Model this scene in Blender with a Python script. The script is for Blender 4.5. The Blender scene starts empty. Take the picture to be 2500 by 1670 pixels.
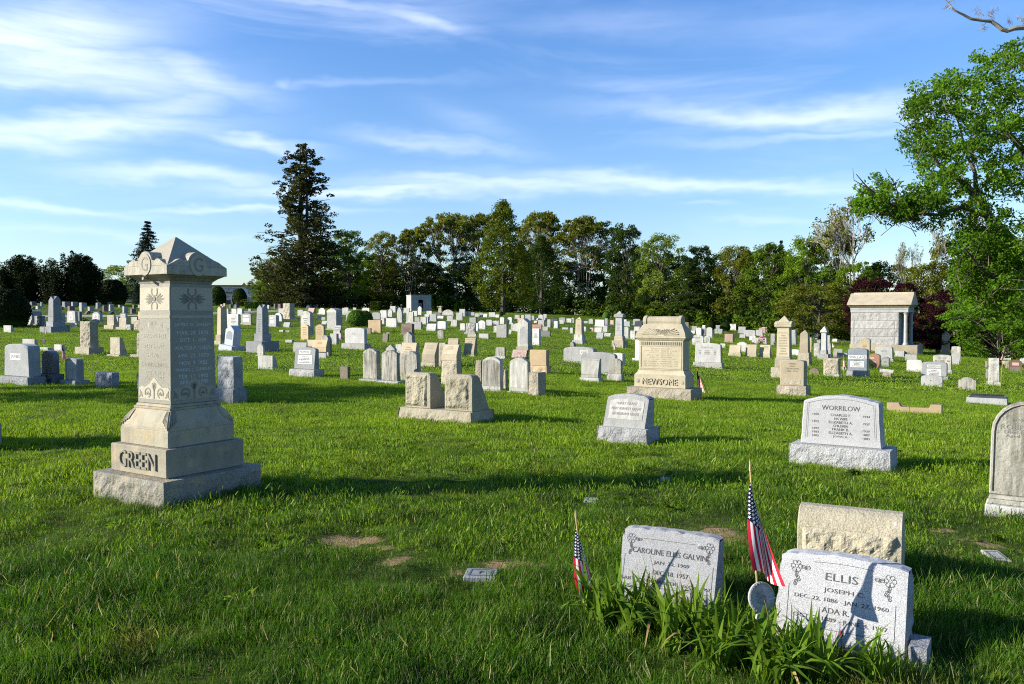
import bpy, bmesh, math, random
import numpy as np
from mathutils import Vector, Matrix, noise, Euler

sc = bpy.context.scene
C = sc.collection
R = math.radians
PI = math.pi

# ------------------------------------------------------------------ camera, sky, sun, exposure
F = 2050.0                      # focal length in photograph pixels (2500 wide)
PITCH = math.atan(65 / F)
EYE = 1.62
SUN_EL, SUN_AZ = 22.5, 262.0    # degrees; azimuth clockwise from +Y
cam_d = bpy.data.cameras.new("camera")
cam_d.sensor_width = 36
cam_d.lens = F / 2500 * 36
cam_d.clip_end = 6000
cam_d.clip_start = 0.05
cam = bpy.data.objects.new("camera", cam_d)
C.objects.link(cam)
cam.location = (0, 0, EYE)
cam.rotation_euler = (PI / 2 - PITCH, 0, 0)
sc.camera = cam

sc.view_settings.view_transform = 'Standard'
sc.view_settings.look = 'None'
sc.view_settings.exposure = 1.1
sc.view_settings.gamma = 1
sc.view_settings.use_curve_mapping = False
sc.render.engine = 'CYCLES'
sc.cycles.max_bounces = 6
sc.cycles.transparent_max_bounces = 4
sc.cycles.use_denoising = False
sc.cycles.pixel_filter_type = 'BLACKMAN_HARRIS'
sc.cycles.filter_width = 1.1
sc.cycles.diffuse_bounces = 2
sc.cycles.glossy_bounces = 1

sun_d = bpy.data.lights.new("sun", 'SUN')
sun_d.energy = 5.0
sun_d.angle = R(0.5)
sun_d.color = (1.0, 0.935, 0.815)
sun = bpy.data.objects.new("sun", sun_d)
C.objects.link(sun)
sdir = Vector((math.sin(R(SUN_AZ)) * math.cos(R(SUN_EL)), math.cos(R(SUN_AZ)) * math.cos(R(SUN_EL)), math.sin(R(SUN_EL))))
sun.rotation_euler = sdir.to_track_quat('Z', 'Y').to_euler()
sun.location = (-40, -5, 30)

SP, CP = math.sin(PITCH), math.cos(PITCH)


def ray(px, py):
    a, b = (px - 1250) / F, (835 - py) / F
    return Vector((a, CP + b * SP, b * CP - SP))


def azel(px, py):
    d = ray(px, py).normalized()
    return math.atan2(d.x, d.y), math.asin(d.z)


world = bpy.data.worlds.new("World")
sc.world = world
world.use_nodes = True
wt = world.node_tree
wt.nodes.clear()


class NT:
    """small helper to write node graphs"""
    def __init__(s, t):
        s.t = t

    def n(s, typ, **kw):
        nd = s.t.nodes.new(typ)
        for k, v in kw.items():
            if k[0] == 'i' and k[1:].isdigit():
                s.put(nd.inputs[int(k[1:])], v)
            elif k in nd.inputs.keys() and not hasattr(nd, k):
                s.put(nd.inputs[k], v)
            else:
                setattr(nd, k, v)
        return nd

    def put(s, sock, v):
        if hasattr(v, 'is_output'):
            s.t.links.new(v, sock)
        else:
            sock.default_value = v

    def m(s, op, a, b=0.0, c=None, clamp=False):
        nd = s.t.nodes.new('ShaderNodeMath')
        nd.operation = op
        nd.use_clamp = clamp
        s.put(nd.inputs[0], a)
        s.put(nd.inputs[1], b)
        if c is not None:
            s.put(nd.inputs[2], c)
        return nd.outputs[0]

    def mix(s, f, a, b, blend='MIX'):
        nd = s.t.nodes.new('ShaderNodeMix')
        nd.data_type = 'RGBA'
        nd.blend_type = blend
        s.put(nd.inputs[0], f)
        s.put(nd.inputs[6], a)
        s.put(nd.inputs[7], b)
        return nd.outputs[2]

    def noise(s, vec, scale, detail=3, rough=0.55, dist=0.0):
        nd = s.t.nodes.new('ShaderNodeTexNoise')
        s.put(nd.inputs['Vector'], vec)
        nd.inputs['Scale'].default_value = scale
        nd.inputs['Detail'].default_value = detail
        nd.inputs['Roughness'].default_value = rough
        nd.inputs['Distortion'].default_value = dist
        return nd.outputs['Fac']

    def ramp(s, f, a, b, lo=0.0, hi=1.0):
        nd = s.t.nodes.new('ShaderNodeMapRange')
        nd.interpolation_type = 'SMOOTHSTEP'
        s.put(nd.inputs[0], f)
        for i, v in enumerate((a, b, lo, hi)):
            s.put(nd.inputs[i + 1], v)
        return nd.outputs[0]

    def scalev(s, vec, sx, sy, sz, loc=(0, 0, 0)):
        nd = s.t.nodes.new('ShaderNodeMapping')
        s.put(nd.inputs[0], vec)
        nd.inputs['Location'].default_value = loc
        nd.inputs['Scale'].default_value = (sx, sy, sz)
        return nd.outputs[0]


def rgb(r, gg, b):
    return (r, gg, b, 1)


w = NT(wt)
SKY = w.n('ShaderNodeTexSky', sky_type='NISHITA', sun_disc=False)
SKY.sun_elevation = R(SUN_EL)
SKY.sun_rotation = R(SUN_AZ)
SKY.air_density = 1.0
SKY.dust_density = 0.5
SKY.ozone_density = 1.6
tc = w.n('ShaderNodeTexCoord')
sep = w.n('ShaderNodeSeparateXYZ')
wt.links.new(tc.outputs['Generated'], sep.inputs[0])
AZ = w.m('ARCTAN2', sep.outputs[0], sep.outputs[1])
EL = w.m('ARCSINE', sep.outputs[2])
comb = w.n('ShaderNodeCombineXYZ', i0=AZ, i1=EL)
AE = comb.outputs[0]
# cirrus: wisps with a soft noise-eaten body, placed by direction in the sky
wob = w.noise(w.scalev(AE, 5, 14, 1), 1.0, 4, 0.6)
wobc = w.m('MULTIPLY', w.m('SUBTRACT', wob, 0.5), 0.065)
ELw = w.m('ADD', EL, wobc)
fib = w.noise(w.scalev(AE, 3.2, 26, 1), 1.6, 6, 0.62, 0.9)
fib2 = w.noise(w.scalev(AE, 9, 60, 1, (3, 1, 0)), 1.0, 5, 0.65, 0.5)
tex = w.m('ADD', w.m('MULTIPLY', fib, 0.75), w.m('MULTIPLY', fib2, 0.25))
wisps = [  # px, py, half length px, half width px, slope (dy/dx in px), strength
    (60, 90, 360, 85, -0.25, 1.0), (180, 160, 350, 70, 0.0, 1.0), (90, 200, 240, 22, -0.05, .8),
    (480, 175, 170, 40, 0.18, .75), (420, 255, 150, 42, -0.32, .7), (170, 315, 360, 36, -0.12, 1.0), (30, 345, 220, 24, 0, .8),
    (640, 340, 130, 16, 0.08, .8), (1060, 352, 190, 18, 0.1, .55), (760, 200, 380, 14, -0.07, .22),
    (1020, 45, 130, 26, 0.12, .7), (820, 10, 330, 22, 0.0, .55), (1950, 275, 420, 30, 0.07, .85), (2000, 330, 360, 14, 0, .4),
    (450, 430, 260, 22, 0.02, .75), (900, 470, 360, 17, -0.03, .8), (1250, 455, 380, 22, 0.02, .7), (1700, 450, 460, 20, 0.06, .8),
    (100, 492, 250, 13, 0.06, .6), (600, 512, 260, 9, 0.0, .6), (1860, 545, 120, 11, -0.05, .35), (1730, 508, 60, 8, 0.08, .25),
    (300, 575, 420, 14, 0.0, .25), (1500, 60, 340, 40, 0.05, .2), (2000, 60, 400, 50, 0.05, .18), (690, 195, 22, 16, 0, .4),
    (1150, 300, 120, 40, 0.3, .2),
]
dens = None
for px, py, hl, hw, sl, st in wisps:
    a0, e0 = azel(px, py)
    sa = abs(azel(px + hl, py)[0] - azel(px - hl, py)[0]) / 2
    se = abs(azel(px, py - hw)[1] - azel(px, py + hw)[1]) / 2
    slope = -sl
    u = w.m('DIVIDE', w.m('SUBTRACT', AZ, a0), sa)
    v = w.m('DIVIDE', w.m('SUBTRACT', w.m('SUBTRACT', ELw, e0), w.m('MULTIPLY', w.m('SUBTRACT', AZ, a0), slope)), se)
    q = w.m('ADD', w.m('MULTIPLY', u, u), w.m('MULTIPLY', v, v))
    e = w.m('MULTIPLY', w.m('POWER', 2.718, w.m('MULTIPLY', q, -1.0)), st)
    dens = e if dens is None else w.m('MAXIMUM', dens, e)
# the rest of the sky carries the same thin cirrus
veil = w.m('MULTIPLY', w.ramp(w.noise(w.scalev(AE, 1.3, 7, 1, (5, 2, 0)), 1.5, 5, 0.6, 0.6), 0.50, 0.85), 0.45)
dens = w.m('MAXIMUM', dens, veil)
cl = w.m('MULTIPLY', dens, w.ramp(tex, 0.22, 0.74, 0.5, 1.05), clamp=True)
GRAD = w.mix(w.ramp(EL, 0.0, 0.45), rgb(1.02, 1.17, 1.40), rgb(0.63, 1.05, 1.60))
SKYTINT = w.mix(1.0, SKY.outputs[0], GRAD, 'MULTIPLY')
CLOUD = rgb(8.7, 9.4, 11.2)
skyc = w.mix(w.m('MULTIPLY', cl, 0.72), SKYTINT, CLOUD)
BG = w.n('ShaderNodeBackground', i0=skyc)
BG.inputs[1].default_value = 0.07
wo = w.n('ShaderNodeOutputWorld')
wt.links.new(BG.outputs[0], wo.inputs[0])


# ------------------------------------------------------------------ ground shape
def sstep(a, b, x):
    t = np.clip((x - a) / (b - a), 0, 1)
    return t * t * (3 - 2 * t)


def g(x, y):
    A = 1.7 * sstep(30, 95, y) + 0.012 * np.clip(y - 95, 0, 60)
    A = A * (1 - .5 * sstep(8, 34, x))
    z = A - .047 * np.clip(x, 0, 60) * sstep(5, 22, y) + .024 * np.clip(-x, 0, 90) * sstep(45, 95, y)
    z = z + .016 * np.sin(1.1 * x + .6 * y) * np.sin(.9 * y - .4 * x + 1) + .03 * np.sin(.31 * x + 1.7) * np.sin(.27 * y)
    z = z + np.clip((16 - y) / 8, 0, 1) * (.018 * np.sin(9.1 * x + 3.2 * y) * np.sin(7.3 * y - 4.1 * x + 1) + .017 * np.sin(5.3 * x - 6.1 * y + 2) * np.sin(6.2 * y + 2.7 * x))
    z = z + .008 * np.sin(3.7 * x + 1.3 * y) * np.sin(2.9 * y - 1.7 * x + .5)
    return z


YS = np.concatenate([np.geomspace(1.5, 160, 2400)])


def ground(px, py):
    d = ray(px, py)
    dx, dz = d.x / d.y, d.z / d.y
    diff = EYE + dz * YS - g(dx * YS, YS)
    k = np.nonzero(diff < 0)[0]
    if len(k) == 0 or k[0] == 0:
        y = 126.0
    else:
        i = k[0]
        t = diff[i - 1] / (diff[i - 1] - diff[i])
        y = YS[i - 1] + t * (YS[i] - YS[i - 1])
    x = dx * y
    return Vector((x, y, float(g(x, y))))


def at(px, py, y):
    d = ray(px, py)
    return Vector((d.x / d.y * y, y, EYE + d.z / d.y * y))


def onground(px, y):
    x = (px - 1250) / F * y
    return Vector((x, y, float(g(x, y))))


# ------------------------------------------------------------------ object helpers
def tag(o, label=None, cat=None, group=None, kind=None):
    if label: o['label'] = label
    if cat: o['category'] = cat
    if group: o['group'] = group
    if kind: o['kind'] = kind
    return o


def empty(name, loc, rz=0.0, label=None, cat=None, group=None, tilt=(0, 0)):
    o = bpy.data.objects.new(name, None)
    o.empty_display_size = 0.1
    o.location = loc
    o.rotation_euler = Euler((tilt[0], tilt[1], rz), 'XYZ')
    C.objects.link(o)
    return tag(o, label, cat, group)


class MB:
    def __init__(s):
        s.V, s.F, s.M = [], [], []

    def add(s, vs, fs, mi=0):
        b = len(s.V)
        s.V += [tuple(v) for v in vs]
        s.F += [tuple(i + b for i in f) for f in fs]
        s.M += [mi] * len(fs)
        return s

    def box(s, x0, x1, y0, y1, z0, z1, mi=0):
        return s.frus(x0, x1, y0, y1, z0, x0, x1, y0, y1, z1, mi)

    def frus(s, a0, a1, b0, b1, z0, c0, c1, d0, d1, z1, mi=0):
        return s.add([(a0, b0, z0), (a1, b0, z0), (a1, b1, z0), (a0, b1, z0), (c0, d0, z1), (c1, d0, z1), (c1, d1, z1), (c0, d1, z1)],
                     [(3, 2, 1, 0), (4, 5, 6, 7), (0, 1, 5, 4), (1, 2, 6, 5), (2, 3, 7, 6), (3, 0, 4, 7)], mi)

    def sq(s, w0, z0, w1, z1, mi=0, d0=None, d1=None):
        d0 = w0 if d0 is None else d0
        d1 = w1 if d1 is None else d1
        return s.frus(-w0 / 2, w0 / 2, -d0 / 2, d0 / 2, z0, -w1 / 2, w1 / 2, -d1 / 2, d1 / 2, z1, mi)

    def prism_xz(s, out, y0, y1, lean=0.0, z0=0.0, mi=0):
        """outline in x,z pushed from y0 (front) to y1 (back); lean: front moves back per metre of height"""
        n = len(out)
        vs = [(x, y0 + lean * (z - z0), z) for x, z in out] + [(x, y1, z) for x, z in out]
        fs = [tuple(range(n)), tuple(range(2 * n - 1, n - 1, -1))]
        fs += [(i, i + n, (i + 1) % n + n, (i + 1) % n) for i in range(n)]
        return s.add(vs, fs, mi)

    def prism_yz(s, prof, x0, x1, mi=0):
        n = len(prof)
        vs = [(x0, y, z) for y, z in prof] + [(x1, y, z) for y, z in prof]
        fs = [tuple(range(n - 1, -1, -1)), tuple(range(n, 2 * n))]
        fs += [(i, (i + 1) % n, (i + 1) % n + n, i + n) for i in range(n)]
        return s.add(vs, fs, mi)

    def tube(s, pts, rad, sides=6, mi=0, cap=True):
        pts = [Vector(p) for p in pts]
        n = len(pts)
        vs = []
        for i, p in enumerate(pts):
            t = (pts[min(i + 1, n - 1)] - pts[max(i - 1, 0)])
            if t.length < 1e-9: t = Vector((0, 0, 1))
            t.normalize()
            a = t.orthogonal().normalized()
            if abs(t.z) < 0.95:
                a = t.cross(Vector((0, 0, 1))).normalized()
            else:
                a = t.cross(Vector((1, 0, 0))).normalized()
            b = t.cross(a)
            r = rad[i] if hasattr(rad, '__len__') else rad
            for k in range(sides):
                q = 2 * PI * k / sides
                vs.append(p + a * (r * math.cos(q)) + b * (r * math.sin(q)))
        fs = []
        for i in range(n - 1):
            for k in range(sides):
                fs.append((i * sides + k, i * sides + (k + 1) % sides, (i + 1) * sides + (k + 1) % sides, (i + 1) * sides + k))
        if cap:
            fs.append(tuple(range(sides - 1, -1, -1)))
            fs.append(tuple(range((n - 1) * sides, n * sides)))
        return s.add(vs, fs, mi)

    def lathe(s, prof, sides=20, mi=0):
        vs, fs = [], []
        for r, z in prof:
            for k in range(sides):
                q = 2 * PI * k / sides
                vs.append((r * math.cos(q), r * math.sin(q), z))
        for i in range(len(prof) - 1):
            for k in range(sides):
                fs.append((i * sides + k, i * sides + (k + 1) % sides, (i + 1) * sides + (k + 1) % sides, (i + 1) * sides + k))
        fs.append(tuple(range(sides - 1, -1, -1)))
        fs.append(tuple(range((len(prof) - 1) * sides, len(prof) * sides)))
        return s.add(vs, fs, mi)

    def xform(s, mat, start=0):
        for i in range(start, len(s.V)):
            s.V[i] = tuple(mat @ Vector(s.V[i]))
        return s

    def rock(s, x0, x1, y0, y1, z0, z1, amp, step, seed, mi=0, top_in=0.0, sides='frbl'):
        """a box whose sides are pitched rock: gridded and pushed out by noise, flat margin kept at the edges"""
        L = [('f', (x0, y0), (x1, y0)), ('r', (x1, y0), (x1, y1)), ('b', (x1, y1), (x0, y1)), ('l', (x0, y1), (x0, y0))]
        for nm, a, b in L:
            a, b = Vector(a), Vector(b)
            ln = (b - a).length
            nx = max(2, int(ln / step)) if nm in sides else 1
            nz = max(2, int((z1 - z0) / step)) if nm in sides else 1
            nr = Vector(((b - a).y, -(b - a).x)).normalized()
            vs, fs = [], []
            for j in range(nz + 1):
                for i in range(nx + 1):
                    u, v = i / nx, j / nz
                    p = a.lerp(b, u)
                    z = z0 + (z1 - z0) * v
                    du = min(u, 1 - u) * ln
                    dv = min((1 - v) * (z1 - z0), 1)
                    fo = min(1, du / (2.2 * step)) * min(1, dv / (2.2 * step))
                    q = Vector((p.x * 1.0, p.y * 1.0, z)) / (step * 6) + Vector((seed, seed * .7, 0))
                    h = noise.fractal(q, 0.9, 2.1, 4)
                    q2 = q * 0.8 + Vector((9, 3, 1))
                    h2 = abs(noise.noise(q2))
                    o = amp * fo * (0.55 + 0.8 * h - 0.5 * h2)
                    tw = top_in * v
                    vs.append((p.x + nr.x * (o - tw), p.y + nr.y * (o - tw), z))
            for j in range(nz):
                for i in range(nx):
                    k = j * (nx + 1) + i
                    fs.append((k, k + 1, k + nx + 2, k + nx + 1))
            s.add(vs, fs, mi)
        t = top_in
        s.add([(x0 + t, y0 + t, z1), (x1 - t, y0 + t, z1), (x1 - t, y1 - t, z1), (x0 + t, y1 - t, z1)], [(0, 1, 2, 3)], mi)
        return s

    def build(s, name, mat, parent=None, bevel=0.0, smooth=False, seg=1, kind=None):
        me = bpy.data.meshes.new(name)
        me.from_pydata(s.V, [], s.F)
        mats = mat if isinstance(mat, (list, tuple)) else [mat]
        for m_ in mats: me.materials.append(m_)
        if len(mats) > 1: me.polygons.foreach_set('material_index', s.M)
        bm = bmesh.new()
        bm.from_mesh(me)
        bmesh.ops.recalc_face_normals(bm, faces=bm.faces)
        if bevel > 0:
            ed = [e for e in bm.edges if len(e.link_faces) == 2 and e.calc_face_angle(0) > 0.5]
            bmesh.ops.bevel(bm, geom=ed, offset=bevel, segments=seg, affect='EDGES', clamp_overlap=True)
        bm.to_mesh(me)
        bm.free()
        if smooth: me.polygons.foreach_set('use_smooth', [True] * len(me.polygons))
        o = bpy.data.objects.new(name, me)
        C.objects.link(o)
        if parent: o.parent = parent
        if kind: o['kind'] = kind
        return o


def np_mesh(name, V, Fq, mat, parent=None, kind=None):
    """fast mesh from numpy arrays: V (n,3), Fq (m,k)"""
    me = bpy.data.meshes.new(name)
    n, (m, k) = len(V), Fq.shape
    me.vertices.add(n)
    me.vertices.foreach_set('co', np.ascontiguousarray(V, dtype=np.float32).ravel())
    me.loops.add(m * k)
    me.loops.foreach_set('vertex_index', np.ascontiguousarray(Fq, dtype=np.int32).ravel())
    me.polygons.add(m)
    me.polygons.foreach_set('loop_start', np.arange(0, m * k, k, dtype=np.int32))
    me.materials.append(mat)
    me.update(calc_edges=True)
    if name is None: return me
    return me


TEXTS = []


def text(parent, body, size, loc, mat, fit=None, rot=(PI / 2, 0, 0), ext=0.003, shear=0.0, kind_name='inscription', fith=None):
    TEXTS.append((parent, body, size, Vector(loc), mat, fit, rot, ext, kind_name, fith))


def finish_texts():
    tmp = []
    for (parent, body, size, loc, mat, fit, rot, ext, nm, fith) in TEXTS:
        cu = bpy.data.curves.new('t', 'FONT')
        cu.body = body
        cu.size = size
        cu.extrude = ext
        cu.resolution_u = 2
        o = bpy.data.objects.new('t', cu)
        C.objects.link(o)
        tmp.append(o)
    bpy.context.view_layer.update()
    dg = bpy.context.evaluated_depsgraph_get()
    for o, (parent, body, size, loc, mat, fit, rot, ext, nm, fith) in zip(tmp, TEXTS):
        me = bpy.data.meshes.new_from_object(o.evaluated_get(dg))
        n = len(me.vertices)
        co = np.empty(n * 3, np.float32)
        me.vertices.foreach_get('co', co)
        co = co.reshape(-1, 3)
        if n:
            mn, mx = co.min(0), co.max(0)
            co[:, :2] -= (mn[:2] + mx[:2]) / 2
            if fit: co[:, 0] *= fit / max(1e-6, mx[0] - mn[0])
            if fith: co[:, 1] *= fith / max(1e-6, mx[1] - mn[1])
            me.vertices.foreach_set('co', co.ravel())
        me.materials.clear()
        me.materials.append(mat)
        me.polygons.foreach_set('use_smooth', [False] * len(me.polygons))
        me.update()
        q = bpy.data.objects.new(nm, me)
        q.location = loc
        q.rotation_euler = rot
        C.objects.link(q)
        q.parent = parent
    for o in tmp:
        cu = o.data
        bpy.data.objects.remove(o)
        bpy.data.curves.remove(cu)


# ------------------------------------------------------------------ materials
MATS = {}


def stone_mat(name, col, var=0.12, speck=0.25, sscale=140, stain=0.2, streak=0.0, bump=0.25, bscale=40, rough=0.75, warm=None, lichen=0.0):
    m_ = bpy.data.materials.new(name)
    m_.use_nodes = True
    t = NT(m_.node_tree)
    b = m_.node_tree.nodes['Principled BSDF']
    tc_ = t.n('ShaderNodeTexCoord')
    oi = t.n('ShaderNodeObjectInfo')
    ofs = t.n('ShaderNodeVectorMath', operation='SCALE')
    ofs.inputs[0].default_value = (13.7, 7.1, 3.3)
    t.put(ofs.inputs['Scale'], oi.outputs['Random'])
    add = t.n('ShaderNodeVectorMath', operation='ADD')
    t.put(add.inputs[0], tc_.outputs['Object'])
    t.put(add.inputs[1], ofs.outputs[0])
    P = add.outputs[0]
    col = tuple(v * .82 for v in col)
    c = col
    big = t.noise(P, 2.2, 4, 0.6)
    f_big = t.ramp(big, 0.25, 0.75, 1 - var, 1 + var)
    fine = t.noise(P, sscale, 2, 0.7)
    f_fine = t.ramp(fine, 0.3, 0.7, 1 - speck, 1 + speck)
    f = t.m('MULTIPLY', f_big, f_fine)
    f = t.m('MULTIPLY', f, t.ramp(oi.outputs['Random'], 0, 1, 0.80, 1.08))
    base = t.n('ShaderNodeVectorMath', operation='SCALE')
    base.inputs[0].default_value = c
    t.put(base.inputs['Scale'], f)
    colr = base.outputs[0]
    if warm:
        colr = t.mix(t.ramp(t.noise(P, 4.5, 3), 0.48, 0.72, 0, 0.7), colr, rgb(*warm))
    if stain:
        sn = t.noise(P, 5.5, 5, 0.68)
        colr = t.mix(t.ramp(sn, 0.52, 0.74, 0, stain), colr, rgb(c[0] * .35, c[1] * .35, c[2] * .33))
    if streak:
        st = t.noise(t.scalev(P, 16, 16, 1.6), 1.0, 4, 0.6)
        up = t.ramp(t.noise(t.scalev(P, 3, 3, 2.0, (2, 0, 0)), 1.0, 2), 0.3, 0.6, 0.25, 1)
        colr = t.mix(t.m('MULTIPLY', t.ramp(st, 0.40, 0.62, 0, streak), up), colr, rgb(0.085, 0.08, 0.06))
    if lichen:
        ln = t.noise(P, 22, 4, 0.7)
        colr = t.mix(t.ramp(ln, 0.56, 0.68, 0, lichen), colr, rgb(0.16, 0.17, 0.075))
    t.put(b.inputs['Base Color'], colr)
    b.inputs['Roughness'].default_value = rough
    b.inputs['Specular IOR Level'].default_value = 0.3
    bn = t.m('ADD', t.m('MULTIPLY', t.noise(P, bscale, 5, 0.65), 0.8), t.m('MULTIPLY', t.noise(P, bscale * .22, 3, 0.6), 1.0))
    bp = t.n('ShaderNodeBump')
    bp.inputs['Strength'].default_value = bump
    bp.inputs['Distance'].default_value = 0.03
    t.put(bp.inputs['Height'], bn)
    t.put(b.inputs['Normal'], bp.outputs[0])
    MATS[name] = m_
    return m_


def flat_mat(name, col, rough=0.7, var=0.1, metal=0.0, spec=0.3, scale=6):
    m_ = bpy.data.materials.new(name)
    m_.use_nodes = True
    t = NT(m_.node_tree)
    b = m_.node_tree.nodes['Principled BSDF']
    tc_ = t.n('ShaderNodeTexCoord')
    f = t.ramp(t.noise(tc_.outputs['Object'], scale, 4), 0.3, 0.7, 1 - var, 1 + var)
    base = t.n('ShaderNodeVectorMath', operation='SCALE')
    base.inputs[0].default_value = col
    t.put(base.inputs['Scale'], f)
    t.put(b.inputs['Base Color'], base.outputs[0])
    b.inputs['Roughness'].default_value = rough
    b.inputs['Metallic'].default_value = metal
    b.inputs['Specular IOR Level'].default_value = spec
    MATS[name] = m_
    return m_


def leaf_mat(name, col, col2, trans=0.35, rough=0.7, pos=False):
    m_ = bpy.data.materials.new(name)
    m_.use_nodes = True
    nt = m_.node_tree
    nt.nodes.clear()
    t = NT(nt)
    ge = t.n('ShaderNodeNewGeometry')
    oi = t.n('ShaderNodeObjectInfo')
    rnd = t.m('FRACT', t.m('ADD', ge.outputs['Random Per Island'], oi.outputs['Random']))
    c = t.mix(rnd, rgb(*col), rgb(*col2))
    nz = t.noise(ge.outputs['Position'], 0.55, 3)
    c = t.mix(1.0, c, t.ramp(nz, 0.3, 0.7, 0.68, 1.32), 'MULTIPLY')
    c = t.mix(1.0, c, t.ramp(oi.outputs['Random'], 0, 1, 0.85, 1.15), 'MULTIPLY')
    b = t.n('ShaderNodeBsdfPrincipled')
    t.put(b.inputs['Base Color'], c)
    b.inputs['Roughness'].default_value = rough
    b.inputs['Specular IOR Level'].default_value = 0.06
    tr = t.n('ShaderNodeBsdfTranslucent')
    t.put(tr.inputs[0], t.mix(1.0, c, rgb(1.5, 1.45, 0.6), 'MULTIPLY'))
    mx = t.n('ShaderNodeMixShader', i0=trans)
    nt.links.new(b.outputs[0], mx.inputs[1])
    nt.links.new(tr.outputs[0], mx.inputs[2])
    o = t.n('ShaderNodeOutputMaterial')
    nt.links.new(mx.outputs[0], o.inputs[0])
    MATS[name] = m_
    return m_


stone_mat('G', (.27, .28, .28), speck=.35, stain=.1)                     # grey granite
stone_mat('L', (.37, .37, .355), speck=.28, stain=.3, streak=.18)                    # light grey granite
stone_mat('W', (.50, .49, .455), speck=.1, stain=.3, streak=.34)         # clean pale marble / white granite
stone_mat('M', (.36, .345, .295), speck=.1, stain=.6, streak=.95, bump=.35)  # weathered marble
stone_mat('N', (.47, .46, .41), speck=.08, stain=.3, streak=.45, bump=.3)  # lightly weathered marble
stone_mat('T', (.42, .355, .245), speck=.12, stain=.22, bump=.3)         # tan sandstone
stone_mat('TR', (.41, .36, .265), speck=.2, stain=.35, bump=1.0, bscale=26, streak=.1)  # tan, rock faced
stone_mat('C', (.43, .375, .26), var=.12, speck=.08, stain=.22, streak=.18, bump=.2)  # cream limestone
stone_mat('D', (.13, .135, .14), speck=.3, stain=.1, rough=.45)          # dark granite
stone_mat('K', (.055, .065, .085), speck=.3, stain=.05, rough=.3)        # blue-black granite
stone_mat('P', (.48, .33, .26), speck=.25, stain=.12)                    # pink granite
stone_mat('R', (.17, .10, .085), speck=.35, stain=.1, rough=.4)          # red-brown granite
stone_mat('B', (.20, .165, .12), speck=.2, stain=.3, bump=.6, streak=.3)  # brown weathered stone
stone_mat('O', (.46, .34, .20), speck=.1, stain=.1, bump=.2)            # orange-tan sandstone
stone_mat('Z', (.46, .50, .56), speck=.05, stain=.12, bump=.1, rough=.6)  # white bronze
stone_mat('LR', (.38, .37, .345), speck=.28, stain=.2, bump=1.1, bscale=24)  # light granite, rock faced
stone_mat('GR', (.27, .28, .29), speck=.35, stain=.25, bump=1.1, bscale=24)  # grey granite, rock faced
stone_mat('LX', (.37, .37, .375), var=.06, speck=.45, sscale=260, stain=.06, bump=.12, bscale=90)  # close-up salt and pepper granite
stone_mat('LXR', (.36, .36, .355), var=.08, speck=.5, sscale=230, stain=.15, bump=.9, bscale=45)
stone_mat('GREEN_SHAFT', (.24, .228, .182), var=.08, speck=.16, sscale=160, stain=.1, bump=.12, bscale=70, rough=.5)
stone_mat('GREEN_LIGHT', (.43, .39, .295), var=.08, speck=.1, sscale=160, stain=.1, bump=.2, bscale=60)
stone_mat('GREEN_BODY', (.39, .35, .255), var=.16, speck=.14, sscale=120, stain=.32, streak=.22, bump=.18, bscale=40, warm=(.38, .30, .17))
stone_mat('GREEN_BASE', (.29, .27, .215), var=.15, speck=.35, sscale=110, stain=.4, bump=.6, bscale=45, warm=(.33, .27, .16))
stone_mat('GREEN_CAP', (.42, .385, .30), var=.12, speck=.14, sscale=120, stain=.2, streak=.35, bump=.25, bscale=40, lichen=.6)
stone_mat('ORNAMENT', (.26, .24, .19), speck=.15, stain=.1, bump=.2)
stone_mat('TANROCK', (.40, .355, .25), var=.12, speck=.25, sscale=160, stain=.3, bump=.5, bscale=60, lichen=.12)
stone_mat('ROB', (.33, .315, .26), var=.12, speck=.12, sscale=120, stain=.7, streak=.8, bump=.5, bscale=30)
stone_mat('WB', (.58, .57, .54), speck=.06, stain=.2, streak=.15)       # bright white marble
stone_mat('BLUEG', (.25, .285, .32), speck=.15, stain=.05, rough=.5)     # blue-grey polished granite
stone_mat('RB', (.30, .165, .105), speck=.3, stain=.1, rough=.5)         # russet granite
flat_mat('FROST', (.48, .475, .46), .8, .06)                              # frosted letter panels
flat_mat('CUT', (.075, .075, .072), .9, .2)                              # letters as if cut: the shade inside is put into the dark colour
flat_mat('CUTG', (.17, .165, .15), .9, .2)                               # shallower letters, the shade of the cut painted in lighter
flat_mat('CUTT', (.25, .21, .14), .9, .2)                               # letters in tan stone, shade of a shallow cut put into the colour
flat_mat('WOODSTICK', (.42, .30, .13), .6, .2)
flat_mat('FLAGRED', (.42, .018, .04), .85, .1, spec=.1)
flat_mat('FLAGWHITE', (.66, .63, .58), .85, .05, spec=.1)
flat_mat('FLAGBLUE', (.012, .016, .045), .85, .1, spec=.1)
flat_mat('FADED', (.30, .12, .14), .85, .2, spec=.1)
flat_mat('METAL', (.40, .39, .36), .5, .2, 0.3)
flat_mat('BLACK', (.012, .012, .012), .5, .1)
flat_mat('BRONZE', (.05, .052, .055), .4, .3, .4)
flat_mat('BARK', (.085, .07, .052), .9, .35, scale=3)
flat_mat('BARKPALE', (.24, .215, .17), .9, .3, scale=3)
flat_mat('BARKDARK', (.035, .03, .024), .9, .3, scale=3)
flat_mat('TWIG', (.27, .24, .21), .9, .25, scale=3)
flat_mat('GLASS', (.10, .17, .24), .1, .15, spec=.8)
flat_mat('WALLPALE', (.55, .55, .55), .8, .08)
flat_mat('ROOFDARK', (.06, .062, .068), .8, .1)
flat_mat('FASCIA', (.30, .29, .27), .8, .1)
leaf_mat('LF_MID', (.060, .115, .008), (.120, .180, .014))
leaf_mat('LF_YEL', (.10, .155, .018), (.17, .22, .035))
leaf_mat('LF_OLIVE', (.078, .100, .012), (.145, .150, .020))
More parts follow.
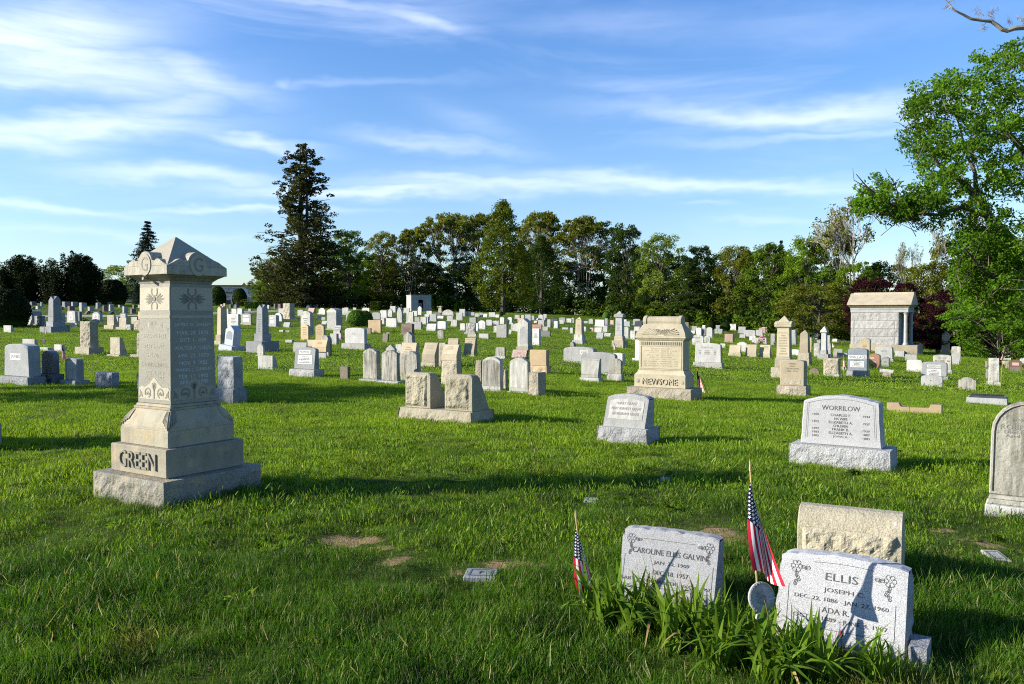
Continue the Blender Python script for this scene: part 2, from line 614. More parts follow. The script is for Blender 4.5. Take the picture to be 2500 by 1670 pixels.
leaf_mat('LF_DARK', (.022, .044, .007), (.050, .080, .010), trans=.25)
leaf_mat('LF_CON', (.036, .044, .013), (.075, .078, .024), trans=.2)
leaf_mat('LF_YEW', (.008, .014, .003), (.018, .030, .006), trans=.08)
leaf_mat('LF_SPR', (.016, .028, .020), (.030, .046, .028), trans=.1)
leaf_mat('LF_ARB', (.050, .072, .006), (.095, .120, .010), trans=.2)
leaf_mat('LF_PUR', (.020, .005, .008), (.048, .010, .014), trans=.3)
leaf_mat('LF_OAK', (.052, .125, .008), (.105, .195, .014), trans=.4)
leaf_mat('LF_BRIGHT', (.075, .15, .018), (.11, .19, .03), trans=.3)
leaf_mat('LF_STRAP', (.080, .160, .012), (.155, .245, .024), trans=.35, rough=.6)
leaf_mat('LF_DRY', (.40, .32, .14), (.30, .20, .09), trans=.2)

# ------------------------------------------------------------------ ground
SOIL_PX = [(835, 1331, 48, 12), (888, 1322, 46, 9), (932, 1338, 40, 7), (965, 1368, 45, 10), (1240, 1378, 85, 13), (1755, 1292, 75, 26), (1320, 1380, 40, 8), (1130, 1395, 60, 9),
           (2400, 1322, 70, 12), (2310, 1296, 45, 10), (30, 1192, 40, 8), (700, 1300, 40, 6), (2330, 1620, 60, 14), (1700, 975, 30, 3)]
SOIL = []
SOIL_W = [1.5, 1.3, 1.0, 1.2, .75, .85, .8, .6, .7, .6, .6, .5, .5, .5]
for px, py, hw, hh in SOIL_PX:
    c0 = ground(px, py)
    rx = hw / F * c0.y
    ry = abs(ground(px, py - hh).y - ground(px, py + hh).y) / 2
    SOIL.append((c0.x, c0.y, rx, ry))


def axis(parts):
    out = []
    for a, b, st in parts:
        out += list(np.arange(a, b, st))
    return np.array(out)


xs = axis([(-900, -200, 60), (-200, -70, 6), (-70, -22, 1.2), (-22, -8, .45), (-8, 8, .16), (8, 22, .45), (22, 70, 1.2), (70, 200, 6), (200, 901, 60)])
ys = axis([(-300, -40, 40), (-40, -4, 4), (-4, 1, .5), (1, 13, .16), (13, 30, .4), (30, 70, .9), (70, 140, 2), (140, 300, 12), (300, 1501, 120)])
GX, GY = np.meshgrid(xs, ys)
GZ = g(GX, GY)
nx_, ny_ = len(xs), len(ys)
V = np.stack([GX.ravel(), GY.ravel(), GZ.ravel()], 1)
ii = (np.arange(ny_ - 1)[:, None] * nx_ + np.arange(nx_ - 1)[None, :]).ravel()
Fq = np.stack([ii, ii + 1, ii + nx_ + 1, ii + nx_], 1)

gm = bpy.data.materials.new('LAWN')
gm.use_nodes = True
t = NT(gm.node_tree)
b = gm.node_tree.nodes['Principled BSDF']
ge = t.n('ShaderNodeNewGeometry')
P = ge.outputs['Position']
c = t.mix(t.ramp(t.noise(P, .9, 4), .3, .7), rgb(.045, .085, .007), rgb(.080, .135, .010))
c = t.mix(t.ramp(t.noise(P, .12, 3), .4, .65, 0, .5), c, rgb(.070, .120, .010))
c = t.mix(t.ramp(t.noise(P, 9, 4, .7), .40, .75, 0, .6), c, rgb(.018, .032, .005))
c = t.mix(t.ramp(t.noise(P, 3.2, 4, .7), .60, .78, 0, .6), c, rgb(.12, .10, .04))
c = t.mix(t.ramp(t.noise(P, 38, 3, .7), .42, .60, 0, .8), c, rgb(.035, .032, .012))
sp = t.n('ShaderNodeSeparateXYZ')
t.put(sp.inputs[0], P)
mask = None
for (sx, sy, rx, ry), sw in zip(SOIL, SOIL_W):
    u = t.m('DIVIDE', t.m('SUBTRACT', sp.outputs[0], sx), rx)
    v = t.m('DIVIDE', t.m('SUBTRACT', sp.outputs[1], sy), ry)
    e = t.m('SUBTRACT', sw, t.m('ADD', t.m('MULTIPLY', u, u), t.m('MULTIPLY', v, v)))
    mask = e if mask is None else t.m('MAXIMUM', mask, e)
mask = t.m('ADD', mask, t.m('MULTIPLY', t.m('SUBTRACT', t.noise(P, 5.5, 5, .75), .5), 5.5))
mask = t.ramp(mask, .0, .7)
soilc = t.mix(t.noise(P, 30, 4, .7), rgb(.13, .085, .04), rgb(.40, .285, .15))
c = t.mix(mask, c, soilc)
t.put(b.inputs['Base Color'], c)
b.inputs['Roughness'].default_value = .95
b.inputs['Specular IOR Level'].default_value = .1
bp = t.n('ShaderNodeBump')
bp.inputs['Strength'].default_value = .9
bp.inputs['Distance'].default_value = .05
t.put(bp.inputs['Height'], t.m('ADD', t.noise(P, 45, 4, .7), t.noise(P, 7, 4, .6)))
t.put(b.inputs['Normal'], bp.outputs[0])
lawn = bpy.data.objects.new('lawn', np_mesh('lawn', V, Fq, gm))
C.objects.link(lawn)
lawn['kind'] = 'structure'

# a pale gravel lane between the rows, mostly hidden by the stones
lane_mat = flat_mat('LANE', (.23, .22, .20), .95, .2, scale=1.5)
LANES = [[(-40, 774), (120, 773), (280, 772.5), (450, 768), (600, 762.5), (700, 760)], [(1985, 820), (2045, 830), (2078, 836.5)]]
LANE_PTS = []
for ln in LANES:
    pts = [ground(*p) for p in ln]
    fine_ = []
    for a, b2 in zip(pts, pts[1:]):
        k = max(2, int((b2 - a).length / .8))
        fine_ += [a.lerp(b2, i / k) for i in range(k)]
    fine_.append(pts[-1])
    LANE_PTS += fine_
    vs, fs = [], []
    for i, p in enumerate(fine_):
        tn = (fine_[min(i + 1, len(fine_) - 1)] - fine_[max(i - 1, 0)])
        nr = Vector((-tn.y, tn.x, 0)).normalized()
        for k in range(-2, 3):
            q = p + nr * (k * .6)
            vs.append((q.x, q.y, float(g(q.x, q.y)) + .035))
    for i in range(len(fine_) - 1):
        for k in range(4):
            fs.append((i * 5 + k, i * 5 + k + 1, i * 5 + k + 6, i * 5 + k + 5))
    o = MB().add(vs, fs).build('gravel_lane', lane_mat)
    o['kind'] = 'structure'
LANE_A = np.array([(p.x, p.y) for p in LANE_PTS])

# ------------------------------------------------------------------ buildings
GRID = R(-32.7)                  # the way the grave rows face


def mausoleum_columns():
    Yd = 50.0
    mpp = Yd / F
    P0 = ground(2078, 853)
    P0 = onground(2077, P0.y) if 30 < P0.y < 90 else onground(2077, Yd)
    mpp = P0.y / F
    k = (2150 - 1250) / F
    ex = (math.cos(GRID) - k * math.sin(GRID))
    root = empty('column_mausoleum', (P0.x, P0.y, P0.z), GRID,
                 'pale granite mausoleum with tan stone roof and columned porch at its right end', 'mausoleum')
    u = mpp / 8.255            # metres per crop pixel
    L = lambda px: (px - 225) * u / ex
    D = 2.6
    zp = 105 * u
    zw = 760 * u + .0
    z1 = zp
    hw = 640 * u
    ch = hw / 4
    zb = zp + hw
    # podium
    MB().box(L(213), L(1065) - .004, -.12, D + .12, -.4, zp).build('podium', MATS['O'] if False else MATS['T'], root, .02)
    MB().box(L(1065), L(1555), -.12, D + .12, -.4, zp - .004).build('podium', MATS['T'], root, .02)
    Lw = L(1178)
    # core, just inside the blocks
    MB().box(.06, Lw - .06, .06, D - .06, zp, zb).build('core_wall', MATS['LR'], root)
    seed = 3
    for r_ in range(4):
        za, zc = zp + (3 - r_) * ch + .006, zp + (4 - r_) * ch - .006
        if r_ % 2 == 0:
            segs = [(0, Lw)]
        else:
            segs = [(0, L(298)), (L(300), L(1100)), (L(1102), Lw)]
        for a, b2 in segs:
            seed += 1
            MB().rock(a + .004, b2 - .004, 0.0, .30, za, zc, .032, .055, seed, sides='frl').build('stone_block', MATS['LR'], root)
        # blocks of the far long wall and the end walls
        MB().rock(0, Lw, D - .30, D, za, zc, .05, .12, seed + 20, sides='b').build('stone_block', MATS['LR'], root)
        MB().rock(.004, .3, .304, D - .304, za, zc, .05, .12, seed + 40, sides='l').build('stone_block', MATS['LR'], root)
        if True:
            MB().box(Lw - .3, Lw, .304, D * .5 - .5, za, zc).build('stone_block', MATS['LR'], root)
            MB().box(Lw - .3, Lw, D * .5 + .5, D - .304, za, zc).build('stone_block', MATS['LR'], root)
    MB().box(Lw - .2, Lw - .12, D * .5 - .5, D * .5 + .5, zp, zb - .1).build('door', MATS['BRONZE'], root)
    # columns and pilasters of the porch
    for y_ in (.17, D - .17):
        cx = L(1312)
        cr = 38 * u
        ob = MB().lathe([(cr * 1.45, zp), (cr * 1.45, zp + .06), (cr * 1.25, zp + .10), (cr * 1.05, zp + .14), (cr, zp + .2), (cr * .92, zb - .16),
                         (cr * 1.0, zb - .14), (cr * 1.05, zb - .11), (cr * 1.35, zb - .07), (cr * 1.35, zb - .004)], 24)
        ob.xform(Matrix.Translation((cx, y_, 0)))
        ob.build('column', MATS['L'], root, smooth=False)
    Le = L(1362)
    e1, e2 = zb, zb + 95 * u * .55
    MB().box(-.02, Le, -.03, D + .03, zb, zb + .16).build('entablature', MATS['L'], root, .008)
    MB().box(-.035, Le + .015, -.045, D + .045, zb + .162, zb + .33).build('entablature', MATS['L'], root, .008)
    zc0 = zb + .332
    MB().frus(-.07, Le + .06, -.10, D + .10, zc0, -.17, Le + .15, -.22, D + .22, zc0 + .14).build('cornice', MATS['TR'], root, .006)
    rz = zc0 + .142
    rh = .80
    MB().prism_yz([(-.30, rz), (D + .30, rz), (D + .30, rz + .08), (D * .5 + .25, rz + rh), (D * .5 - .25, rz + rh), (-.30, rz + .08)], L(158), L(1432)).build('roof', MATS['T'], root, .01)
    MB().prism_yz([(D * .5 - .62, rz + rh * .62), (D * .5 + .62, rz + rh * .62), (D * .5 + .3, rz + rh + .05), (D * .5 - .3, rz + rh + .05)], L(225), L(1428)).build('ridge_cap', MATS['T'], root, .01)


def mausoleum_white():
    Yd = 104.0
    P0 = onground(1004, Yd)
    yaw = R(20)
    mpp = Yd / F
    u = mpp / 5.59
    k = (1029 - 1250) / F
    ex = math.cos(yaw) - k * math.sin(yaw)
    root = empty('white_mausoleum', P0, yaw, 'small white flat-roofed mausoleum with a dark open doorway below the wood', 'mausoleum')
    W = 276 * u / ex
    topz = at(1004, 719.5, Yd).z - P0.z
    hz = topz
    D = 2.6
    dz = hz * .70
    a, b2 = W * .355, W * .61
    MB().box(0, a, 0, .3, -.6, dz).build('front_wall', MATS['BLUEG'] if False else MATS['W'], root)
    MB().box(b2, W, 0, .3, -.6, dz).build('front_wall', MATS['W'], root)
    MB().box(0, .3, .302, D, -.6, dz - .002).build('side_wall', MATS['W'], root)
    MB().box(W - .3, W, .302, D, -.6, dz - .002).build('side_wall', MATS['W'], root)
    MB().box(.302, W - .302, D - .2, D - .002, -.6, dz - .004).build('back_wall', MATS['W'], root)
    MB().box(-.01, W + .01, -.012, D + .01, dz, dz + .05).build('string_course', MATS['L'], root)
    MB().box(0, W, -.003, D, dz + .052, hz - .1).build('frieze', MATS['W'], root)
    MB().box(-.03, W + .03, -.035, D + .03, hz - .098, hz).build('roof_slab', MATS['W'], root)
    fr = MB()
    fr.box(a + .04, a + .1, .34, .4, -.3, dz - .05)
    fr.box(b2 - .1, b2 - .04, .34, .4, -.3, dz - .05)
    fr.box(a + .1, b2 - .1, .34, .4, dz * .72, dz * .75)
    d_ = fr.build('door', MATS['BLACK'], root)
    MB().box(a + .1, b2 - .1, .36, .38, -.3, dz * .72).build('pane', MATS['GLASS'], d_)
    # cut letters of the frieze, too small to read
    rr = random.Random(4)
    x = W * .27
    mb = MB()
    while x < W * .72:
        mb.box(x, x + .05, -.008, -.004, dz + hz * .13, dz + hz * .16)
        x += .085
    mb.build('inscription', MATS['CUTG'], root)['kind'] = 'stuff'


def school_building():
    Yd = 190.0
    z0 = float(g(onground(560, Yd).x, Yd))
    root = empty('long_building', onground(560, Yd), R(4), 'long low pale building with a blue window band and stone-clad wall, far behind the rows', 'building')
    m = Yd / F
    X = lambda px: (px - 560) * m
    Z = lambda py: at(560, py, Yd).z - z0
    D = 14
    MB().box(X(270), X(760), .2, D, -4, Z(699)).build('wall', MATS['WALLPALE'], root)
    MB().box(X(268), X(762), -.25, D + .2, Z(699), Z(696)).build('roof', MATS['ROOFDARK'], root)
    MB().box(X(520), X(571), -.6, .195, -4, Z(709.5)).build('stone_panel', MATS['LR'], root)
    MB().box(X(322), X(338), -1.2, .195, -4, Z(703)).build('stone_panel', MATS['LR'], root)
    i = 0
    px = 543.0
    while px < 740:
        for q0, q1 in ((703, 717), (724, 737)):
            if i % 4 != 3 and not (q0 > 720 and px < 572):
                fr = MB()
                fr.box(X(px), X(px + .7), .05, .195, Z(q1), Z(q0))
                fr.box(X(px + 14.3), X(px + 15), .05, .195, Z(q1), Z(q0))
                fr.box(X(px + .7), X(px + 14.3), .05, .195, Z(q0) - .12, Z(q0))
                fr.box(X(px + .7), X(px + 14.3), .05, .195, Z(q1), Z(q1) + .12)
                f_ = fr.build('window', MATS['FASCIA'], root)
                MB().box(X(px + .7), X(px + 14.3), .12, .15, Z(q1) + .12, Z(q0) - .12).build('pane', MATS['GLASS'], f_)
        px += 15.6
        i += 1
    text(root, 's A. Brud', .8, (X(555), -.64, Z(713)), MATS['BLACK'], fit=28 * m, fith=5 * m, ext=.02, kind_name='sign_lettering')
    text(root, 'nter', .8, (X(549.5), -.64, Z(721)), MATS['BLACK'], fit=11 * m, fith=4.5 * m, ext=.02, kind_name='sign_lettering')
    MB().frus(X(579), X(590), 4, 5, Z(696), X(584.2), X(584.8), 4.4, 4.6, Z(688)).build('spire', MATS['ROOFDARK'], root)
    MB().box(X(555), X(570), -2.6, -2.2, -4, Z(733)).build('entrance_canopy', MATS['BLACK'], root)


mausoleum_columns()
mausoleum_white()
school_building()

# ------------------------------------------------------------------ trees
rng = np.random.default_rng(7)


def leaf_quads(Cn, size, rng, out=None, obias=0.6, up=0.35, aspect=.62):
    n = len(Cn)
    nr = rng.normal(size=(n, 3))
    nr /= np.linalg.norm(nr, axis=1)[:, None] + 1e-9
    if out is not None: nr = nr + obias * out
    nr[:, 2] += up
    nr /= np.linalg.norm(nr, axis=1)[:, None] + 1e-9
    tg = rng.normal(size=(n, 3))
    tg -= (tg * nr).sum(1)[:, None] * nr
    tg /= np.linalg.norm(tg, axis=1)[:, None] + 1e-9
    bt = np.cross(nr, tg)
    s = size * rng.uniform(.65, 1.35, n)[:, None]
    V = np.stack([Cn - tg * s * .5, Cn + bt * s * aspect * .5, Cn + tg * s * .5, Cn - bt * s * aspect * .5], 1).reshape(-1, 3)
    Fq = np.arange(n * 4, dtype=np.int32).reshape(n, 4)
    return V, Fq


def clump_points(cent, rad, per, rng, squash=.7):
    k = len(cent)
    d = rng.normal(size=(k, per, 3))
    d /= np.linalg.norm(d, axis=2)[..., None]
    rr = rng.uniform(.15, 1, (k, per, 1)) ** .5
    d = d * rr
    d[..., 2] *= squash
    rad = np.asarray(rad).reshape(-1, 1, 1) if hasattr(rad, '__len__') else rad
    pts = cent[:, None, :] + d * rad
    return pts.reshape(-1, 3), np.repeat(cent, per, 0)


TEMPL = {}


def template(style, seed):
    """crown and trunk meshes for a tree 12 m tall; returns (trunk mesh, [crown mesh], material names)"""
    key = (style, seed)
    if key in TEMPL: return TEMPL[key]
    rg = np.random.default_rng(seed * 31 + 5)
    rd = random.Random(seed * 17 + 3)
    H = 12.0
    tk = MB()
    leaf, bark = 'LF_MID', 'BARK'
    if style in ('broad', 'light', 'olive', 'dark', 'purple'):
        leaf = {'broad': 'LF_MID', 'light': 'LF_YEL', 'olive': 'LF_OLIVE', 'dark': 'LF_DARK', 'purple': 'LF_PUR'}[style]
        nC = 150
        cz = rg.uniform(.12, .97, nC)
        env = .40 * np.sin(PI * np.clip((cz + .06) / 1.09, 0, 1)) ** .62
        # big lobes give an uneven outline
        lob = rg.normal(size=(9, 3))
        lob /= np.linalg.norm(lob, axis=1)[:, None]
        an = rg.uniform(0, 2 * PI, nC)
        dirs = np.stack([np.cos(an), np.sin(an), (cz - .55) * 1.5], 1)
        dirs /= np.linalg.norm(dirs, axis=1)[:, None]
        w_ = .72 + .38 * np.clip((dirs @ lob.T).max(1) * 2 - 1, 0, 1)
        rr = env * w_ * rg.uniform(.2, 1, nC) ** .5
        cent = np.stack([np.cos(an) * rr, np.sin(an) * rr, cz], 1) * H
        pts, cc = clump_points(cent, rg.uniform(.5, 1.15, nC), 115, rg, .62)
        out = pts - np.array([0, 0, .45 * H])
        out /= np.linalg.norm(out, axis=1)[:, None]
        V, Fq = leaf_quads(pts, .25, rg, out)
        top = Vector((rd.uniform(-.4, .4), rd.uniform(-.4, .4), H * .72))
        tk.tube([(0, 0, -.5), (rd.uniform(-.1, .1), 0, H * .25), top * .7 + Vector((.1, 0, .5)), top], [.24, .18, .12, .04], 7)
        for i in range(0, nC, 3):
            c_ = Vector(cent[i])
            z0 = max(H * .12, c_.z - Vector((c_.x, c_.y)).length * 1.1 - .4)
            z0 = min(z0, H * .66)
            st = Vector((top.x * z0 / top.z, top.y * z0 / top.z, z0))
            md = st.lerp(c_, .55) + Vector((rd.uniform(-.25, .25), rd.uniform(-.25, .25), rd.uniform(-.3, .2)))
            tk.tube([st, md, c_], [.075, .045, .015], 4, cap=False)
    elif style == 'umbrella':
        leaf, bark = 'LF_OLIVE', 'BARKPALE'
        stems = []
        nS = 6
        for s in range(nS):
            a = rd.uniform(0, 2 * PI)
            bx, by = .9 * math.cos(a) * rd.random(), .9 * math.sin(a) * rd.random()
            a2 = a + rd.uniform(-.7, .7)
            r2 = rd.uniform(.06, .26) * H
            tip = Vector((math.cos(a2) * r2, math.sin(a2) * r2, H * rd.uniform(.74, .86)))
            md = Vector((bx, by, 0)).lerp(tip, .5) + Vector((rd.uniform(-.5, .5), rd.uniform(-.5, .5), .6))
            m1 = Vector((bx, by, 0)).lerp(md, .5) + Vector((rd.uniform(-.2, .2), rd.uniform(-.2, .2), 0))
            tk.tube([(bx, by, -.5), m1, md, tip], [.13, .10, .07, .035], 5)
            stems.append((md, tip))
        cent = []
        for i in range(185):
            rho = rd.random() ** .6
            a = rd.uniform(0, 2 * PI)
            edge = 1 + .16 * math.sin(3 * a + seed) + .1 * math.sin(7 * a)
            x, y = .42 * H * rho * math.cos(a) * edge, .42 * H * rho * math.sin(a) * edge
            zt = H * (.985 - .20 * rho ** 2.4) - (abs(rd.gauss(0, .85)) if rd.random() < .68 else rd.uniform(1.2, 6.0))
            c_ = Vector((x, y, zt))
            cent.append(c_)
            st_ = min(stems, key=lambda q: (q[1].xy - c_.xy).length)
            base = st_[0].lerp(st_[1], rd.uniform(.2, 1))
            if base.z > c_.z - .3: base = st_[0].lerp(st_[1], .1)
            md = base.lerp(c_, .5) + Vector((0, 0, -.35))
            tk.tube([base, md, c_], [.045, .03, .012], 4, cap=False)
        cent = np.array(cent)
        pts, cc = clump_points(cent, rg.uniform(.45, .95, len(cent)), 72, rg, .42)
        V, Fq = leaf_quads(pts, .27, rg, None, up=.7)
    elif style == 'column':
        leaf, bark = 'LF_ARB', 'BARK'
        nC = 330
        cz = rg.uniform(.07, 1.0, nC) ** .9
        env = .205 * np.where(cz < .3, .62 + .38 * sstep(.05, .3, cz), np.clip(1 - ((cz - .3) / .72) ** 1.75, 0.05, 1))
        an = rg.uniform(0, 2 * PI, nC)
        rr = env * (.55 + .5 * rg.uniform(0, 1, nC) ** .5) * (1 + .16 * np.sin(3 * an + cz * 9))
        cent = np.stack([np.cos(an) * rr, np.sin(an) * rr, cz], 1) * H
        pts, cc = clump_points(cent, rg.uniform(.3, .62, nC), 52, rg, 1.35)
        out = np.stack([np.cos(np.arctan2(pts[:, 1], pts[:, 0])), np.sin(np.arctan2(pts[:, 1], pts[:, 0])), 0 * pts[:, 0]], 1)
        V, Fq = leaf_quads(pts, .19, rg, out, .9, .15, .5)
        tk.tube([(0, 0, -.5), (.05, 0, 1.2), (0, 0, H * .9)], [.26, .2, .02], 8)
        tk.tube([(.15, .1, .3), (.7, .2, 1.5), (.9, .3, 3)], [.14, .1, .05], 6)
    elif style == 'yew':
        leaf, bark = 'LF_YEW', 'BARKDARK'
        cent = []
        for s in range(62):
            a = rd.uniform(0, 2 * PI)
            r0 = .40 * H * rd.random() ** .5
            hh = H * (1 - .45 * (r0 / (.42 * H)) ** 2) * rd.uniform(.82, 1.0)
            for j in range(14):
                q = j / 13
                cent.append((math.cos(a) * r0 * (.75 + .25 * q) + rd.gauss(0, .2), math.sin(a) * r0 * (.75 + .25 * q) + rd.gauss(0, .2), .3 + (hh - .3) * q))
        cent = np.array(cent)
        q = cent[:, 2] / H
        pts, cc = clump_points(cent, np.clip(1.2 - .8 * q, .35, 1.15), 60, rg, 1.1)
        out = pts - np.array([0, 0, 4])
        out /= np.linalg.norm(out, axis=1)[:, None]
        V, Fq = leaf_quads(pts, .34, rg, out, .6, .2, .5)
        tk.tube([(0, 0, -.5), (0, 0, H * .6)], [.3, .05], 6)
    elif style == 'spruce':
        leaf, bark = 'LF_SPR', 'BARKDARK'
        cent, rads = [], []
        tk.tube([(0, 0, -.5), (0, 0, H * .97)], [.2, .02], 6)
        lev = 26
        for L_ in range(lev):
            q = L_ / (lev - 1)
            z = H * (.06 + .93 * q)
            rmax = H * .245 * (1 - q) ** .85 + .1
            for k in range(max(3, int(9 * (1 - q) + 3))):
                a = rd.uniform(0, 2 * PI)
                rl = rmax * rd.uniform(.72, 1.08)
                tk.tube([(0, 0, z), (math.cos(a) * rl, math.sin(a) * rl, z - rl * .22 + .1)], [.03, .008], 3, cap=False)
                for j in range(1, 5):
                    f = j / 4
                    cent.append((math.cos(a) * rl * f, math.sin(a) * rl * f, z - rl * f * .22 + rd.gauss(0, .05)))
                    rads.append(.26 + .36 * (1 - q) * (1.1 - .5 * f))
        cent = np.array(cent)
        pts, cc = clump_points(cent, np.array(rads), 26, rg, .6)
        V, Fq = leaf_quads(pts, .22, rg, None, up=.25, aspect=.4)
    elif style == 'conifer':
        leaf, bark = 'LF_CON', 'BARKDARK'
        cent, rads = [], []
        tk.tube([(0, 0, -.5), (.05, 0, H * .5), (.02, .05, H * .99)], [.25, .16, .02], 7)
        tk.tube([(0, 0, H * .3), (-.45, .1, H * .5), (-.42, .1, H * .97)], [.12, .09, .015], 6)
        for L_ in range(150):
            q = rd.random() ** 1.1
            z = H * (.02 + .95 * q)
            env = H * (.255 * (1 - q) ** .78 + .035)
            a = rd.uniform(0, 2 * PI)
            rl = env * rd.uniform(.55, 1.1) * (1.25 if rd.random() < .12 else 1)
            sx = -.42 * min(1, q * 2) if rd.random() < .4 and q > .35 else 0
            up_ = rd.uniform(-.15, .42)
            st = Vector((sx, 0, z))
            en = st + Vector((math.cos(a) * rl, math.sin(a) * rl, rl * up_))
            md = st.lerp(en, .5) + Vector((0, 0, rl * .06))
            tk.tube([st, md, en], [.045 * (1.3 - q), .03, .01], 4, cap=False)
            nj = 3 + int(rl * 1.8)
            for j in range(nj):
                f = .25 + .75 * (j + rd.random()) / nj
                p = st.lerp(en, f)
                cent.append((p.x + rd.gauss(0, .16), p.y + rd.gauss(0, .16), p.z + rd.gauss(.08, .26)))
                rads.append(rd.uniform(.22, .46) * (1.1 - .5 * q))
        cent = np.array(cent)
        pts, cc = clump_points(cent, np.array(rads), 36, rg, .6)
        V, Fq = leaf_quads(pts, .17, rg, None, up=.2, aspect=.5)
    elif style in ('bare', 'semibare'):
        leaf, bark = 'LF_OLIVE', 'TWIG'
        tips = []

        def grow(p, d, ln, r, depth):
            n = 3
            pts = [p]
            for i in range(n):
                d = (d + Vector((rd.gauss(0, .10), rd.gauss(0, .10), rd.gauss(.04, .07)))).normalized()
                pts.append(pts[-1] + d * ln / n)
            tk.tube(pts, [max(q_, .013) for q_ in (r, r * .86, r * .72, r * .58)], 5 if depth < 2 else 3, cap=False)
            if depth >= 6:
                tips.append(pts[-1])
                return
            for k in range(3 if depth < 4 else 3):
                a = rd.uniform(0, 2 * PI)
                o_ = d.orthogonal().normalized()
                o_ = Matrix.Rotation(a, 3, d) @ o_
                nd = (d + o_ * rd.uniform(.22, .55) + Vector((0, 0, .08))).normalized()
                st = pts[-1] if k < 2 else pts[2]
                grow(st, nd, ln * rd.uniform(.60, .80), r * rd.uniform(.5, .60), depth + 1)
        grow(Vector((0, 0, -.4)), Vector((0, 0, 1)), H * .29, .17, 0)
        cent = np.array([tuple(p) for p in tips])
        sel = rg.random(len(cent)) < (.35 if style == 'semibare' else .14)
        low = cent[:, 2] < H * .62
        cent = cent[sel | (low & (rg.random(len(cent)) < (.6 if style == 'semibare' else .2)))]
        pts, cc = clump_points(cent, .42, 12, rg, .7)
        V, Fq = leaf_quads(pts, .2, rg, None)
    elif style == 'bush':
        leaf, bark = 'LF_MID', 'BARKDARK'
        nC = 60
        d = rg.normal(size=(nC, 3))
        d /= np.linalg.norm(d, axis=1)[:, None]
        d[:, 2] = np.abs(d[:, 2])
        cent = d * rg.uniform(.4, 1, (nC, 1)) * np.array([5.2, 5.2, 10.5])
        pts, cc = clump_points(cent, rg.uniform(1.0, 2.2, nC), 50, rg, .8)
        V, Fq = leaf_quads(pts, .85, rg, d[np.repeat(np.arange(nC), 50)])
        tk.tube([(0, 0, -.5), (0, 0, 6)], [.4, .1], 5)
    elif style == 'topiary':
        leaf, bark = 'LF_BRIGHT', 'BARKDARK'
        n = 5200
        u = rg.uniform(.02, .99, n)
        a = rg.uniform(0, 2 * PI, n)
        env = 5.6 * np.where(u < .35, .72 + .28 * (u / .35), np.sqrt(np.clip(1 - ((u - .35) / .66) ** 2, 0, 1)))
        r_ = env * rg.uniform(.86, 1.02, n)
        pts = np.stack([np.cos(a) * r_, np.sin(a) * r_, u * H], 1)
        out = pts - np.array([0, 0, 4.5])
        out /= np.linalg.norm(out, axis=1)[:, None]
        V, Fq = leaf_quads(pts, .8, rg, out, 1.4, .1)
        tk.lathe([(3.6, -.3), (4.6, 1), (5.0, 4.2), (4.4, 8), (2.6, 10.6), (.5, 11.4)], 16)
        bark = 'LF_DARK'
    me_t = None
    to = tk.build('trunk', MATS[bark])
    me_t = to.data
    bpy.data.objects.remove(to)
    me_c = np_mesh('crown', V, Fq, MATS[leaf])
    tv = np.array([v.co[:] for v in me_t.vertices])
    av = V if len(V) > 4000 and style not in ('bare', 'semibare') else np.concatenate([V, tv[tv[:, 2] > 3]])
    TEMPL[key] = (me_t, me_c, float(np.percentile(av[:, 2], 99.9)), float(np.percentile(np.hypot(av[:, 0], av[:, 1]), 96)))
    return TEMPL[key]


def tree(name, style, seed, px, Yd, top, wid, label, cat='tree', group=None, leaf=None, base=None, rz=None, nat=.8):
    """px: centre in the photograph, Yd: distance in metres, top: y of the crown top, wid: width in px"""
    mt, mc, tz, tr_ = template(style, seed)
    P = onground(px, Yd)
    if base is not None: P = ground(px, base)
    Yd = P.y
    h = at(px, top, Yd).z - P.z
    wm = wid / F * Yd
    root = empty(name, P, rz if rz is not None else (seed * 1.7 + px * .01), label, cat, group)
    sx = wm / (2 * tr_)
    sz = h / tz
    for nm, me in (('trunk', mt), ('crown', mc)):
        if leaf and nm == 'crown':
            k = (me.name, leaf)
            if k not in TEMPL:
                m2 = me.copy()
                m2.materials[0] = MATS[leaf]
                TEMPL[k] = m2
            me = TEMPL[k]
        o = bpy.data.objects.new(nm, me)
        C.objects.link(o)
        o.parent = root
        o.scale = (sx, sx, sz)
    return root


WG = 'trees of the wood behind the graves'
# ---- left of the picture
tree('yew_tree', 'yew', 1, 58, 92, 624, 118, 'dark rounded yew with a bristling top, leftmost of the two side by side', cat='tree', group='dark yews on the left', nat=.72)
tree('yew_tree', 'yew', 2, 178, 88, 618, 132, 'wider dark yew with a jagged top, right of the other dark yew', cat='tree', group='dark yews on the left', nat=.72)
tree('yew_bush', 'topiary', 1, 22, 58, 706, 96, 'near-black clipped bush cut off by the left edge of the picture', 'bush', leaf='LF_YEW', nat=.93)
tree('spruce_tree', 'spruce', 1, 364, 120, 541, 125, 'dark pointed spruce rising just behind the tall tan monument', nat=.42)
tree('maple_tree', 'light', 1, 300, 135, 648, 120, 'fresh light green leafy tree left of the tall tan monument', nat=.8)
tree('yew_bush', 'topiary', 1, 275, 96, 682, 70, 'dark round bush in front of the light green tree', 'bush', leaf='LF_YEW', nat=.93)
tree('conifer_bush', 'spruce', 1, 336, 104, 690, 26, 'dark narrow shrub hard against the left side of the tall tan monument', 'bush', nat=.5)
tree('arborvitae', 'topiary', 1, 575 + 11, 112, 704, 35, 'dark rounded egg-shaped evergreen in front of the long building', 'shrub', group='egg-shaped evergreens', leaf='LF_DARK', nat=.93)
tree('arborvitae', 'topiary', 1, 533, 112, 699, 38, 'dark egg-shaped evergreen touching the right edge of the tall tan monument', 'shrub', group='egg-shaped evergreens', leaf='LF_DARK', nat=.93)
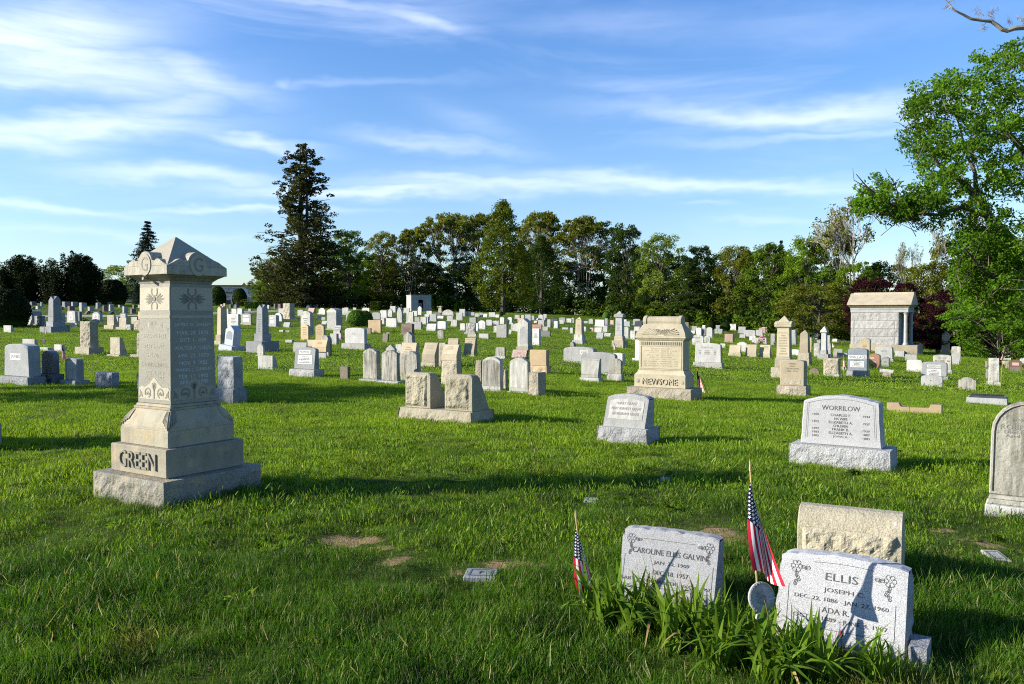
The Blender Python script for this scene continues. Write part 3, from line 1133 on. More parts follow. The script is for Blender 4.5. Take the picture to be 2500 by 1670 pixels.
# ---- the big ragged conifer and the wood
tree('cypress_tree', 'conifer', 1, 738, 113, 355, 240, 'tall ragged dark conifer, the highest tree of the skyline', nat=.47)
tree('maple_tree', 'light', 2, 668, 121, 630, 120, 'pale leafy tree peeping out under the left side of the tall ragged conifer', leaf='LF_OLIVE')
tree('linden_tree', 'broad', 1, 655, 119, 655, 80, 'low bushy green tree at the left foot of the tall ragged conifer')
tree('maple_tree', 'broad', 2, 852, 118, 562, 130, 'round-topped green tree just right of the tall ragged conifer', group=WG)
tree('maple_tree', 'olive', 3, 932, 122, 565, 100, 'olive green tree with a bushy top right of the round-topped green tree', group=WG)
tree('sumac_tree', 'umbrella', 1, 1000, 124, 560, 120, 'thin airy tree with flat leaf tufts left of the domed grove', group=WG)
tree('sumac_tree', 'umbrella', 2, 1095, 126, 520, 165, 'domed tree with many pale bare stems left of the tall clipped evergreen', group=WG)
tree('sumac_tree', 'umbrella', 3, 1180, 128, 522, 150, 'flat-domed tree rising directly behind the tall central evergreen', group=WG)
tree('cypress_tree', 'column', 1, 1228, 100, 488, 152, 'tall olive teardrop evergreen standing alone in the middle of the lawn', base=769, nat=.37)
tree('cypress_tree', 'column', 2, 1322, 103, 575, 128, 'dark shaded evergreen joined to the right side of the tall teardrop evergreen', leaf='LF_DARK', nat=.37)
tree('sumac_tree', 'umbrella', 1, 1330, 122, 518, 170, 'broad domed tree with olive crown right of the tall teardrop evergreen', group=WG, rz=2)
tree('sumac_tree', 'umbrella', 2, 1430, 118, 528, 160, 'domed olive tree sloping down at the right end of the domed grove', group=WG, rz=4)
tree('oak_tree', 'dark', 4, 1390, 120, 640, 130, 'dark low tree filling the gap under the right side of the domed grove', group=WG)
tree('oak_tree', 'dark', 5, 1040, 126, 640, 130, 'dark low tree behind the small white mausoleum', group=WG)
tree('oak_tree', 'dark', 6, 1140, 128, 640, 120, 'dark low tree between the pale bare stems and the teardrop evergreen', group=WG)
tree('maple_tree', 'dark', 1, 1530, 112, 546, 115, 'dark green tree with a pointed crown behind the pale yellow-green tree', group=WG)
tree('locust_tree', 'light', 3, 1612, 104, 570, 135, 'pale yellow-green feathery tree with a bare pale trunk', group=WG)
tree('oak_tree', 'dark', 2, 1705, 104, 600, 105, 'dark narrow tree right of the pale yellow-green tree', group=WG)
tree('hemlock_tree', 'conifer', 2, 1682, 100, 628, 110, 'dark conifer in the gap right of the pale yellow-green tree', group=WG, nat=.54, leaf='LF_DARK')
tree('oak_tree', 'olive', 4, 1795, 98, 600, 130, 'olive green tree whose foliage falls like a curtain, left of the bushy green wood', group=WG)
tree('maple_tree', 'broad', 5, 1880, 94, 594, 150, 'bushy mid green tree in the right half of the wood', group=WG)
tree('hemlock_tree', 'spruce', 2, 1905, 98, 588, 70, 'small pointed conifer tip showing above the bushy green wood', group=WG, nat=.5)
tree('maple_tree', 'broad', 6, 1965, 90, 578, 140, 'leafy green tree under the left half of the half-bare tree', group=WG)
tree('ash_tree', 'semibare', 1, 2045, 88, 520, 180, 'half-leafed tree with grey twigs above the leafy green trees', group=WG, nat=.72)
tree('ash_tree', 'bare', 2, 2095, 86, 484, 240, 'nearly bare grey tree with a fan of fine twigs behind the columned mausoleum', group=WG, nat=.72)
tree('ash_tree', 'bare', 3, 2212, 80, 590, 70, 'thin bare sapling between the two half-bare trees', nat=.72)
tree('ash_tree', 'semibare', 4, 2300, 74, 528, 190, 'half-bare twiggy tree right of the thin bare sapling', nat=.72)
tree('dogwood_tree', 'olive', 7, 2000, 76, 690, 190, 'low spreading olive tree with forked pale stems left of the columned mausoleum')
tree('maple_tree', 'broad', 8, 2090, 84, 640, 130, 'leafy green tree close behind the left end of the columned mausoleum', group=WG)
tree('maple_tree', 'purple', 1, 2130, 66, 676, 150, 'dark purple-leaved tree showing above the roof of the columned mausoleum', group='purple-leaved trees')
tree('maple_tree', 'purple', 2, 2210, 68, 690, 110, 'second purple-leaved tree over the right end of the mausoleum roof', group='purple-leaved trees')
tree('maple_tree', 'purple', 3, 2335, 58, 708, 185, 'dark purple-leaved tree with pale stems right of the columned mausoleum', group='purple-leaved trees')
tree('maple_tree', 'broad', 9, 2260, 72, 640, 150, 'leafy olive green tree between the two groups of purple-leaved trees', leaf='LF_OLIVE')
tree('maple_tree', 'broad', 3, 2440, 70, 640, 220, 'leafy green tree behind the low limbs of the big oak')
tree('maple_tree', 'broad', 7, 2440, 44, 690, 240, 'fresh green small tree with a thin pale trunk near the right edge', leaf='LF_OAK', rz=.6)
DEEP = ['behind the tall ragged conifer and the round-topped tree', 'between the round-topped and the olive bushy trees', 'behind the thin airy tree', 'behind the many pale bare stems',
        'right behind the tall teardrop evergreen', 'behind the joined shaded evergreen', 'behind the right end of the domed grove', 'left of the pale yellow-green feathery tree', 'right behind the pale yellow-green feathery tree',
        'behind the curtain-like olive tree', 'left behind the bushy mid green tree', 'below the small pointed conifer tip', 'behind the low spreading olive tree', 'behind the columned mausoleum roof',
        'behind the purple tree right of the mausoleum', 'behind the low limbs of the big oak', 'cut off by the right edge behind the big oak']
for i, (px, Yd, top, wid, st, sd) in enumerate([(820, 128, 610, 140, 'dark', 3), (905, 130, 620, 140, 'dark', 7), (985, 132, 640, 140, 'dark', 8), (1085, 134, 650, 150, 'dark', 9),
                                               (1250, 134, 600, 150, 'dark', 3), (1300, 130, 590, 140, 'olive', 8), (1475, 126, 590, 130, 'dark', 7), (1560, 122, 600, 140, 'dark', 8),
                                               (1650, 120, 620, 140, 'dark', 9), (1750, 112, 620, 150, 'dark', 3), (1840, 106, 610, 150, 'broad', 1), (1925, 102, 620, 150, 'dark', 7), (2010, 98, 620, 160, 'dark', 8),
                                               (2160, 90, 640, 150, 'dark', 9), (2360, 86, 620, 180, 'dark', 3), (2490, 84, 600, 200, 'broad', 2), (2590, 80, 560, 240, 'broad', 5)]):
    tree('forest_tree', st, sd, px, Yd, top, wid, 'dark tree deep inside the wood, ' + DEEP[i], group='trees deep inside the wood', rz=i * 1.3)

# ---- clipped shrubs and hedges among the graves
tree('round_shrub', 'topiary', 1, 870, 40, 757, 46, 'bright green clipped round shrub, left one of the touching pair', 'shrub', 'clipped shrubs', base=797, nat=.93)
tree('round_shrub', 'topiary', 1, 889, 40, 758, 44, 'clipped round shrub with its shaded right side, right one of the touching pair', 'shrub', 'clipped shrubs', base=797, nat=.93)
for px, top, bs, wd, lb, lf in [(1480, 761, 781, 18, 'small bright green egg-shaped shrub left of the capped grey pillar', 'LF_BRIGHT'),
                                (1594, 765, 783, 16, 'small bright green egg-shaped shrub behind the top of the wide tan tomb', 'LF_BRIGHT'),
                                (1506, 750, 772, 16, 'dull green bush behind the cap of the grey pillar', 'LF_MID'),
                                (1734, 784, 806, 24, 'dark clipped round shrub right behind the twin bright marble tablets', 'LF_DARK'),
                                (1770, 787, 808, 26, 'dark clipped ball shrub right of the grey stone among shrubs', 'LF_DARK'),
                                (1785, 778, 800, 20, 'pale green pointed shrub above the dark clipped ball', 'LF_BRIGHT'),
                                (1832, 776, 806, 30, 'loose green bush beside the low yellow-green hedge', 'LF_MID'),
                                (2029, 799, 812, 19, 'yellow-green clipped ball beside the white capped pillar', 'LF_YEL'),
                                (1222, 759, 773, 12, 'small bright shrub at the foot of the teardrop evergreen', 'LF_BRIGHT')]:
    tree('round_shrub', 'topiary', 1, px, 60, top, wd, lb, 'shrub', 'clipped shrubs', leaf=lf, base=bs, nat=.93)


def hedge(px0, px1, top, bot, label, leaf, depth=1.2):
    P = ground((px0 + px1) / 2, bot)
    wd = (px1 - px0) / F * P.y
    h = at(px0, top, P.y).z - P.z
    rg = np.random.default_rng(int(px0))
    root = empty('clipped_hedge', P, 0, label, 'hedge', 'clipped hedges')
    n = 2600
    q = rg.uniform(-1, 1, (n, 3))
    k = rg.integers(0, 3, n)
    s = np.where(rg.random(n) < .5, 1, -1)
    q[np.arange(n), k] = s * rg.uniform(.9, 1.03, n)
    pts = q * np.array([wd / 2, depth / 2, h / 2]) + np.array([0, 0, h / 2])
    out = np.zeros((n, 3))
    out[np.arange(n), k] = s
    V, Fq = leaf_quads(pts, .16, rg, out, 1.2, .1)
    o = bpy.data.objects.new('foliage', np_mesh('foliage', V, Fq, MATS[leaf]))
    C.objects.link(o)
    o.parent = root
    MB().box(-wd / 2 * .9, wd / 2 * .9, -depth * .44, depth * .44, -.3, h * .92).build('branches', MATS['LF_DARK'], root)


hedge(808, 840, 732, 752, 'flat-topped clipped hedge under the tall ragged conifer', 'LF_BRIGHT')
hedge(906, 928, 737, 760, 'square clipped hedge block left of the small white mausoleum', 'LF_ARB')
hedge(602, 626, 737, 754, 'low rounded bright hedge in front of the long building, nearer the conifer', 'LF_BRIGHT')
hedge(627, 645, 736, 750, 'low dark hedge at the foot of the tall ragged conifer', 'LF_MID')
hedge(1745, 1782, 787, 797, 'low yellow-green hedge behind the grey stones right of the wide tan tomb', 'LF_YEL')
hedge(1802, 1838, 789, 800, 'low yellow-green hedge left of the cream capped pillar', 'LF_YEL')
hedge(1970, 1990, 811, 824, 'small bright green hedge between the two cream pillars and the white pillar', 'LF_BRIGHT')

# ---- undergrowth along the edge of the wood
rg = np.random.default_rng(11)
edge = [(560, 126), (700, 118), (860, 120), (1000, 122), (1120, 122), (1250, 120), (1400, 116), (1500, 110), (1600, 102), (1700, 98), (1800, 92), (1900, 86), (2000, 82), (2100, 78), (2200, 74), (2300, 68), (2400, 66), (2560, 64), (2700, 60)]
n = 1900
px_ = rg.uniform(640, 2700, n)
Yd = np.interp(px_, [e[0] for e in edge], [e[1] for e in edge]) + rg.uniform(-1, 12, n)
X_ = (px_ - 1250) / F * Yd
hz = rg.uniform(.1, 1, n) ** 1.2 * (2.0 + 4.6 * np.clip((Yd - np.interp(px_, [e[0] for e in edge], [e[1] for e in edge])) / 10, 0, 1))
cent = np.stack([X_, Yd, g(X_, Yd) + hz], 1)
pts, cc = clump_points(cent, rg.uniform(.5, 1.3, n), 46, rg, .8)
V, Fq = leaf_quads(pts, .34, rg, None, up=.4)
half = len(Fq) // 2
ug = bpy.data.objects.new('undergrowth', np_mesh('undergrowth', V, Fq, MATS['LF_DARK']))
C.objects.link(ug)
ug['kind'] = 'stuff'
n = 260
px_ = rg.uniform(640, 2700, n)
Yd = np.interp(px_, [e[0] for e in edge], [e[1] for e in edge]) + rg.uniform(-2.5, 1, n)
X_ = (px_ - 1250) / F * Yd
cent = np.stack([X_, Yd, g(X_, Yd) + rg.uniform(.1, 1.6, n)], 1)
pts, cc = clump_points(cent, rg.uniform(.4, .9, n), 46, rg, .8)
V, Fq = leaf_quads(pts, .28, rg, None, up=.4)
ug = bpy.data.objects.new('woodland_brush', np_mesh('woodland_brush', V, Fq, MATS['LF_MID']))
C.objects.link(ug)
ug['kind'] = 'stuff'

# ---- the big oak on the right, its trunk just out of the picture
def big_oak():
    Y0 = 30.0
    base = onground(2640, Y0)
    root = empty('oak_tree', base, 0, 'big spreading oak whose leafy limbs reach in from the right edge', 'tree')
    rd = random.Random(5)
    tk = MB()
    L = lambda px, py, dy=0: at(px, py, Y0 + dy) - base
    limbs = [([(2640, 862), (2632, 760), (2600, 690), (2560, 640)], [.42, .36, .3, .26], 0),
             ([(2560, 640), (2470, 590), (2415, 530), (2385, 480), (2345, 440), (2290, 400), (2240, 330)], [.24, .2, .16, .13, .1, .07, .03], 0),
             ([(2415, 530), (2350, 505), (2290, 525), (2210, 520), (2160, 490), (2120, 460), (2090, 425)], [.1, .08, .06, .05, .04, .03, .012], -1),
             ([(2385, 480), (2380, 420), (2360, 380), (2340, 300), (2310, 230)], [.09, .07, .05, .03, .015], 1.5),
             ([(2560, 640), (2530, 500), (2500, 370), (2450, 310), (2420, 230)], [.22, .18, .13, .08, .03], 1),
             ([(2530, 500), (2560, 350), (2540, 200), (2500, 110)], [.14, .1, .06, .02], -1),
             ([(2632, 760), (2540, 720), (2450, 690), (2390, 650), (2350, 600)], [.13, .1, .07, .05, .02], -2),
             ([(2470, 590), (2440, 620), (2390, 640), (2350, 690)], [.08, .06, .04, .015], -1.5),
             ([(2120, 460), (2085, 440), (2082, 410)], [.02, .012, .005], -1), ([(2150, 485), (2105, 470), (2084, 452)], [.02, .012, .005], -1),
             ([(2200, 500), (2185, 450), (2165, 420), (2162, 412)], [.025, .018, .01, .005], -1),
             ([(2240, 335), (2195, 300), (2180, 298)], [.02, .01, .004], 0), ([(2230, 325), (2200, 265), (2188, 250)], [.02, .01, .004], .5),
             ([(2250, 345), (2200, 335), (2190, 332)], [.015, .01, .004], 0)]
    KN, tw = [], MB()
    for p, r_, dy in limbs:
        k = len(p)
        near_ = min(KN, key=lambda q: (q[0] - p[0][0]) ** 2 + (q[1] - p[0][1]) ** 2) if KN else (p[0][0], p[0][1], 0)
        d0 = near_[2]
        pts_ = [(x, y, d0 + (dy - d0) * i / (k - 1)) for i, (x, y) in enumerate(p)]
        if (near_[0], near_[1]) != tuple(p[0]): pts_, r_ = [near_] + pts_, [r_[0]] + r_
        tk.tube([L(*q) for q in pts_], r_, 7)
        KN += pts_
    blobs = [(2440, 160, 70, 60, 5, 8), (2380, 240, 70, 55, 6, 10), (2290, 240, 75, 50, 5, 10), (2240, 270, 40, 50, 4, 6), (2260, 340, 65, 60, 5, 10), (2350, 330, 90, 80, 7, 16),
             (2450, 300, 80, 90, 7, 16), (2290, 410, 75, 60, 5, 10), (2380, 420, 90, 60, 6, 12), (2480, 420, 70, 80, 7, 12), (2350, 490, 90, 45, 5, 10), (2260, 480, 70, 45, 4, 8),
             (2200, 495, 70, 42, 3, 11), (2150, 465, 45, 42, 2.5, 7), (2130, 500, 55, 24, 2.5, 7), (2250, 520, 90, 34, 3, 11), (2440, 560, 90, 60, 6, 12), (2390, 620, 70, 60, 5, 9),
             (2470, 660, 80, 70, 6, 11), (2380, 690, 60, 45, 4, 6), (2460, 760, 60, 60, 5, 7), (2570, 300, 90, 170, 8, 20), (2600, 550, 90, 130, 8, 14), (2590, 120, 80, 90, 6, 10),
             (2480, 130, 40, 40, 4, 4), (2495, 200, 50, 60, 4, 6), (2330, 205, 50, 30, 3, 4), (2365, 655, 45, 40, 4, 5), (2420, 705, 55, 40, 4, 6), (2430, 610, 50, 35, 4, 5), (2400, 585, 75, 45, 6, 12), (2480, 620, 60, 60, 6, 10), (2360, 640, 45, 60, 4, 8), (2450, 690, 70, 60, 6, 10), (2390, 740, 60, 50, 5, 8), (2480, 780, 50, 50, 5, 7)]
    rg = np.random.default_rng(3)
    cs = []
    for cx, cy, rx, ry, dd, n in blobs:
        n = int(n * 2.9)
        q = rg.normal(size=(n, 3))
        q /= np.linalg.norm(q, axis=1)[:, None]
        q *= rg.uniform(.1, 1, (n, 1)) ** .45
        for u in q:
            yy = Y0 + u[1] * dd * .55
            p = at(cx + u[0] * rx, cy + u[2] * ry, yy) - base
            cs.append(tuple(p))
            if rd.random() < .5:
                qv = Vector(p)
                tw.tube([qv, qv + Vector((rd.gauss(.2, .4), rd.gauss(0, .4), rd.gauss(-.35, .25)))], [.008, .016], 3, cap=False)
    cent = np.array(cs)
    pts, cc = clump_points(cent, rg.uniform(.2, .46, len(cent)), 66, rg, .7)
    V, Fq = leaf_quads(pts, .125, rg, None, up=.35, aspect=.5)
    tk.build('trunk', MATS['BARK'], root)
    tw.build('twigs', MATS['BARK'], root)['kind'] = 'stuff'
    o = bpy.data.objects.new('crown', np_mesh('crown', V, Fq, MATS['LF_OAK']))
    C.objects.link(o)
    o.parent = root


big_oak()


def bare_limb():
    Y0 = 15.0
    base = onground(2830, Y0)
    root = empty('bare_tree', base, 0, 'bare leafless limb with fine twigs in the top right corner', 'tree')
    rd = random.Random(8)
    tk = MB()
    L = lambda px, py: at(px, py, Y0) - base
    main = [(2620, 110), (2570, 80), (2530, 66), (2500, 67), (2478, 69), (2460, 75), (2445, 71), (2432, 60), (2420, 52), (2400, 50), (2370, 46), (2352, 36), (2330, 25), (2318, 10), (2303, -6)]
    tk.tube([(0, 0, -.3), (0, .1, 3), L(2700, 210)] + [L(*p) for p in main], [.3, .24, .15, .07, .055, .05, .045, .042, .04, .038, .034, .03, .028, .024, .02, .016, .012, .008], 6)

    def twig(p, d, ln, r, dep):
        q = p + d * ln
        m_ = p.lerp(q, .5) + Vector((rd.gauss(0, .03), rd.gauss(0, .03), rd.gauss(0, .03)))
        tk.tube([p, m_, q], [r, r * .8, r * .55], 3, cap=False)
        if dep:
            for k in range(3):
                twig(p.lerp(q, rd.uniform(.4, 1)), (d + Vector((rd.gauss(0, .55), rd.gauss(0, .4), rd.gauss(.1, .35)))).normalized(), ln * rd.uniform(.5, .85), r * .62, dep - 1)
    for px, py, dx, dz in [(2396, 48, -.2, 1), (2415, 50, .3, 1), (2425, 54, -.1, 1), (2492, 66, 0, 1), (2500, 66, -.5, .9), (2330, 24, -.9, .2), (2316, 8, .6, .5), (2404, 52, -.3, -.9), (2520, 66, .1, 1), (2480, 66, -.9, .6)]:
        twig(L(px, py), Vector((dx, rd.gauss(0, .3), dz)).normalized(), .12 if dz > 0 else .08, .006, 3)
    tk.build('trunk', MATS['BARKPALE'], root)


bare_limb()
# the tree beyond the left edge whose shade lies over the near left stones
SHADE = (-25.0, 14.5)
def shade_tree():
    mt, mc = template('broad', 4)[:2]
    root = empty('shade_tree', (SHADE[0], SHADE[1], float(g(*SHADE))), 1.0, 'leafy tree beyond the left edge whose shade falls across the near left graves', 'tree')
    for nm, me in (('trunk', mt), ('crown', mc)):
        o = bpy.data.objects.new(nm, me)
        C.objects.link(o)
        o.parent = root
        o.scale = (.74, .74, .80)


shade_tree()

# ------------------------------------------------------------------ gravestones
FOOT = []                        # footprints, for the longer grass round each stone
CR = {0: (0, 0, 1.0), 1: (0, 680, 5.590), 2: (480, 700, 5.590), 3: (840, 700, 5.590), 4: (1200, 700, 5.590), 5: (1560, 700, 5.590), 6: (1840, 700, 6.522), 7: (2140, 700, 6.522),
      8: (940, 880, 3.354), 9: (1900, 940, 3.913)}
RD = random.Random(21)


def top_outline(style, a, z0, z1, wb=None):
    """outline of a stone front: half width a at the top, wb at the bottom"""
    wb = a if wb is None else wb
    h = z1 - z0
    pts = [(-wb, z0), (wb, z0)]
    arc = []
    if style == 'flat':
        arc = [(a, z1), (-a, z1)]
    elif style in ('arch', 'serp'):
        r = (.22 if style == 'arch' else .10) * a * 2 * .9
        r = min(r, h * .5)
        n = 9
        arc = [(a * math.cos(PI * i / (n - 1)), z1 - r + r * math.sin(PI * i / (n - 1)) ** (1.0 if style == 'arch' else .8)) for i in range(n)]
        if style == 'arch':
            arc = [(a - 2 * a * i / (n - 1), z1 - r + r * (1 - (1 - 2 * i / (n - 1)) ** 2)) for i in range(n)]
    elif style == 'round':
        n = 13
        r = min(a, h * .8)
        arc = [(a * math.cos(PI * i / (n - 1)), z1 - r + r * math.sin(PI * i / (n - 1))) for i in range(n)]
    elif style == 'lancet':
        r = min(2.1 * a, h * .7)
        arc = [(a, z1 - r), (a * .86, z1 - r * .6), (a * .55, z1 - r * .25), (0, z1), (-a * .55, z1 - r * .25), (-a * .86, z1 - r * .6), (-a, z1 - r)]
    elif style == 'gable':
        r = min(.75 * a, h * .5)
        arc = [(a, z1 - r), (0, z1), (-a, z1 - r)]
    elif style == 'shld':
        r = min(.38 * a, h * .4)
        b_ = a * .72
        n = 9
        arc = [(a, z1 - r)] + [(b_ * math.cos(PI * i / (n - 1)), z1 - r * .9 + r * .9 * math.sin(PI * i / (n - 1))) for i in range(n)] + [(-a, z1 - r)]
    elif style == 'rag':
        rr = random.Random(int(a * 9999))
        n = 8
        arc = [(a - 2 * a * i / n, z1 - rr.uniform(0, .09) * a * 2) for i in range(n + 1)]
    return pts + arc


KINDS = {'T': 'tan', 'TR': 'rough tan', 'C': 'cream', 'G': 'grey', 'L': 'pale grey', 'W': 'white', 'M': 'stained marble', 'N': 'streaked white', 'D': 'dark grey', 'K': 'blue-black', 'P': 'pink',
         'R': 'reddish brown', 'B': 'brown weathered', 'O': 'orange-tan', 'Z': 'bluish white', 'LR': 'rough pale grey', 'GR': 'rough grey', 'WB': 'bright white', 'BLUEG': 'blue-grey', 'RB': 'russet', 'ROB': 'stained'}
SHAPES = {'flat': 'square-topped headstone', 'arch': 'arched headstone', 'serp': 'gently curved headstone', 'round': 'round-topped headstone', 'lancet': 'pointed headstone', 'gable': 'gabled headstone',
          'shld': 'shouldered headstone', 'rag': 'ragged-topped stone', 'wedge': 'wedge-shaped marker', 'slant': 'slant-faced marker', 'block': 'low block marker', 'rock': 'rock-faced block',
          'obelisk': 'obelisk', 'pillar': 'capped pillar', 'roll': 'scroll-topped slant marker', 'pent': 'slant-faced marker', 'ped': 'pedestal'}
AUTO = []
STONES = 0


def dashes(x0, x1, z0, z1, rows, y, lean, zref, seed, thick=.003):
    rr = random.Random(seed)
    mb = MB()
    dz = (z1 - z0) / rows
    for i in range(rows):
        zc = z1 - (i + .5) * dz
        ln = (x1 - x0) * rr.uniform(.45, .98)
        x = (x0 + x1) / 2 - ln / 2
        while x < (x0 + x1) / 2 + ln / 2 - .01:
            wd = rr.uniform(.03, .09) * (x1 - x0) * 1.4
            za, zb = zc - dz * .22, zc + dz * .22
            xe = min(x + wd, (x0 + x1) / 2 + ln / 2)
            mb.add([(x, y + lean * (za - zref) - thick, za), (xe, y + lean * (za - zref) - thick, za), (xe, y + lean * (zb - zref) - thick, zb), (x, y + lean * (zb - zref) - thick, zb)], [(0, 1, 2, 3)])
            x = xe + (x1 - x0) * .035
    return mb


def stone(cr, kind, xl, xr, xs, yt, yb, mat, label=None, cat=None, base=.18, bm=.09, style=None, lean=None, panels=(), lines=(), texts=(), yaw=0, tilt=0, roll=0, bmat=None, taper=1.0,
          name=None, group=None, dmax=None, rough=False, cut='CUTG', plinth=None, capmat=None):
    """a gravestone read off the photograph: xl..xr front face, xs right end of the visible side, yt top, yb foot of the front"""
    global STONES
    ox, oy, s = CR[cr]
    l, r, sx, top, bot = ox + xl / s, ox + xr / s, ox + xs / s, oy + yt / s, oy + yb / s
    th = GRID + R(yaw + (RD.gauss(0, 4) if not label else 0))
    P = ground((l + r) / 2, bot)
    k = P.x / P.y
    exx, exy = math.cos(th), math.sin(th)
    wd = (r - l) / F * P.y / (exx - k * exy)
    den = (-math.sin(th) - k * math.cos(th))
    d = (sx - r) / F * P.y / den if den > .12 else .3 * wd
    d = max(.10 if kind in SHAPES else .1, min(d, dmax or (wd * 1.0 + .15)))
    mpp = P.y / F
    H = (bot - top) * mpp
    small = (bot - top) < 34
    hb = base * H if base else 0
    m_ = bm * wd if base else 0
    D = d + 2 * m_
    ey = Vector((-exy, exx, 0))
    O = P + ey * (D / 2)
    zO = min(float(g(O.x, O.y)), P.z + .05)
    root = empty(name or ('monument' if kind in ('obelisk', 'pillar', 'ped') else 'gravestone' if kind not in ('wedge', 'slant', 'roll', 'pent', 'block', 'rock') else 'grave_marker'),
                 (O.x, O.y, P.z), th, tilt=(R(tilt + (RD.gauss(0, 1.1) if not label else 0)), R(roll + (RD.gauss(0, 1.3) if not label else 0))))
    STONES += 1
    cat = cat or ('monument' if kind in ('obelisk', 'pillar', 'ped') else 'headstone' if kind not in ('wedge', 'slant', 'roll', 'pent', 'block', 'rock') else 'grave marker')
    root['category'] = cat
    root['group'] = group or {'monument': 'pillars and obelisks among the graves', 'headstone': 'upright headstones across the lawn', 'grave marker': 'low grave markers across the lawn'}.get(cat, cat)
    if label:
        root['label'] = label
    else:
        AUTO.append((root, (l + sx) / 2, bot, top, mat, style or kind))
    bm_ = MATS[bmat or {'T': 'TR', 'L': 'LR', 'W': 'LR', 'G': 'GR', 'BLUEG': 'LR', 'M': 'N', 'N': 'N', 'C': 'TR', 'O': 'O', 'P': 'LR', 'R': 'R', 'RB': 'RB'}.get(mat, mat)]
    mt = MATS[mat]
    a = wd / 2
    y0 = -d / 2
    seed = int(l * 7 + top)
    near = P.y < 24
    bv = min(.014, wd * .02)
    parts = []
    if base:
        if near:
            MB().rock(-a - m_, a + m_, -D / 2, D / 2, -.1, hb, min(.03, hb * .15), max(.035, wd / 30), seed, top_in=.012).build('base', bm_, root)
        else:
            bb = MB().frus(-a - m_, a + m_, -D / 2, D / 2, -.12, -a - m_ + .01, a + m_ - .01, -D / 2 + .01, D / 2 - .01, hb)
            parts.append(('base', bb, bm_))
    zb = hb if base else -.12
    zref = max(zb, 0)
    fl = 0.0
    shp = style or ('flat' if kind in ('wedge', 'slant', 'pent', 'block', 'rock', 'roll') else kind)
    body = MB()
    if kind in ('wedge',):
        tp = d * .38
        body.prism_yz([(y0, zb), (y0, H), (y0 + tp, H), (d / 2, zref + (H - zref) * .12), (d / 2, zb)], -a, a)
    elif kind in ('slant', 'pent', 'roll'):
        nz = zref + (H - zref) * (.16 if kind == 'slant' else .38 if kind == 'pent' else .14)
        fl = lean if lean is not None else (d * .55) / max(.05, H - nz)
        fl = min(fl, (d * .72) / max(.05, H - nz))
        o = top_outline(shp, a, nz, H)
        body.prism_xz(o, y0, d / 2, fl, nz)
        nb = MB().box(-a, a, y0, d / 2, zb, nz)
        body.add(nb.V, nb.F)
        zref = nz
        if kind == 'roll':
            rr_ = d * .17
            yc, zc = y0 + fl * (H - nz) + rr_ * .4, H - rr_
            n0 = len(body.V)
            body.prism_yz([(yc + rr_ * math.cos(q * PI / 5), zc + rr_ * math.sin(q * PI / 5)) for q in range(10)], -a * 1.03, a * 1.03)
    elif kind == 'block':
        body.box(-a, a, y0, d / 2, zb, H)
    elif kind == 'rock':
        body.rock(-a, a, y0, d / 2, zb, H, min(.05, wd * .08), max(.03, wd / 22), seed, top_in=.01)
    elif kind == 'obelisk':
        ph = plinth or .17
        z1 = hb + (H - hb) * ph
        parts.append(('plinth', MB().sq(wd * 1.28, hb, wd * 1.26, z1, d0=d * 1.28, d1=d * 1.26), MATS[bmat or mat]))
        rt = .86 * taper
        gh = wd * .42
        zs = H - gh
        body.sq(wd, z1, wd * rt, zs, d0=d, d1=d * rt)
        aw, ad = wd * rt / 2, d * rt / 2
        cp = MB()
        if shp == 'gable':          # four small gables
            cp.add([(-aw, -ad, zs), (aw, -ad, zs), (aw, ad, zs), (-aw, ad, zs), (0, -ad, H), (aw, 0, H), (0, ad, H), (-aw, 0, H), (0, 0, H)],
                   [(0, 1, 4), (1, 2, 5), (2, 3, 6), (3, 0, 7), (1, 5, 8, 4), (2, 6, 8, 5), (3, 7, 8, 6), (0, 4, 8, 7)])
        else:
            cp.add([(-aw, -ad, zs), (aw, -ad, zs), (aw, ad, zs), (-aw, ad, zs), (0, 0, H)], [(0, 1, 4), (1, 2, 4), (2, 3, 4), (3, 0, 4)])
        body.add(cp.V, cp.F)
        zref, fl = z1, (wd * (1 - rt) / 2) / max(.1, zs - z1)
    elif kind == 'pillar':
        ph = plinth or .16
        z1 = hb + (H - hb) * ph
        z2 = H - (H - hb) * .24
        z3 = H - (H - hb) * .16
        parts.append(('plinth', MB().sq(wd * 1.22, hb, wd * 1.2, z1 * .8 + hb * .2, d0=d * 1.22, d1=d * 1.2).sq(wd * 1.18, z1 * .8 + hb * .2 + .001, wd * 1.02, z1, d0=d * 1.18, d1=d * 1.02), MATS[bmat or mat]))
        body.sq(wd, z1, wd * .92, z2, d0=d, d1=d * .92)
        cm = MATS[capmat or mat]
        cp = MB().sq(wd * .92, z2, wd * 1.25, z2 + (z3 - z2) * .3, d0=d * .92, d1=d * 1.25).sq(wd * 1.3, z2 + (z3 - z2) * .3 + .001, wd * 1.3, z3, d0=d * 1.3, d1=d * 1.3)
        cp.sq(wd * 1.2, z3, .02, H, d0=d * 1.2, d1=.02)
        for q in range(4):
            n0 = len(cp.V)
            c_ = wd * .65 if q % 2 == 0 else d * .65
            dd = d * .65 if q % 2 == 0 else wd * .65
            rr_ = wd * .5
            cp.prism_xz([(rr_ * math.cos(PI * i / 8), z3 - .01 + rr_ * .5 * math.sin(PI * i / 8)) for i in range(9)], -dd - .004, -dd * .6)
            cp.xform(Matrix.Rotation(q * PI / 2, 4, 'Z'), n0)
        parts.append(('cap', cp, cm))
        zref, fl = z1, wd * .04 / (z2 - z1)
    else:
        fl = lean or 0.0
        body.prism_xz(top_outline(shp, a * taper, zb, H, a), y0, d / 2, fl, zb)
        zref = zb
    parts.append(('die' if base else 'slab', body, mt))
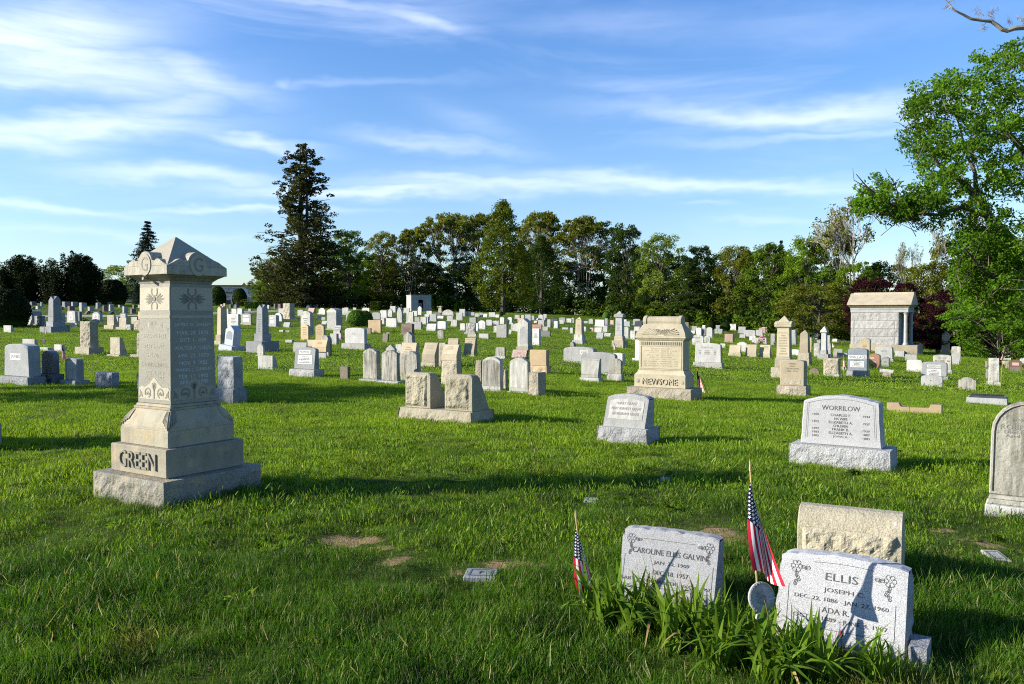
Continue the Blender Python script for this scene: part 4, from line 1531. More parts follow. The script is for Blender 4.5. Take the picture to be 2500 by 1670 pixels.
    if small:
        mb = MB()
        mats_ = []
        for nm, b_, mm in parts:
            if mm not in mats_: mats_.append(mm)
            mb.add(b_.V, b_.F, mats_.index(mm))
        mb.build('stone', mats_, root)
    else:
        for nm, b_, mm in parts:
            b_.build(nm, mm, root, bevel=bv if kind not in ('rock',) and P.y < 60 else 0)
    zt = H
    for p in panels:                # x0,x1,z0,z1 fractions, material
        x0, x1 = -a + p[0] * wd, -a + p[1] * wd
        za, zc = zref + p[2] * (H - zref), zref + p[3] * (H - zref)
        sty = p[5] if len(p) > 5 else 'flat'
        o = [(x + (x0 + x1) / 2, z) for x, z in top_outline(sty, (x1 - x0) / 2, za, zc)]
        MB().prism_xz([(x, z) for x, z in o], y0 + fl * (za - zref) - .006, y0 + fl * (za - zref) + .004, 0, za)
        q = MB()
        n_ = len(o)
        q.add([(x, y0 + fl * (z - zref) - .005, z) for x, z in o] + [(x, y0 + fl * (z - zref) + .004, z) for x, z in o],
              [tuple(range(n_)), tuple(range(2 * n_ - 1, n_ - 1, -1))] + [(i, i + n_, (i + 1) % n_ + n_, (i + 1) % n_) for i in range(n_)])
        q.build('panel', MATS[p[4] if len(p) > 4 else 'FROST'], root)
    for p in lines:                 # x0,x1,z0,z1,rows
        x0, x1 = -a + p[0] * wd, -a + p[1] * wd
        za, zc = zref + p[2] * (H - zref), zref + p[3] * (H - zref)
        q = dashes(x0, x1, za, zc, p[4], y0, fl, zref, seed, .009 if panels else .004)
        o_ = q.build('inscription', MATS[cut], root)
        o_['kind'] = 'stuff'
    for tx in texts:                # string, xc, zc, width, height fractions
        s_, xc, zc, fw, fh = tx[:5]
        mm = MATS[tx[5] if len(tx) > 5 else cut]
        z = zref + zc * (H - zref)
        text(root, s_, .1, (-a + xc * wd, y0 + fl * (z - zref) - (.006 if panels else .001), z), mm, fit=fw * wd, fith=fh * (H - zref), rot=(PI / 2 - math.atan(fl), 0, 0), ext=.0008)
    ang = th
    FOOT.append((O.x, O.y, a + m_, D / 2, th, P.y))
    return root


S = stone
L3 = ((.14, .86, .3, .85, 5),)
L4 = ((.15, .85, .25, .75, 4),)
# ---- crop 1: left
S(1, 'shld', 10, 352, 520, 890, 1450, 'G', 'large grey curved-top stone with white name panel, shaded, at the lower left', style='serp', base=.2, bm=.07, bmat='GR', taper=.94,
  panels=((.27, .68, .50, .70),), texts=(('JONES', .475, .60, .34, .12, 'CUT'),))
S(1, 'wedge', 308, 472, 545, 825, 1010, 'W', 'white curved-top marker just behind the large grey stone at the lower left', style='serp', base=0)
S(1, 'arch', 527, 685, 780, 980, 1440, 'D', 'dark arched headstone on two dark steps, between two paler shaded stones', base=.3, bm=.14, bmat='D', taper=.95)
S(1, 'serp', 838, 1000, 1100, 1090, 1455, 'G', 'shaded grey curved-top headstone with a dark flag behind its left corner', base=.18, bm=.18, bmat='G', panels=((.2, .98, .04, .9, 'L', 'serp'),))  # pale panel paints in the sunlit part of this half-shaded front
S(1, 'rock', 1290, 1530, 1630, 1280, 1490, 'GR', 'shaded rock-faced grey block left of the tall tan monument', base=0)
S(1, 'rock', 1865, 1945, 1980, 1295, 1530, 'GR', 'rough grey block mostly hidden by the left edge of the tall tan monument', base=0)
S(1, 'wedge', 740, 840, 920, 900, 1000, 'W', 'small white gabled marker behind the shaded headstone with the flag', style='gable', base=0)
S(1, 'block', 545, 650, 720, 940, 985, 'L', 'low pale pillow-shaped marker behind the dark arched headstone', base=0)
S(1, 'rock', 1045, 1185, 1300, 585, 1035, 'TR', 'tall tan rock-faced stone with a small block on top and a stepped side', base=.22, bm=.2, cat='headstone', name='gravestone')
S(1, 'wedge', 1470, 1605, 1705, 805, 1065, 'TR', 'tan wedge stone on a thin slab left of the tall tan monument', base=.1, bm=.15)
S(1, 'rock', 1810, 1960, 2010, 750, 1080, 'TR', 'carved rough tan stone partly hidden behind the tall tan monument', base=.13, bm=.25, cat='headstone', name='gravestone')
S(1, 'obelisk', 580, 655, 775, 240, 738, 'G', 'tall grey gabled obelisk on a stepped base, the leftmost obelisk', base=.16, bm=.55, bmat='GR', style='gable', lines=((.1, .9, .15, .6, 5),))
S(1, 'wedge', 50, 150, 205, 640, 735, 'W', 'plain white marker alone on the grass near the left edge', base=0)
S(1, 'flat', 88, 155, 195, 505, 622, 'L', 'pale grey headstone at the right edge of the near-black clipped bush', base=0)
S(1, 'slant', 190, 262, 310, 565, 632, 'W', 'white slant marker, left one of a pair left of the leftmost obelisk', base=0)
S(1, 'slant', 338, 408, 445, 565, 634, 'W', 'white slant marker, right one of a pair left of the leftmost obelisk', base=0)
S(1, 'flat', 455, 560, 600, 510, 640, 'G', 'grey headstone with a white panel tucked behind the base of the leftmost obelisk', base=.12, panels=((.25, .7, .5, .75),))
S(1, 'serp', 335, 420, 560, 438, 600, 'G', 'long grey curved-top headstone seen side-on left of the leftmost obelisk', base=.15)
S(1, 'flat', 800, 850, 885, 470, 660, 'G', 'grey headstone with a flag, right behind the leftmost obelisk', base=.14)
S(1, 'serp', 893, 1010, 1050, 440, 602, 'L', 'pale grey slope-shouldered headstone with two white panels, right of the leftmost obelisk', base=.05, taper=.9, panels=((.3, .68, .68, .85), (.25, .72, .2, .6)), lines=((.3, .68, .25, .55, 4),))
S(1, 'flat', 1050, 1085, 1120, 450, 575, 'D', 'dark headstone hard against the two-panelled pale headstone', base=0)
S(1, 'arch', 1238, 1345, 1385, 455, 602, 'L', 'pale shouldered headstone with a white panel and leafy plants at its left foot', base=.1, panels=((.2, .8, .15, .8),), lines=((.26, .74, .2, .72, 4),))
S(1, 'rock', 950, 1045, 1062, 605, 668, 'LR', 'low rough white block behind the tall tan rock-faced stone', base=0)
S(1, 'wedge', 1435, 1525, 1590, 500, 690, 'TR', 'tan wedge stone on a square base, left one of the tan cluster behind the monument', base=.28, bm=.2)
S(1, 'rag', 1595, 1690, 1735, 530, 700, 'TR', 'leaning rough tan stone in the middle of the tan cluster behind the monument', base=.2, bm=.2, roll=2)
S(1, 'wedge', 1645, 1712, 1770, 478, 610, 'L', 'grey wedge stone standing behind the leaning rough tan stone', base=0)
S(1, 'rock', 1712, 1780, 1815, 630, 705, 'W', 'small white cube between the rough tan stones left of the monument', base=0)
S(1, 'rock', 1825, 1905, 1930, 570, 710, 'TR', 'rough tan stone touching the left edge of the monument shaft', base=0)
S(1, 'flat', 1792, 1870, 1885, 525, 620, 'W', 'plain white headstone behind the rough tan stone at the monument', base=0)
S(1, 'slant', 1880, 1945, 1960, 450, 562, 'O', 'warm tan slant stone peeping out at the left edge of the monument shaft', base=0)
S(1, 'flat', 1560, 1612, 1630, 530, 625, 'W', 'white headstone behind the gap in the tan cluster', base=0)
for q in [(845, 880, 955, 315, 392, 'G', 'flat'), (965, 990, 1065, 320, 388, 'G', 'flat'), (1075, 1108, 1200, 330, 400, 'L', 'flat'), (1080, 1110, 1145, 385, 462, 'L', 'serp'), (918, 945, 1020, 375, 442, 'R', 'flat'),
          (797, 830, 865, 385, 432, 'D', 'flat'), (1303, 1328, 1425, 330, 412, 'L', 'arch'), (1395, 1415, 1470, 365, 452, 'R', 'round'), (1482, 1500, 1585, 355, 442, 'L', 'serp'), (1470, 1500, 1560, 450, 482, 'K', 'slant'),
          (1465, 1485, 1535, 320, 362, 'G', 'flat'), (1668, 1690, 1765, 380, 470, 'L', 'flat'), (1770, 1795, 1860, 410, 480, 'R', 'flat'), (1610, 1630, 1680, 360, 398, 'L', 'flat'), (1805, 1825, 1860, 360, 412, 'D', 'flat'),
          (1880, 1900, 1945, 360, 400, 'G', 'flat'), (1150, 1175, 1235, 440, 486, 'R', 'slant'), (1195, 1220, 1285, 385, 440, 'L', 'flat'), (390, 415, 480, 390, 436, 'R', 'slant'), (484, 510, 560, 375, 416, 'L', 'flat'),
          (402, 430, 510, 315, 372, 'D', 'arch'), (548, 560, 585, 320, 384, 'G', 'flat'), (700, 720, 800, 410, 440, 'L', 'flat'), (1300, 1330, 1400, 445, 482, 'K', 'slant')]:
    S(1, q[6], *q[:5], q[5], base=.12 if q[6] != 'slant' else 0)
# ---- crop 2
S(2, 'rock', 250, 475, 605, 955, 1600, 'GR', 'big shaded rock-faced grey stone on a square base, right of the tall tan monument', base=.32, bm=.12, bmat='GR', cat='headstone', name='gravestone')
S(2, 'obelisk', 250, 305, 400, 265, 790, 'T', 'slender tan gabled obelisk half hidden by the right edge of the tan monument', base=.1, bm=.4, style='gable')
S(2, 'ped', 325, 440, 545, 525, 870, 'Z', 'leaning bluish white cast-metal monument with hipped top and oval portrait panels', base=.2, bm=.3, bmat='Z', style='gable', roll=7, tilt=-2,
  panels=((.15, .85, .3, .72, 'BLUEG', 'round'),), name='monument')
S(2, 'obelisk', 735, 825, 920, 245, 900, 'G', 'grey obelisk with a twin-gabled top on a rough tan base, nearest obelisk left of centre', base=.235, bm=.72, bmat='G', style='gable', taper=.96, plinth=.2,
  lines=((.12, .88, .05, .7, 8),))
S(2, 'round', 810, 890, 912, 785, 945, 'N', 'small arched marble headstone in front of the twin-gabled grey obelisk', base=.08, bm=.2)
S(2, 'wedge', 838, 1035, 1120, 940, 1125, 'W', 'plain smooth white wedge marker left of the grey stone with two white panels', base=0)
S(2, 'serp', 1287, 1570, 1640, 828, 1240, 'G', 'grey headstone with two white lettered panels on a rough base, left of centre', base=.27, bm=.12, bmat='LR', lean=.12, dmax=.35, cut='CUT',
  panels=((.20, .76, .70, .87), (.18, .86, .24, .64)), texts=(('POWELL', .48, .785, .46, .11),), lines=((.22, .82, .28, .60, 5),))
S(2, 'flat', 1960, 2060, 2095, 1090, 1270, 'B', 'small brown weathered post-like marker left of the three stained arched stones', base=0)
S(2, 'flat', 380, 550, 580, 375, 580, 'W', 'white headstone with an arched inset right of the slender tan obelisk', base=.1, panels=((.28, .92, .05, .93, 'WB', 'round'),), lines=((.36, .84, .3, .75, 4),))
S(2, 'serp', 592, 725, 740, 365, 520, 'L', 'pale grey headstone with two light panels just left of the twin-gabled obelisk', base=.15, bmat='T', panels=((.22, .78, .62, .82), (.18, .85, .15, .5)))
S(2, 'serp', 975, 1072, 1115, 385, 545, 'L', 'shouldered pale grey headstone with two panels, right of the twin-gabled obelisk', base=.2, bm=.1, panels=((.2, .6, .55, .75), (.2, .75, .1, .45)))
S(2, 'round', 1062, 1160, 1180, 355, 470, 'W', 'white round-topped headstone right behind the shouldered two-panelled one', base=0)
S(2, 'rock', 1178, 1272, 1340, 228, 438, 'TR', 'tall rustic tan stone with a dark cross across its face', base=0, cat='headstone', name='gravestone')
S(2, 'slant', 1178, 1262, 1290, 485, 555, 'L', 'low pale slant marker alone right of the shouldered two-panelled headstone', base=0)
S(2, 'wedge', 928, 955, 985, 515, 605, 'W', 'narrow white wedge marker at the right side of the twin-gabled obelisk', base=0)
S(2, 'block', 1210, 1300, 1335, 725, 763, 'L', 'flat pale block lying in the grass left of the two tan arched stones', base=0)
S(2, 'block', 1128, 1180, 1195, 590, 620, 'N', 'tiny weathered footstone lying on the grass below the pale slant marker', base=0)
S(2, 'block', 1195, 1265, 1280, 598, 620, 'L', 'tiny flat footstone with a shadow, right of another tiny weathered one', base=0)
S(2, 'arch', 1410, 1515, 1545, 515, 735, 'O', 'tan arched tablet with lettering, left one of the matching tan pair', base=.06, lines=L3, cut='CUTT')
S(2, 'arch', 1610, 1725, 1750, 515, 745, 'O', 'tan arched tablet, right one of the matching tan pair', base=.06, lines=L3, cut='CUTT')
S(2, 'arch', 1420, 1552, 1600, 330, 665, 'N', 'large pale arched headstone with an arched inset behind the left tan tablet', base=0, panels=((.12, .88, .1, .88, 'N', 'arch'),), lines=((.2, .8, .35, .75, 5),))
S(2, 'arch', 1765, 1895, 1980, 295, 590, 'LR', 'massive pale rough-sided headstone with a carved curved crest, left of the round shrubs', base=.05, panels=((.0, 1.0, .8, .93, 'N', 'arch'),))
S(2, 'slant', 1858, 1960, 1985, 530, 730, 'W', 'white slant headstone with a small flag, left of the big white curved headstone', base=0, lines=((.15, .85, .5, .9, 3),))
S(2, 'serp', 1995, 2265, 2305, 560, 850, 'WB', 'wide bright white curved headstone on a white base, left of the salmon stone', base=.26, bm=.1, bmat='LR', texts=(('HULL', .47, .62, .2, .1),))
S(2, 'round', 1690, 1800, 1850, 660, 945, 'M', 'dark-streaked marble headstone behind the tan slant stone on its block', base=0)
S(2, 'pent', 1585, 1780, 1820, 725, 985, 'O', 'orange-tan slant stone on a grey block behind the grey two-panelled headstone', base=.36, bm=-.06, bmat='L', lines=((.3, .7, .45, .75, 2),), cut='CUTT')
S(2, 'slant', 1312, 1490, 1510, 760, 900, 'L', 'pale slant marker peeping over the top of the grey two-panelled headstone', base=0)
S(2, 'slant', 1500, 1590, 1612, 725, 900, 'T', 'tan slant marker left of the orange-tan slant stone', base=0)
S(2, 'block', 1820, 1908, 1940, 640, 790, 'L', 'plain pale block below the white slant headstone with the flag', base=0)
S(2, 'slant', 1510, 1590, 1630, 290, 368, 'P', 'pinkish rough marker under the left side of the flat-topped hedge', base=0)
S(2, 'slant', 2110, 2222, 2242, 440, 532, 'W', 'white slant marker in front of the round clipped shrubs', base=0)
for q in [(2040, 2100, 2110, 390, 470, 'W', 'flat'), (1700, 1752, 1760, 415, 455, 'W', 'flat'), (1705, 1770, 1778, 465, 512, 'W', 'slant'), (1372, 1445, 1455, 315, 402, 'W', 'serp'), (1655, 1742, 1750, 290, 378, 'W', 'shld'),
          (1795, 1880, 1885, 237, 300, 'L', 'flat'), (1980, 2062, 2070, 290, 388, 'W', 'flat'), (2065, 2125, 2130, 330, 402, 'L', 'flat'), (445, 460, 500, 240, 292, 'D', 'flat'), (515, 540, 585, 242, 292, 'D', 'flat'),
          (890, 925, 958, 237, 312, 'K', 'flat'), (960, 985, 1008, 250, 306, 'W', 'flat'), (1050, 1068, 1100, 233, 302, 'D', 'flat'), (1105, 1140, 1180, 235, 312, 'R', 'flat'), (395, 430, 450, 300, 378, 'W', 'flat'),
          (470, 535, 548, 300, 372, 'W', 'flat'), (545, 610, 640, 295, 382, 'W', 'serp'), (920, 938, 945, 315, 380, 'W', 'flat'), (1112, 1180, 1190, 297, 382, 'W', 'flat'), (1640, 1700, 1710, 400, 440, 'L', 'flat'),
          (320, 345, 360, 240, 295, 'P', 'flat'), (1610, 1640, 1655, 243, 295, 'L', 'flat'), (1490, 1540, 1580, 248, 310, 'K', 'gable'), (700, 735, 760, 300, 340, 'L', 'flat'), (362, 385, 400, 228, 290, 'O', 'flat')]:
    S(2, q[6], *q[:5], q[5], base=.14 if q[6] not in ('slant',) else 0)
# ---- crop 3
S(3, 'arch', 222, 412, 470, 845, 1300, 'M', 'stained arched marble tablet on a low slab, leftmost of the three in a row', base=.08, bm=.2, taper=.97, bmat='L', panels=((.07, .92, .03, .93, 'M', 'arch'),))
S(3, 'arch', 470, 690, 730, 865, 1325, 'M', 'stained arched marble tablet on a low slab, middle of the three in a row', base=.08, bm=.2, taper=.97, bmat='L', panels=((.07, .92, .03, .93, 'M', 'arch'),))
S(3, 'arch', 770, 1005, 1060, 875, 1290, 'M', 'darkest stained arched tablet, leaning a little, rightmost of the three in a row', base=0, roll=-3, panels=((.08, .9, .03, .9, 'M', 'arch'),))
S(3, 'gable', 572, 690, 722, 790, 1000, 'N', 'pale gabled marble peak showing above the middle stained tablet', base=0)
S(3, 'pent', 735, 945, 1012, 765, 1240, 'T', 'tan slant-faced headstone behind the darkest stained arched tablet', base=.1, cat='headstone', name='gravestone', cut='CUTT', lines=((.2, .8, .5, .8, 3),))
S(3, 'gable', 810, 930, 970, 615, 830, 'M', 'streaked marble headstone with a pointed gable behind the tan slant-faced headstone', base=0)
S(3, 'block', 705, 780, 790, 785, 905, 'W', 'small white block between the pale gable and the tan slant-faced headstone', base=0)
S(3, 'pent', 1050, 1230, 1315, 765, 1090, 'T', 'tan slant-faced headstone on a thin base, standing clear left of centre', base=.17, bm=.06, cat='headstone', name='gravestone', cut='CUTT', lines=((.2, .8, .5, .8, 3),))
S(3, 'rock', 1290, 1385, 1400, 765, 1100, 'TR', 'rough tan stone between the two tan slant-faced headstones', base=0, cat='headstone', name='gravestone')
S(3, 'pent', 1325, 1535, 1600, 790, 1345, 'T', 'tan slant-faced headstone set on a rough square block with a dark shadow on it', base=.60, bm=.02, bmat='TR', cat='headstone', name='gravestone', cut='CUTT', lines=((.2, .8, .5, .85, 4),))
S(3, 'roll', 1395, 1535, 1570, 705, 960, 'T', 'tan scroll-topped stone showing over the one on the rough square block', base=.1)
S(3, 'roll', 1615, 1760, 1810, 700, 960, 'T', 'tan scroll-topped slant headstone standing alone right of the stone on the rough block', base=.13, bm=.12, lines=((.2, .8, .45, .8, 4),), cut='CUTT')
S(3, 'rock', 1785, 1872, 1890, 1005, 1305, 'TR', 'rough tan stone at the left side of the left pale arched marble', base=0, cat='headstone', name='gravestone')
S(3, 'arch', 1862, 2120, 2165, 955, 1430, 'N', 'pale arched marble tablet with a dark streak down its face, left of a matching one', base=.04, taper=.95, panels=((.06, .93, .12, .92, 'M', 'arch'),))
S(4, 'arch', 222, 485, 525, 970, 1455, 'N', 'pale arched marble tablet with a clean face, right of a matching one', base=.04, taper=.95, panels=((.06, .93, .12, .92, 'N', 'arch'),))
S(3, 'rock', 2165, 2205, 2240, 1140, 1405, 'TR', 'narrow tan stub between the two pale arched marble tablets', base=0)
S(3, 'slant', 2280, 2345, 2370, 868, 880 + 100, 'N', None, base=0) if False else None
for q in [(375, 480, 490, 350, 447, 'L', 'serp'), (487, 572, 590, 322, 427, 'W', 'flat'), (590, 650, 662, 300, 412, 'N', 'gable'), (725, 790, 810, 280, 490, 'N', 'lancet'), (845, 935, 950, 345, 500, 'N', 'flat'),
          (1000, 1050, 1062, 265, 385, 'WB', 'gable'), (930, 990, 998, 330, 402, 'L', 'flat'), (22, 95, 100, 388, 470, 'W', 'flat'), (0, 48, 55, 285, 388, 'W', 'flat'), (237, 335, 350, 290, 372, 'W', 'serp'),
          (500, 545, 555, 430, 512, 'W', 'flat'), (1035, 1110, 1122, 410, 510, 'W', 'serp'), (1115, 1140, 1162, 412, 500, 'W', 'flat'), (1162, 1250, 1262, 375, 472, 'L', 'serp'), (1400, 1478, 1488, 400, 472, 'L', 'flat'),
          (1525, 1610, 1622, 355, 458, 'W', 'flat'), (1452, 1530, 1540, 450, 542, 'W', 'serp'), (1567, 1640, 1655, 305, 402, 'L', 'flat'), (1707, 1792, 1808, 420, 492, 'L', 'flat'), (1580, 1645, 1655, 500, 597, 'W', 'serp'),
          (1822, 1918, 1935, 460, 582, 'W', 'arch'), (1785, 1822, 1835, 500, 608, 'WB', 'flat'), (1932, 2010, 2018, 450, 532, 'W', 'serp'), (2022, 2110, 2122, 460, 520, 'W', 'rag'), (2122, 2178, 2186, 413, 512, 'W', 'arch'),
          (2225, 2282, 2290, 413, 512, 'W', 'arch'), (2038, 2078, 2085, 535, 628, 'N', 'flat'), (2277, 2318, 2325, 490, 603, 'N', 'lancet'), (1660, 1718, 1726, 345, 402, 'W', 'flat'), (1730, 1775, 1782, 350, 392, 'L', 'flat'),
          (1782, 1835, 1842, 365, 412, 'W', 'slant'), (1842, 1890, 1898, 355, 412, 'G', 'flat'), (1897, 1950, 1957, 368, 418, 'W', 'slant'), (1970, 2055, 2065, 350, 417, 'L', 'flat'), (2060, 2112, 2120, 380, 422, 'W', 'slant'),
          (805, 880, 888, 290, 358, 'W', 'flat'), (705, 785, 792, 292, 352, 'W', 'flat'), (622, 695, 702, 265, 352, 'W', 'flat'), (1120, 1190, 1198, 330, 402, 'N', 'flat'), (1330, 1480, 1492, 312, 392, 'N', 'arch'),
          (1200, 1310, 1322, 352, 392, 'D', 'serp'), (1270, 1350, 1362, 397, 435, 'W', 'slant'), (1095, 1160, 1168, 375, 412, 'L', 'slant'), (960, 1025, 1040, 415, 475, 'L', 'flat'), (118, 160, 168, 285, 320, 'W', 'flat')]:
    S(3, q[6], *q[:5], q[5], base=.12 if q[6] not in ('slant', 'rag', 'lancet') else 0)
S(3, 'pillar', 1283, 1325, 1338, 262, 360, 'T', 'small tan capped pillar, left one of two in front of the wood', base=.1)
S(3, 'pillar', 1402, 1438, 1450, 268, 330, 'T', 'small tan capped pillar, right one of two in front of the wood', base=.1)
S(3, 'flat', 322, 490, 512, 455, 628, 'O', 'smooth salmon-orange headstone right below the round clipped shrubs', base=.12, bm=.04, bmat='O')
S(3, 'flat', 310, 362, 372, 565, 645, 'B', 'small weathered grey-brown marker at the left foot of the salmon-orange headstone', base=0)
S(3, 'wedge', 565, 705, 735, 430, 556, 'W', 'white wedge stone with a rough sloping side right of the salmon-orange headstone', base=.1, bm=.06)
S(3, 'flat', 770, 915, 948, 505, 662, 'R', 'reddish brown lettered headstone with a dark star-shaped holder at its foot', base=.14, bmat='R', lines=((.12, .88, .2, .62, 4),), panels=((.1, .9, .68, .86, 'B'),), cut='CUT')
S(3, 'wedge', 925, 1050, 1085, 480, 585, 'LR', 'white rough-sided wedge stone right of the reddish brown headstone', base=0)
S(3, 'slant', 1120, 1245, 1270, 505, 605, 'W', 'broad white slant marker left of the boxy white headstone, in mid lawn', base=0)
S(3, 'serp', 1275, 1385, 1400, 470, 582, 'WB', 'boxy bright white headstone right of the broad white slant marker', base=0)
S(3, 'rock', 1650, 1775, 1790, 500, 652, 'LR', 'tall pale rock-faced stone on a base in mid lawn, left of the broken rock stone', base=.18, bm=.12, cat='headstone', name='gravestone')
S(3, 'rag', 2080, 2215, 2245, 510, 700, 'LR', 'big pale stone with a jagged broken right edge, left of the gothic panelled stone', base=0)
S(3, 'arch', 1275, 1355, 1368, 590, 712, 'M', 'small dark-stained arched tablet alone on the grass in mid lawn', base=0)
S(3, 'block', 1840, 1968, 1985, 640, 706, 'L', 'low pale block casting a long shadow beside the stone with a broken edge', base=0, lean=0)
S(3, 'block', 1685, 1800, 1815, 645, 694, 'TR', 'low rough block in the shadow left of the low pale block', base=0)
S(3, 'flat', 522, 590, 606, 640, 756, 'B', 'leaning dark weathered slab alone on the grass right of the big white curved headstone', base=0, roll=6)
S(3, 'block', 530, 622, 628, 625, 641, 'W', 'tiny flat white block behind the leaning dark weathered slab', base=0)
# ---- crop 4
S(4, 'rock', 500, 640, 745, 1170, 1490, 'TR', 'tan stone with a dark triangular shaded end behind the clean-faced pale tablet', base=0, cat='headstone', name='gravestone')
S(4, 'serp', 40, 165, 180, 825, 985, 'M', 'small stained marble stone with a moulded foot, left of the maroon slant marker', base=.22, bm=.15)
S(4, 'slant', 270, 465, 505, 862, 985, 'R', 'maroon granite slant marker with a pale lettered panel', base=0, panels=((.18, .82, .36, .74, 'P'),), lines=((.24, .76, .42, .7, 2),))
S(4, 'gable', 345, 490, 550, 430, 905, 'N', 'tall gothic gabled marble with a smooth grey inset panel in the middle of the lawn', base=.18, bm=.08, bmat='C', panels=((.22, .98, .1, .72, 'L', 'gable'),))
S(4, 'flat', 512, 742, 785, 862, 1190, 'O', 'plain warm tan headstone on a moulded tan base right of the maroon slant marker', base=.34, bm=.05, bmat='O')
S(4, 'flat', 552, 645, 670, 572, 800, 'WB', 'narrow white lettered headstone right of the tall gothic gabled marble', base=.2, bm=.08, lines=((.15, .85, .3, .7, 5),), texts=(('LEY', .4, .88, .45, .09),))
S(4, 'flat', 555, 680, 695, 515, 610, 'RB', 'russet headstone half hidden behind the narrow white lettered headstone', base=0, lines=((.2, .9, .55, .75, 1),))
S(4, 'flat', 672, 795, 808, 608, 684, 'D', 'low dark grey marker right of the russet headstone', base=0, lines=((.1, .7, .4, .7, 2),))
S(4, 'obelisk', 1125, 1215, 1252, 410, 785, 'T', 'pale tan tapering obelisk with a lettered plinth near the middle of the picture', base=.15, bm=.3, bmat='N', plinth=.24, taper=1.02, texts=(('STETSER', .5, -.14, 1.0, .07, 'CUT'),), lines=((.2, .85, .45, .9, 4),))
S(4, 'round', 1068, 1120, 1150, 757, 840, 'M', 'tiny stained scroll stone at the foot of the pale tan obelisk', base=0)
S(4, 'serp', 978, 1390, 1440, 820, 1040, 'L', 'long grey headstone with a small white name panel, left of a similar long grey one', base=0, dmax=.3, panels=((.56, .83, .62, .82),), texts=(('ASHBY', .695, .72, .22, .12),), cut='CUT')
S(4, 'serp', 1192, 1665, 1700, 895, 1185, 'L', 'long grey slope-topped headstone behind the scroll-topped marble', base=.05, dmax=.3)
S(4, 'serp', 1640, 1785, 1820, 905, 1090, 'W', 'plain white headstone between the long grey stone and the wide tan tomb', base=0)
S(4, 'roll', 1210, 1445, 1490, 982, 1295, 'N', 'weathered scroll-topped marble on a clean white base, left of a small stained marble', base=.17, bm=.08, bmat='W')
S(4, 'arch', 1590, 1755, 1775, 980, 1295, 'M', 'small stained marble with curved top on two white steps beside the scroll-topped marble', base=.34, bm=.12, bmat='N')
S(4, 'pillar', 1670, 1765, 1797, 330, 832, 'L', 'pale grey pillar with a pointed cap, standing left of the wide tan tomb', base=.19, bm=.35, bmat='TR', lines=((.15, .85, .2, .55, 6),))
S(4, 'flat', 1945, 2040, 2060, 722, 1020, 'WB', 'white headstone squeezed against the left side of the wide tan tomb', base=.15, bm=.3)
for q in [(312, 378, 388, 385, 442, 'W', 'flat'), (402, 440, 450, 385, 470, 'L', 'flat'), (452, 530, 540, 380, 462, 'L', 'flat'), (547, 580, 588, 395, 458, 'L', 'flat'), (637, 700, 705, 380, 470, 'W', 'arch'), (705, 748, 758, 375, 470, 'W', 'flat'),
          (630, 712, 722, 455, 542, 'L', 'flat'), (757, 800, 812, 445, 556, 'L', 'serp'), (847, 898, 925, 470, 568, 'W', 'flat'), (807, 895, 905, 435, 487, 'K', 'serp'), (917, 1000, 1018, 420, 482, 'G', 'serp'),
          (927, 985, 998, 455, 507, 'W', 'wedge'), (1018, 1085, 1095, 435, 490, 'W', 'flat'), (1092, 1120, 1128, 425, 492, 'N', 'flat'), (962, 1045, 1062, 557, 585, 'L', 'block'), (1322, 1380, 1390, 437, 507, 'L', 'arch'),
          (1407, 1530, 1542, 450, 545, 'WB', 'flat'), (1545, 1582, 1592, 432, 522, 'G', 'flat'), (1617, 1662, 1670, 455, 516, 'P', 'serp'), (1402, 1500, 1512, 555, 627, 'W', 'slant'), (1337, 1390, 1400, 560, 617, 'P', 'rock'),
          (1512, 1575, 1588, 530, 628, 'L', 'serp'), (1427, 1515, 1528, 627, 712, 'G', 'slant'), (1537, 1630, 1640, 632, 684, 'LR', 'rock'), (1068, 1108, 1115, 560, 640, 'W', 'flat'), (1255, 1285, 1295, 545, 612, 'W', 'arch'),
          (1800, 1865, 1875, 545, 706, 'N', 'arch'), (1797, 1880, 1895, 475, 540, 'BLUEG', 'flat'), (1952, 2050, 2065, 467, 545, 'K', 'serp'), (1927, 2020, 2032, 440, 525, 'L', 'serp'), (1980, 2085, 2095, 420, 465, 'WB', 'flat'),
          (1890, 1950, 1960, 600, 725, 'W', 'flat'), (1942, 2015, 2025, 545, 610, 'W', 'slant'), (300, 375, 385, 500, 612, 'W', 'round'), (232, 268, 278, 585, 648, 'L', 'slant'), (1255, 1310, 1316, 470, 500, 'BLUEG', 'slant'),
          (690, 765, 780, 545, 606, 'W', 'wedge'), (590, 630, 638, 430, 460, 'W', 'slant'), (1795, 1840, 1848, 447, 475, 'W', 'flat'), (575, 615, 625, 465, 495, 'W', 'slant'), (352, 470, 480, 430, 482, 'P', 'slant')]:
    S(4, q[6], *q[:5], q[5], base=.12 if q[6] in ('flat', 'serp', 'arch') else 0)
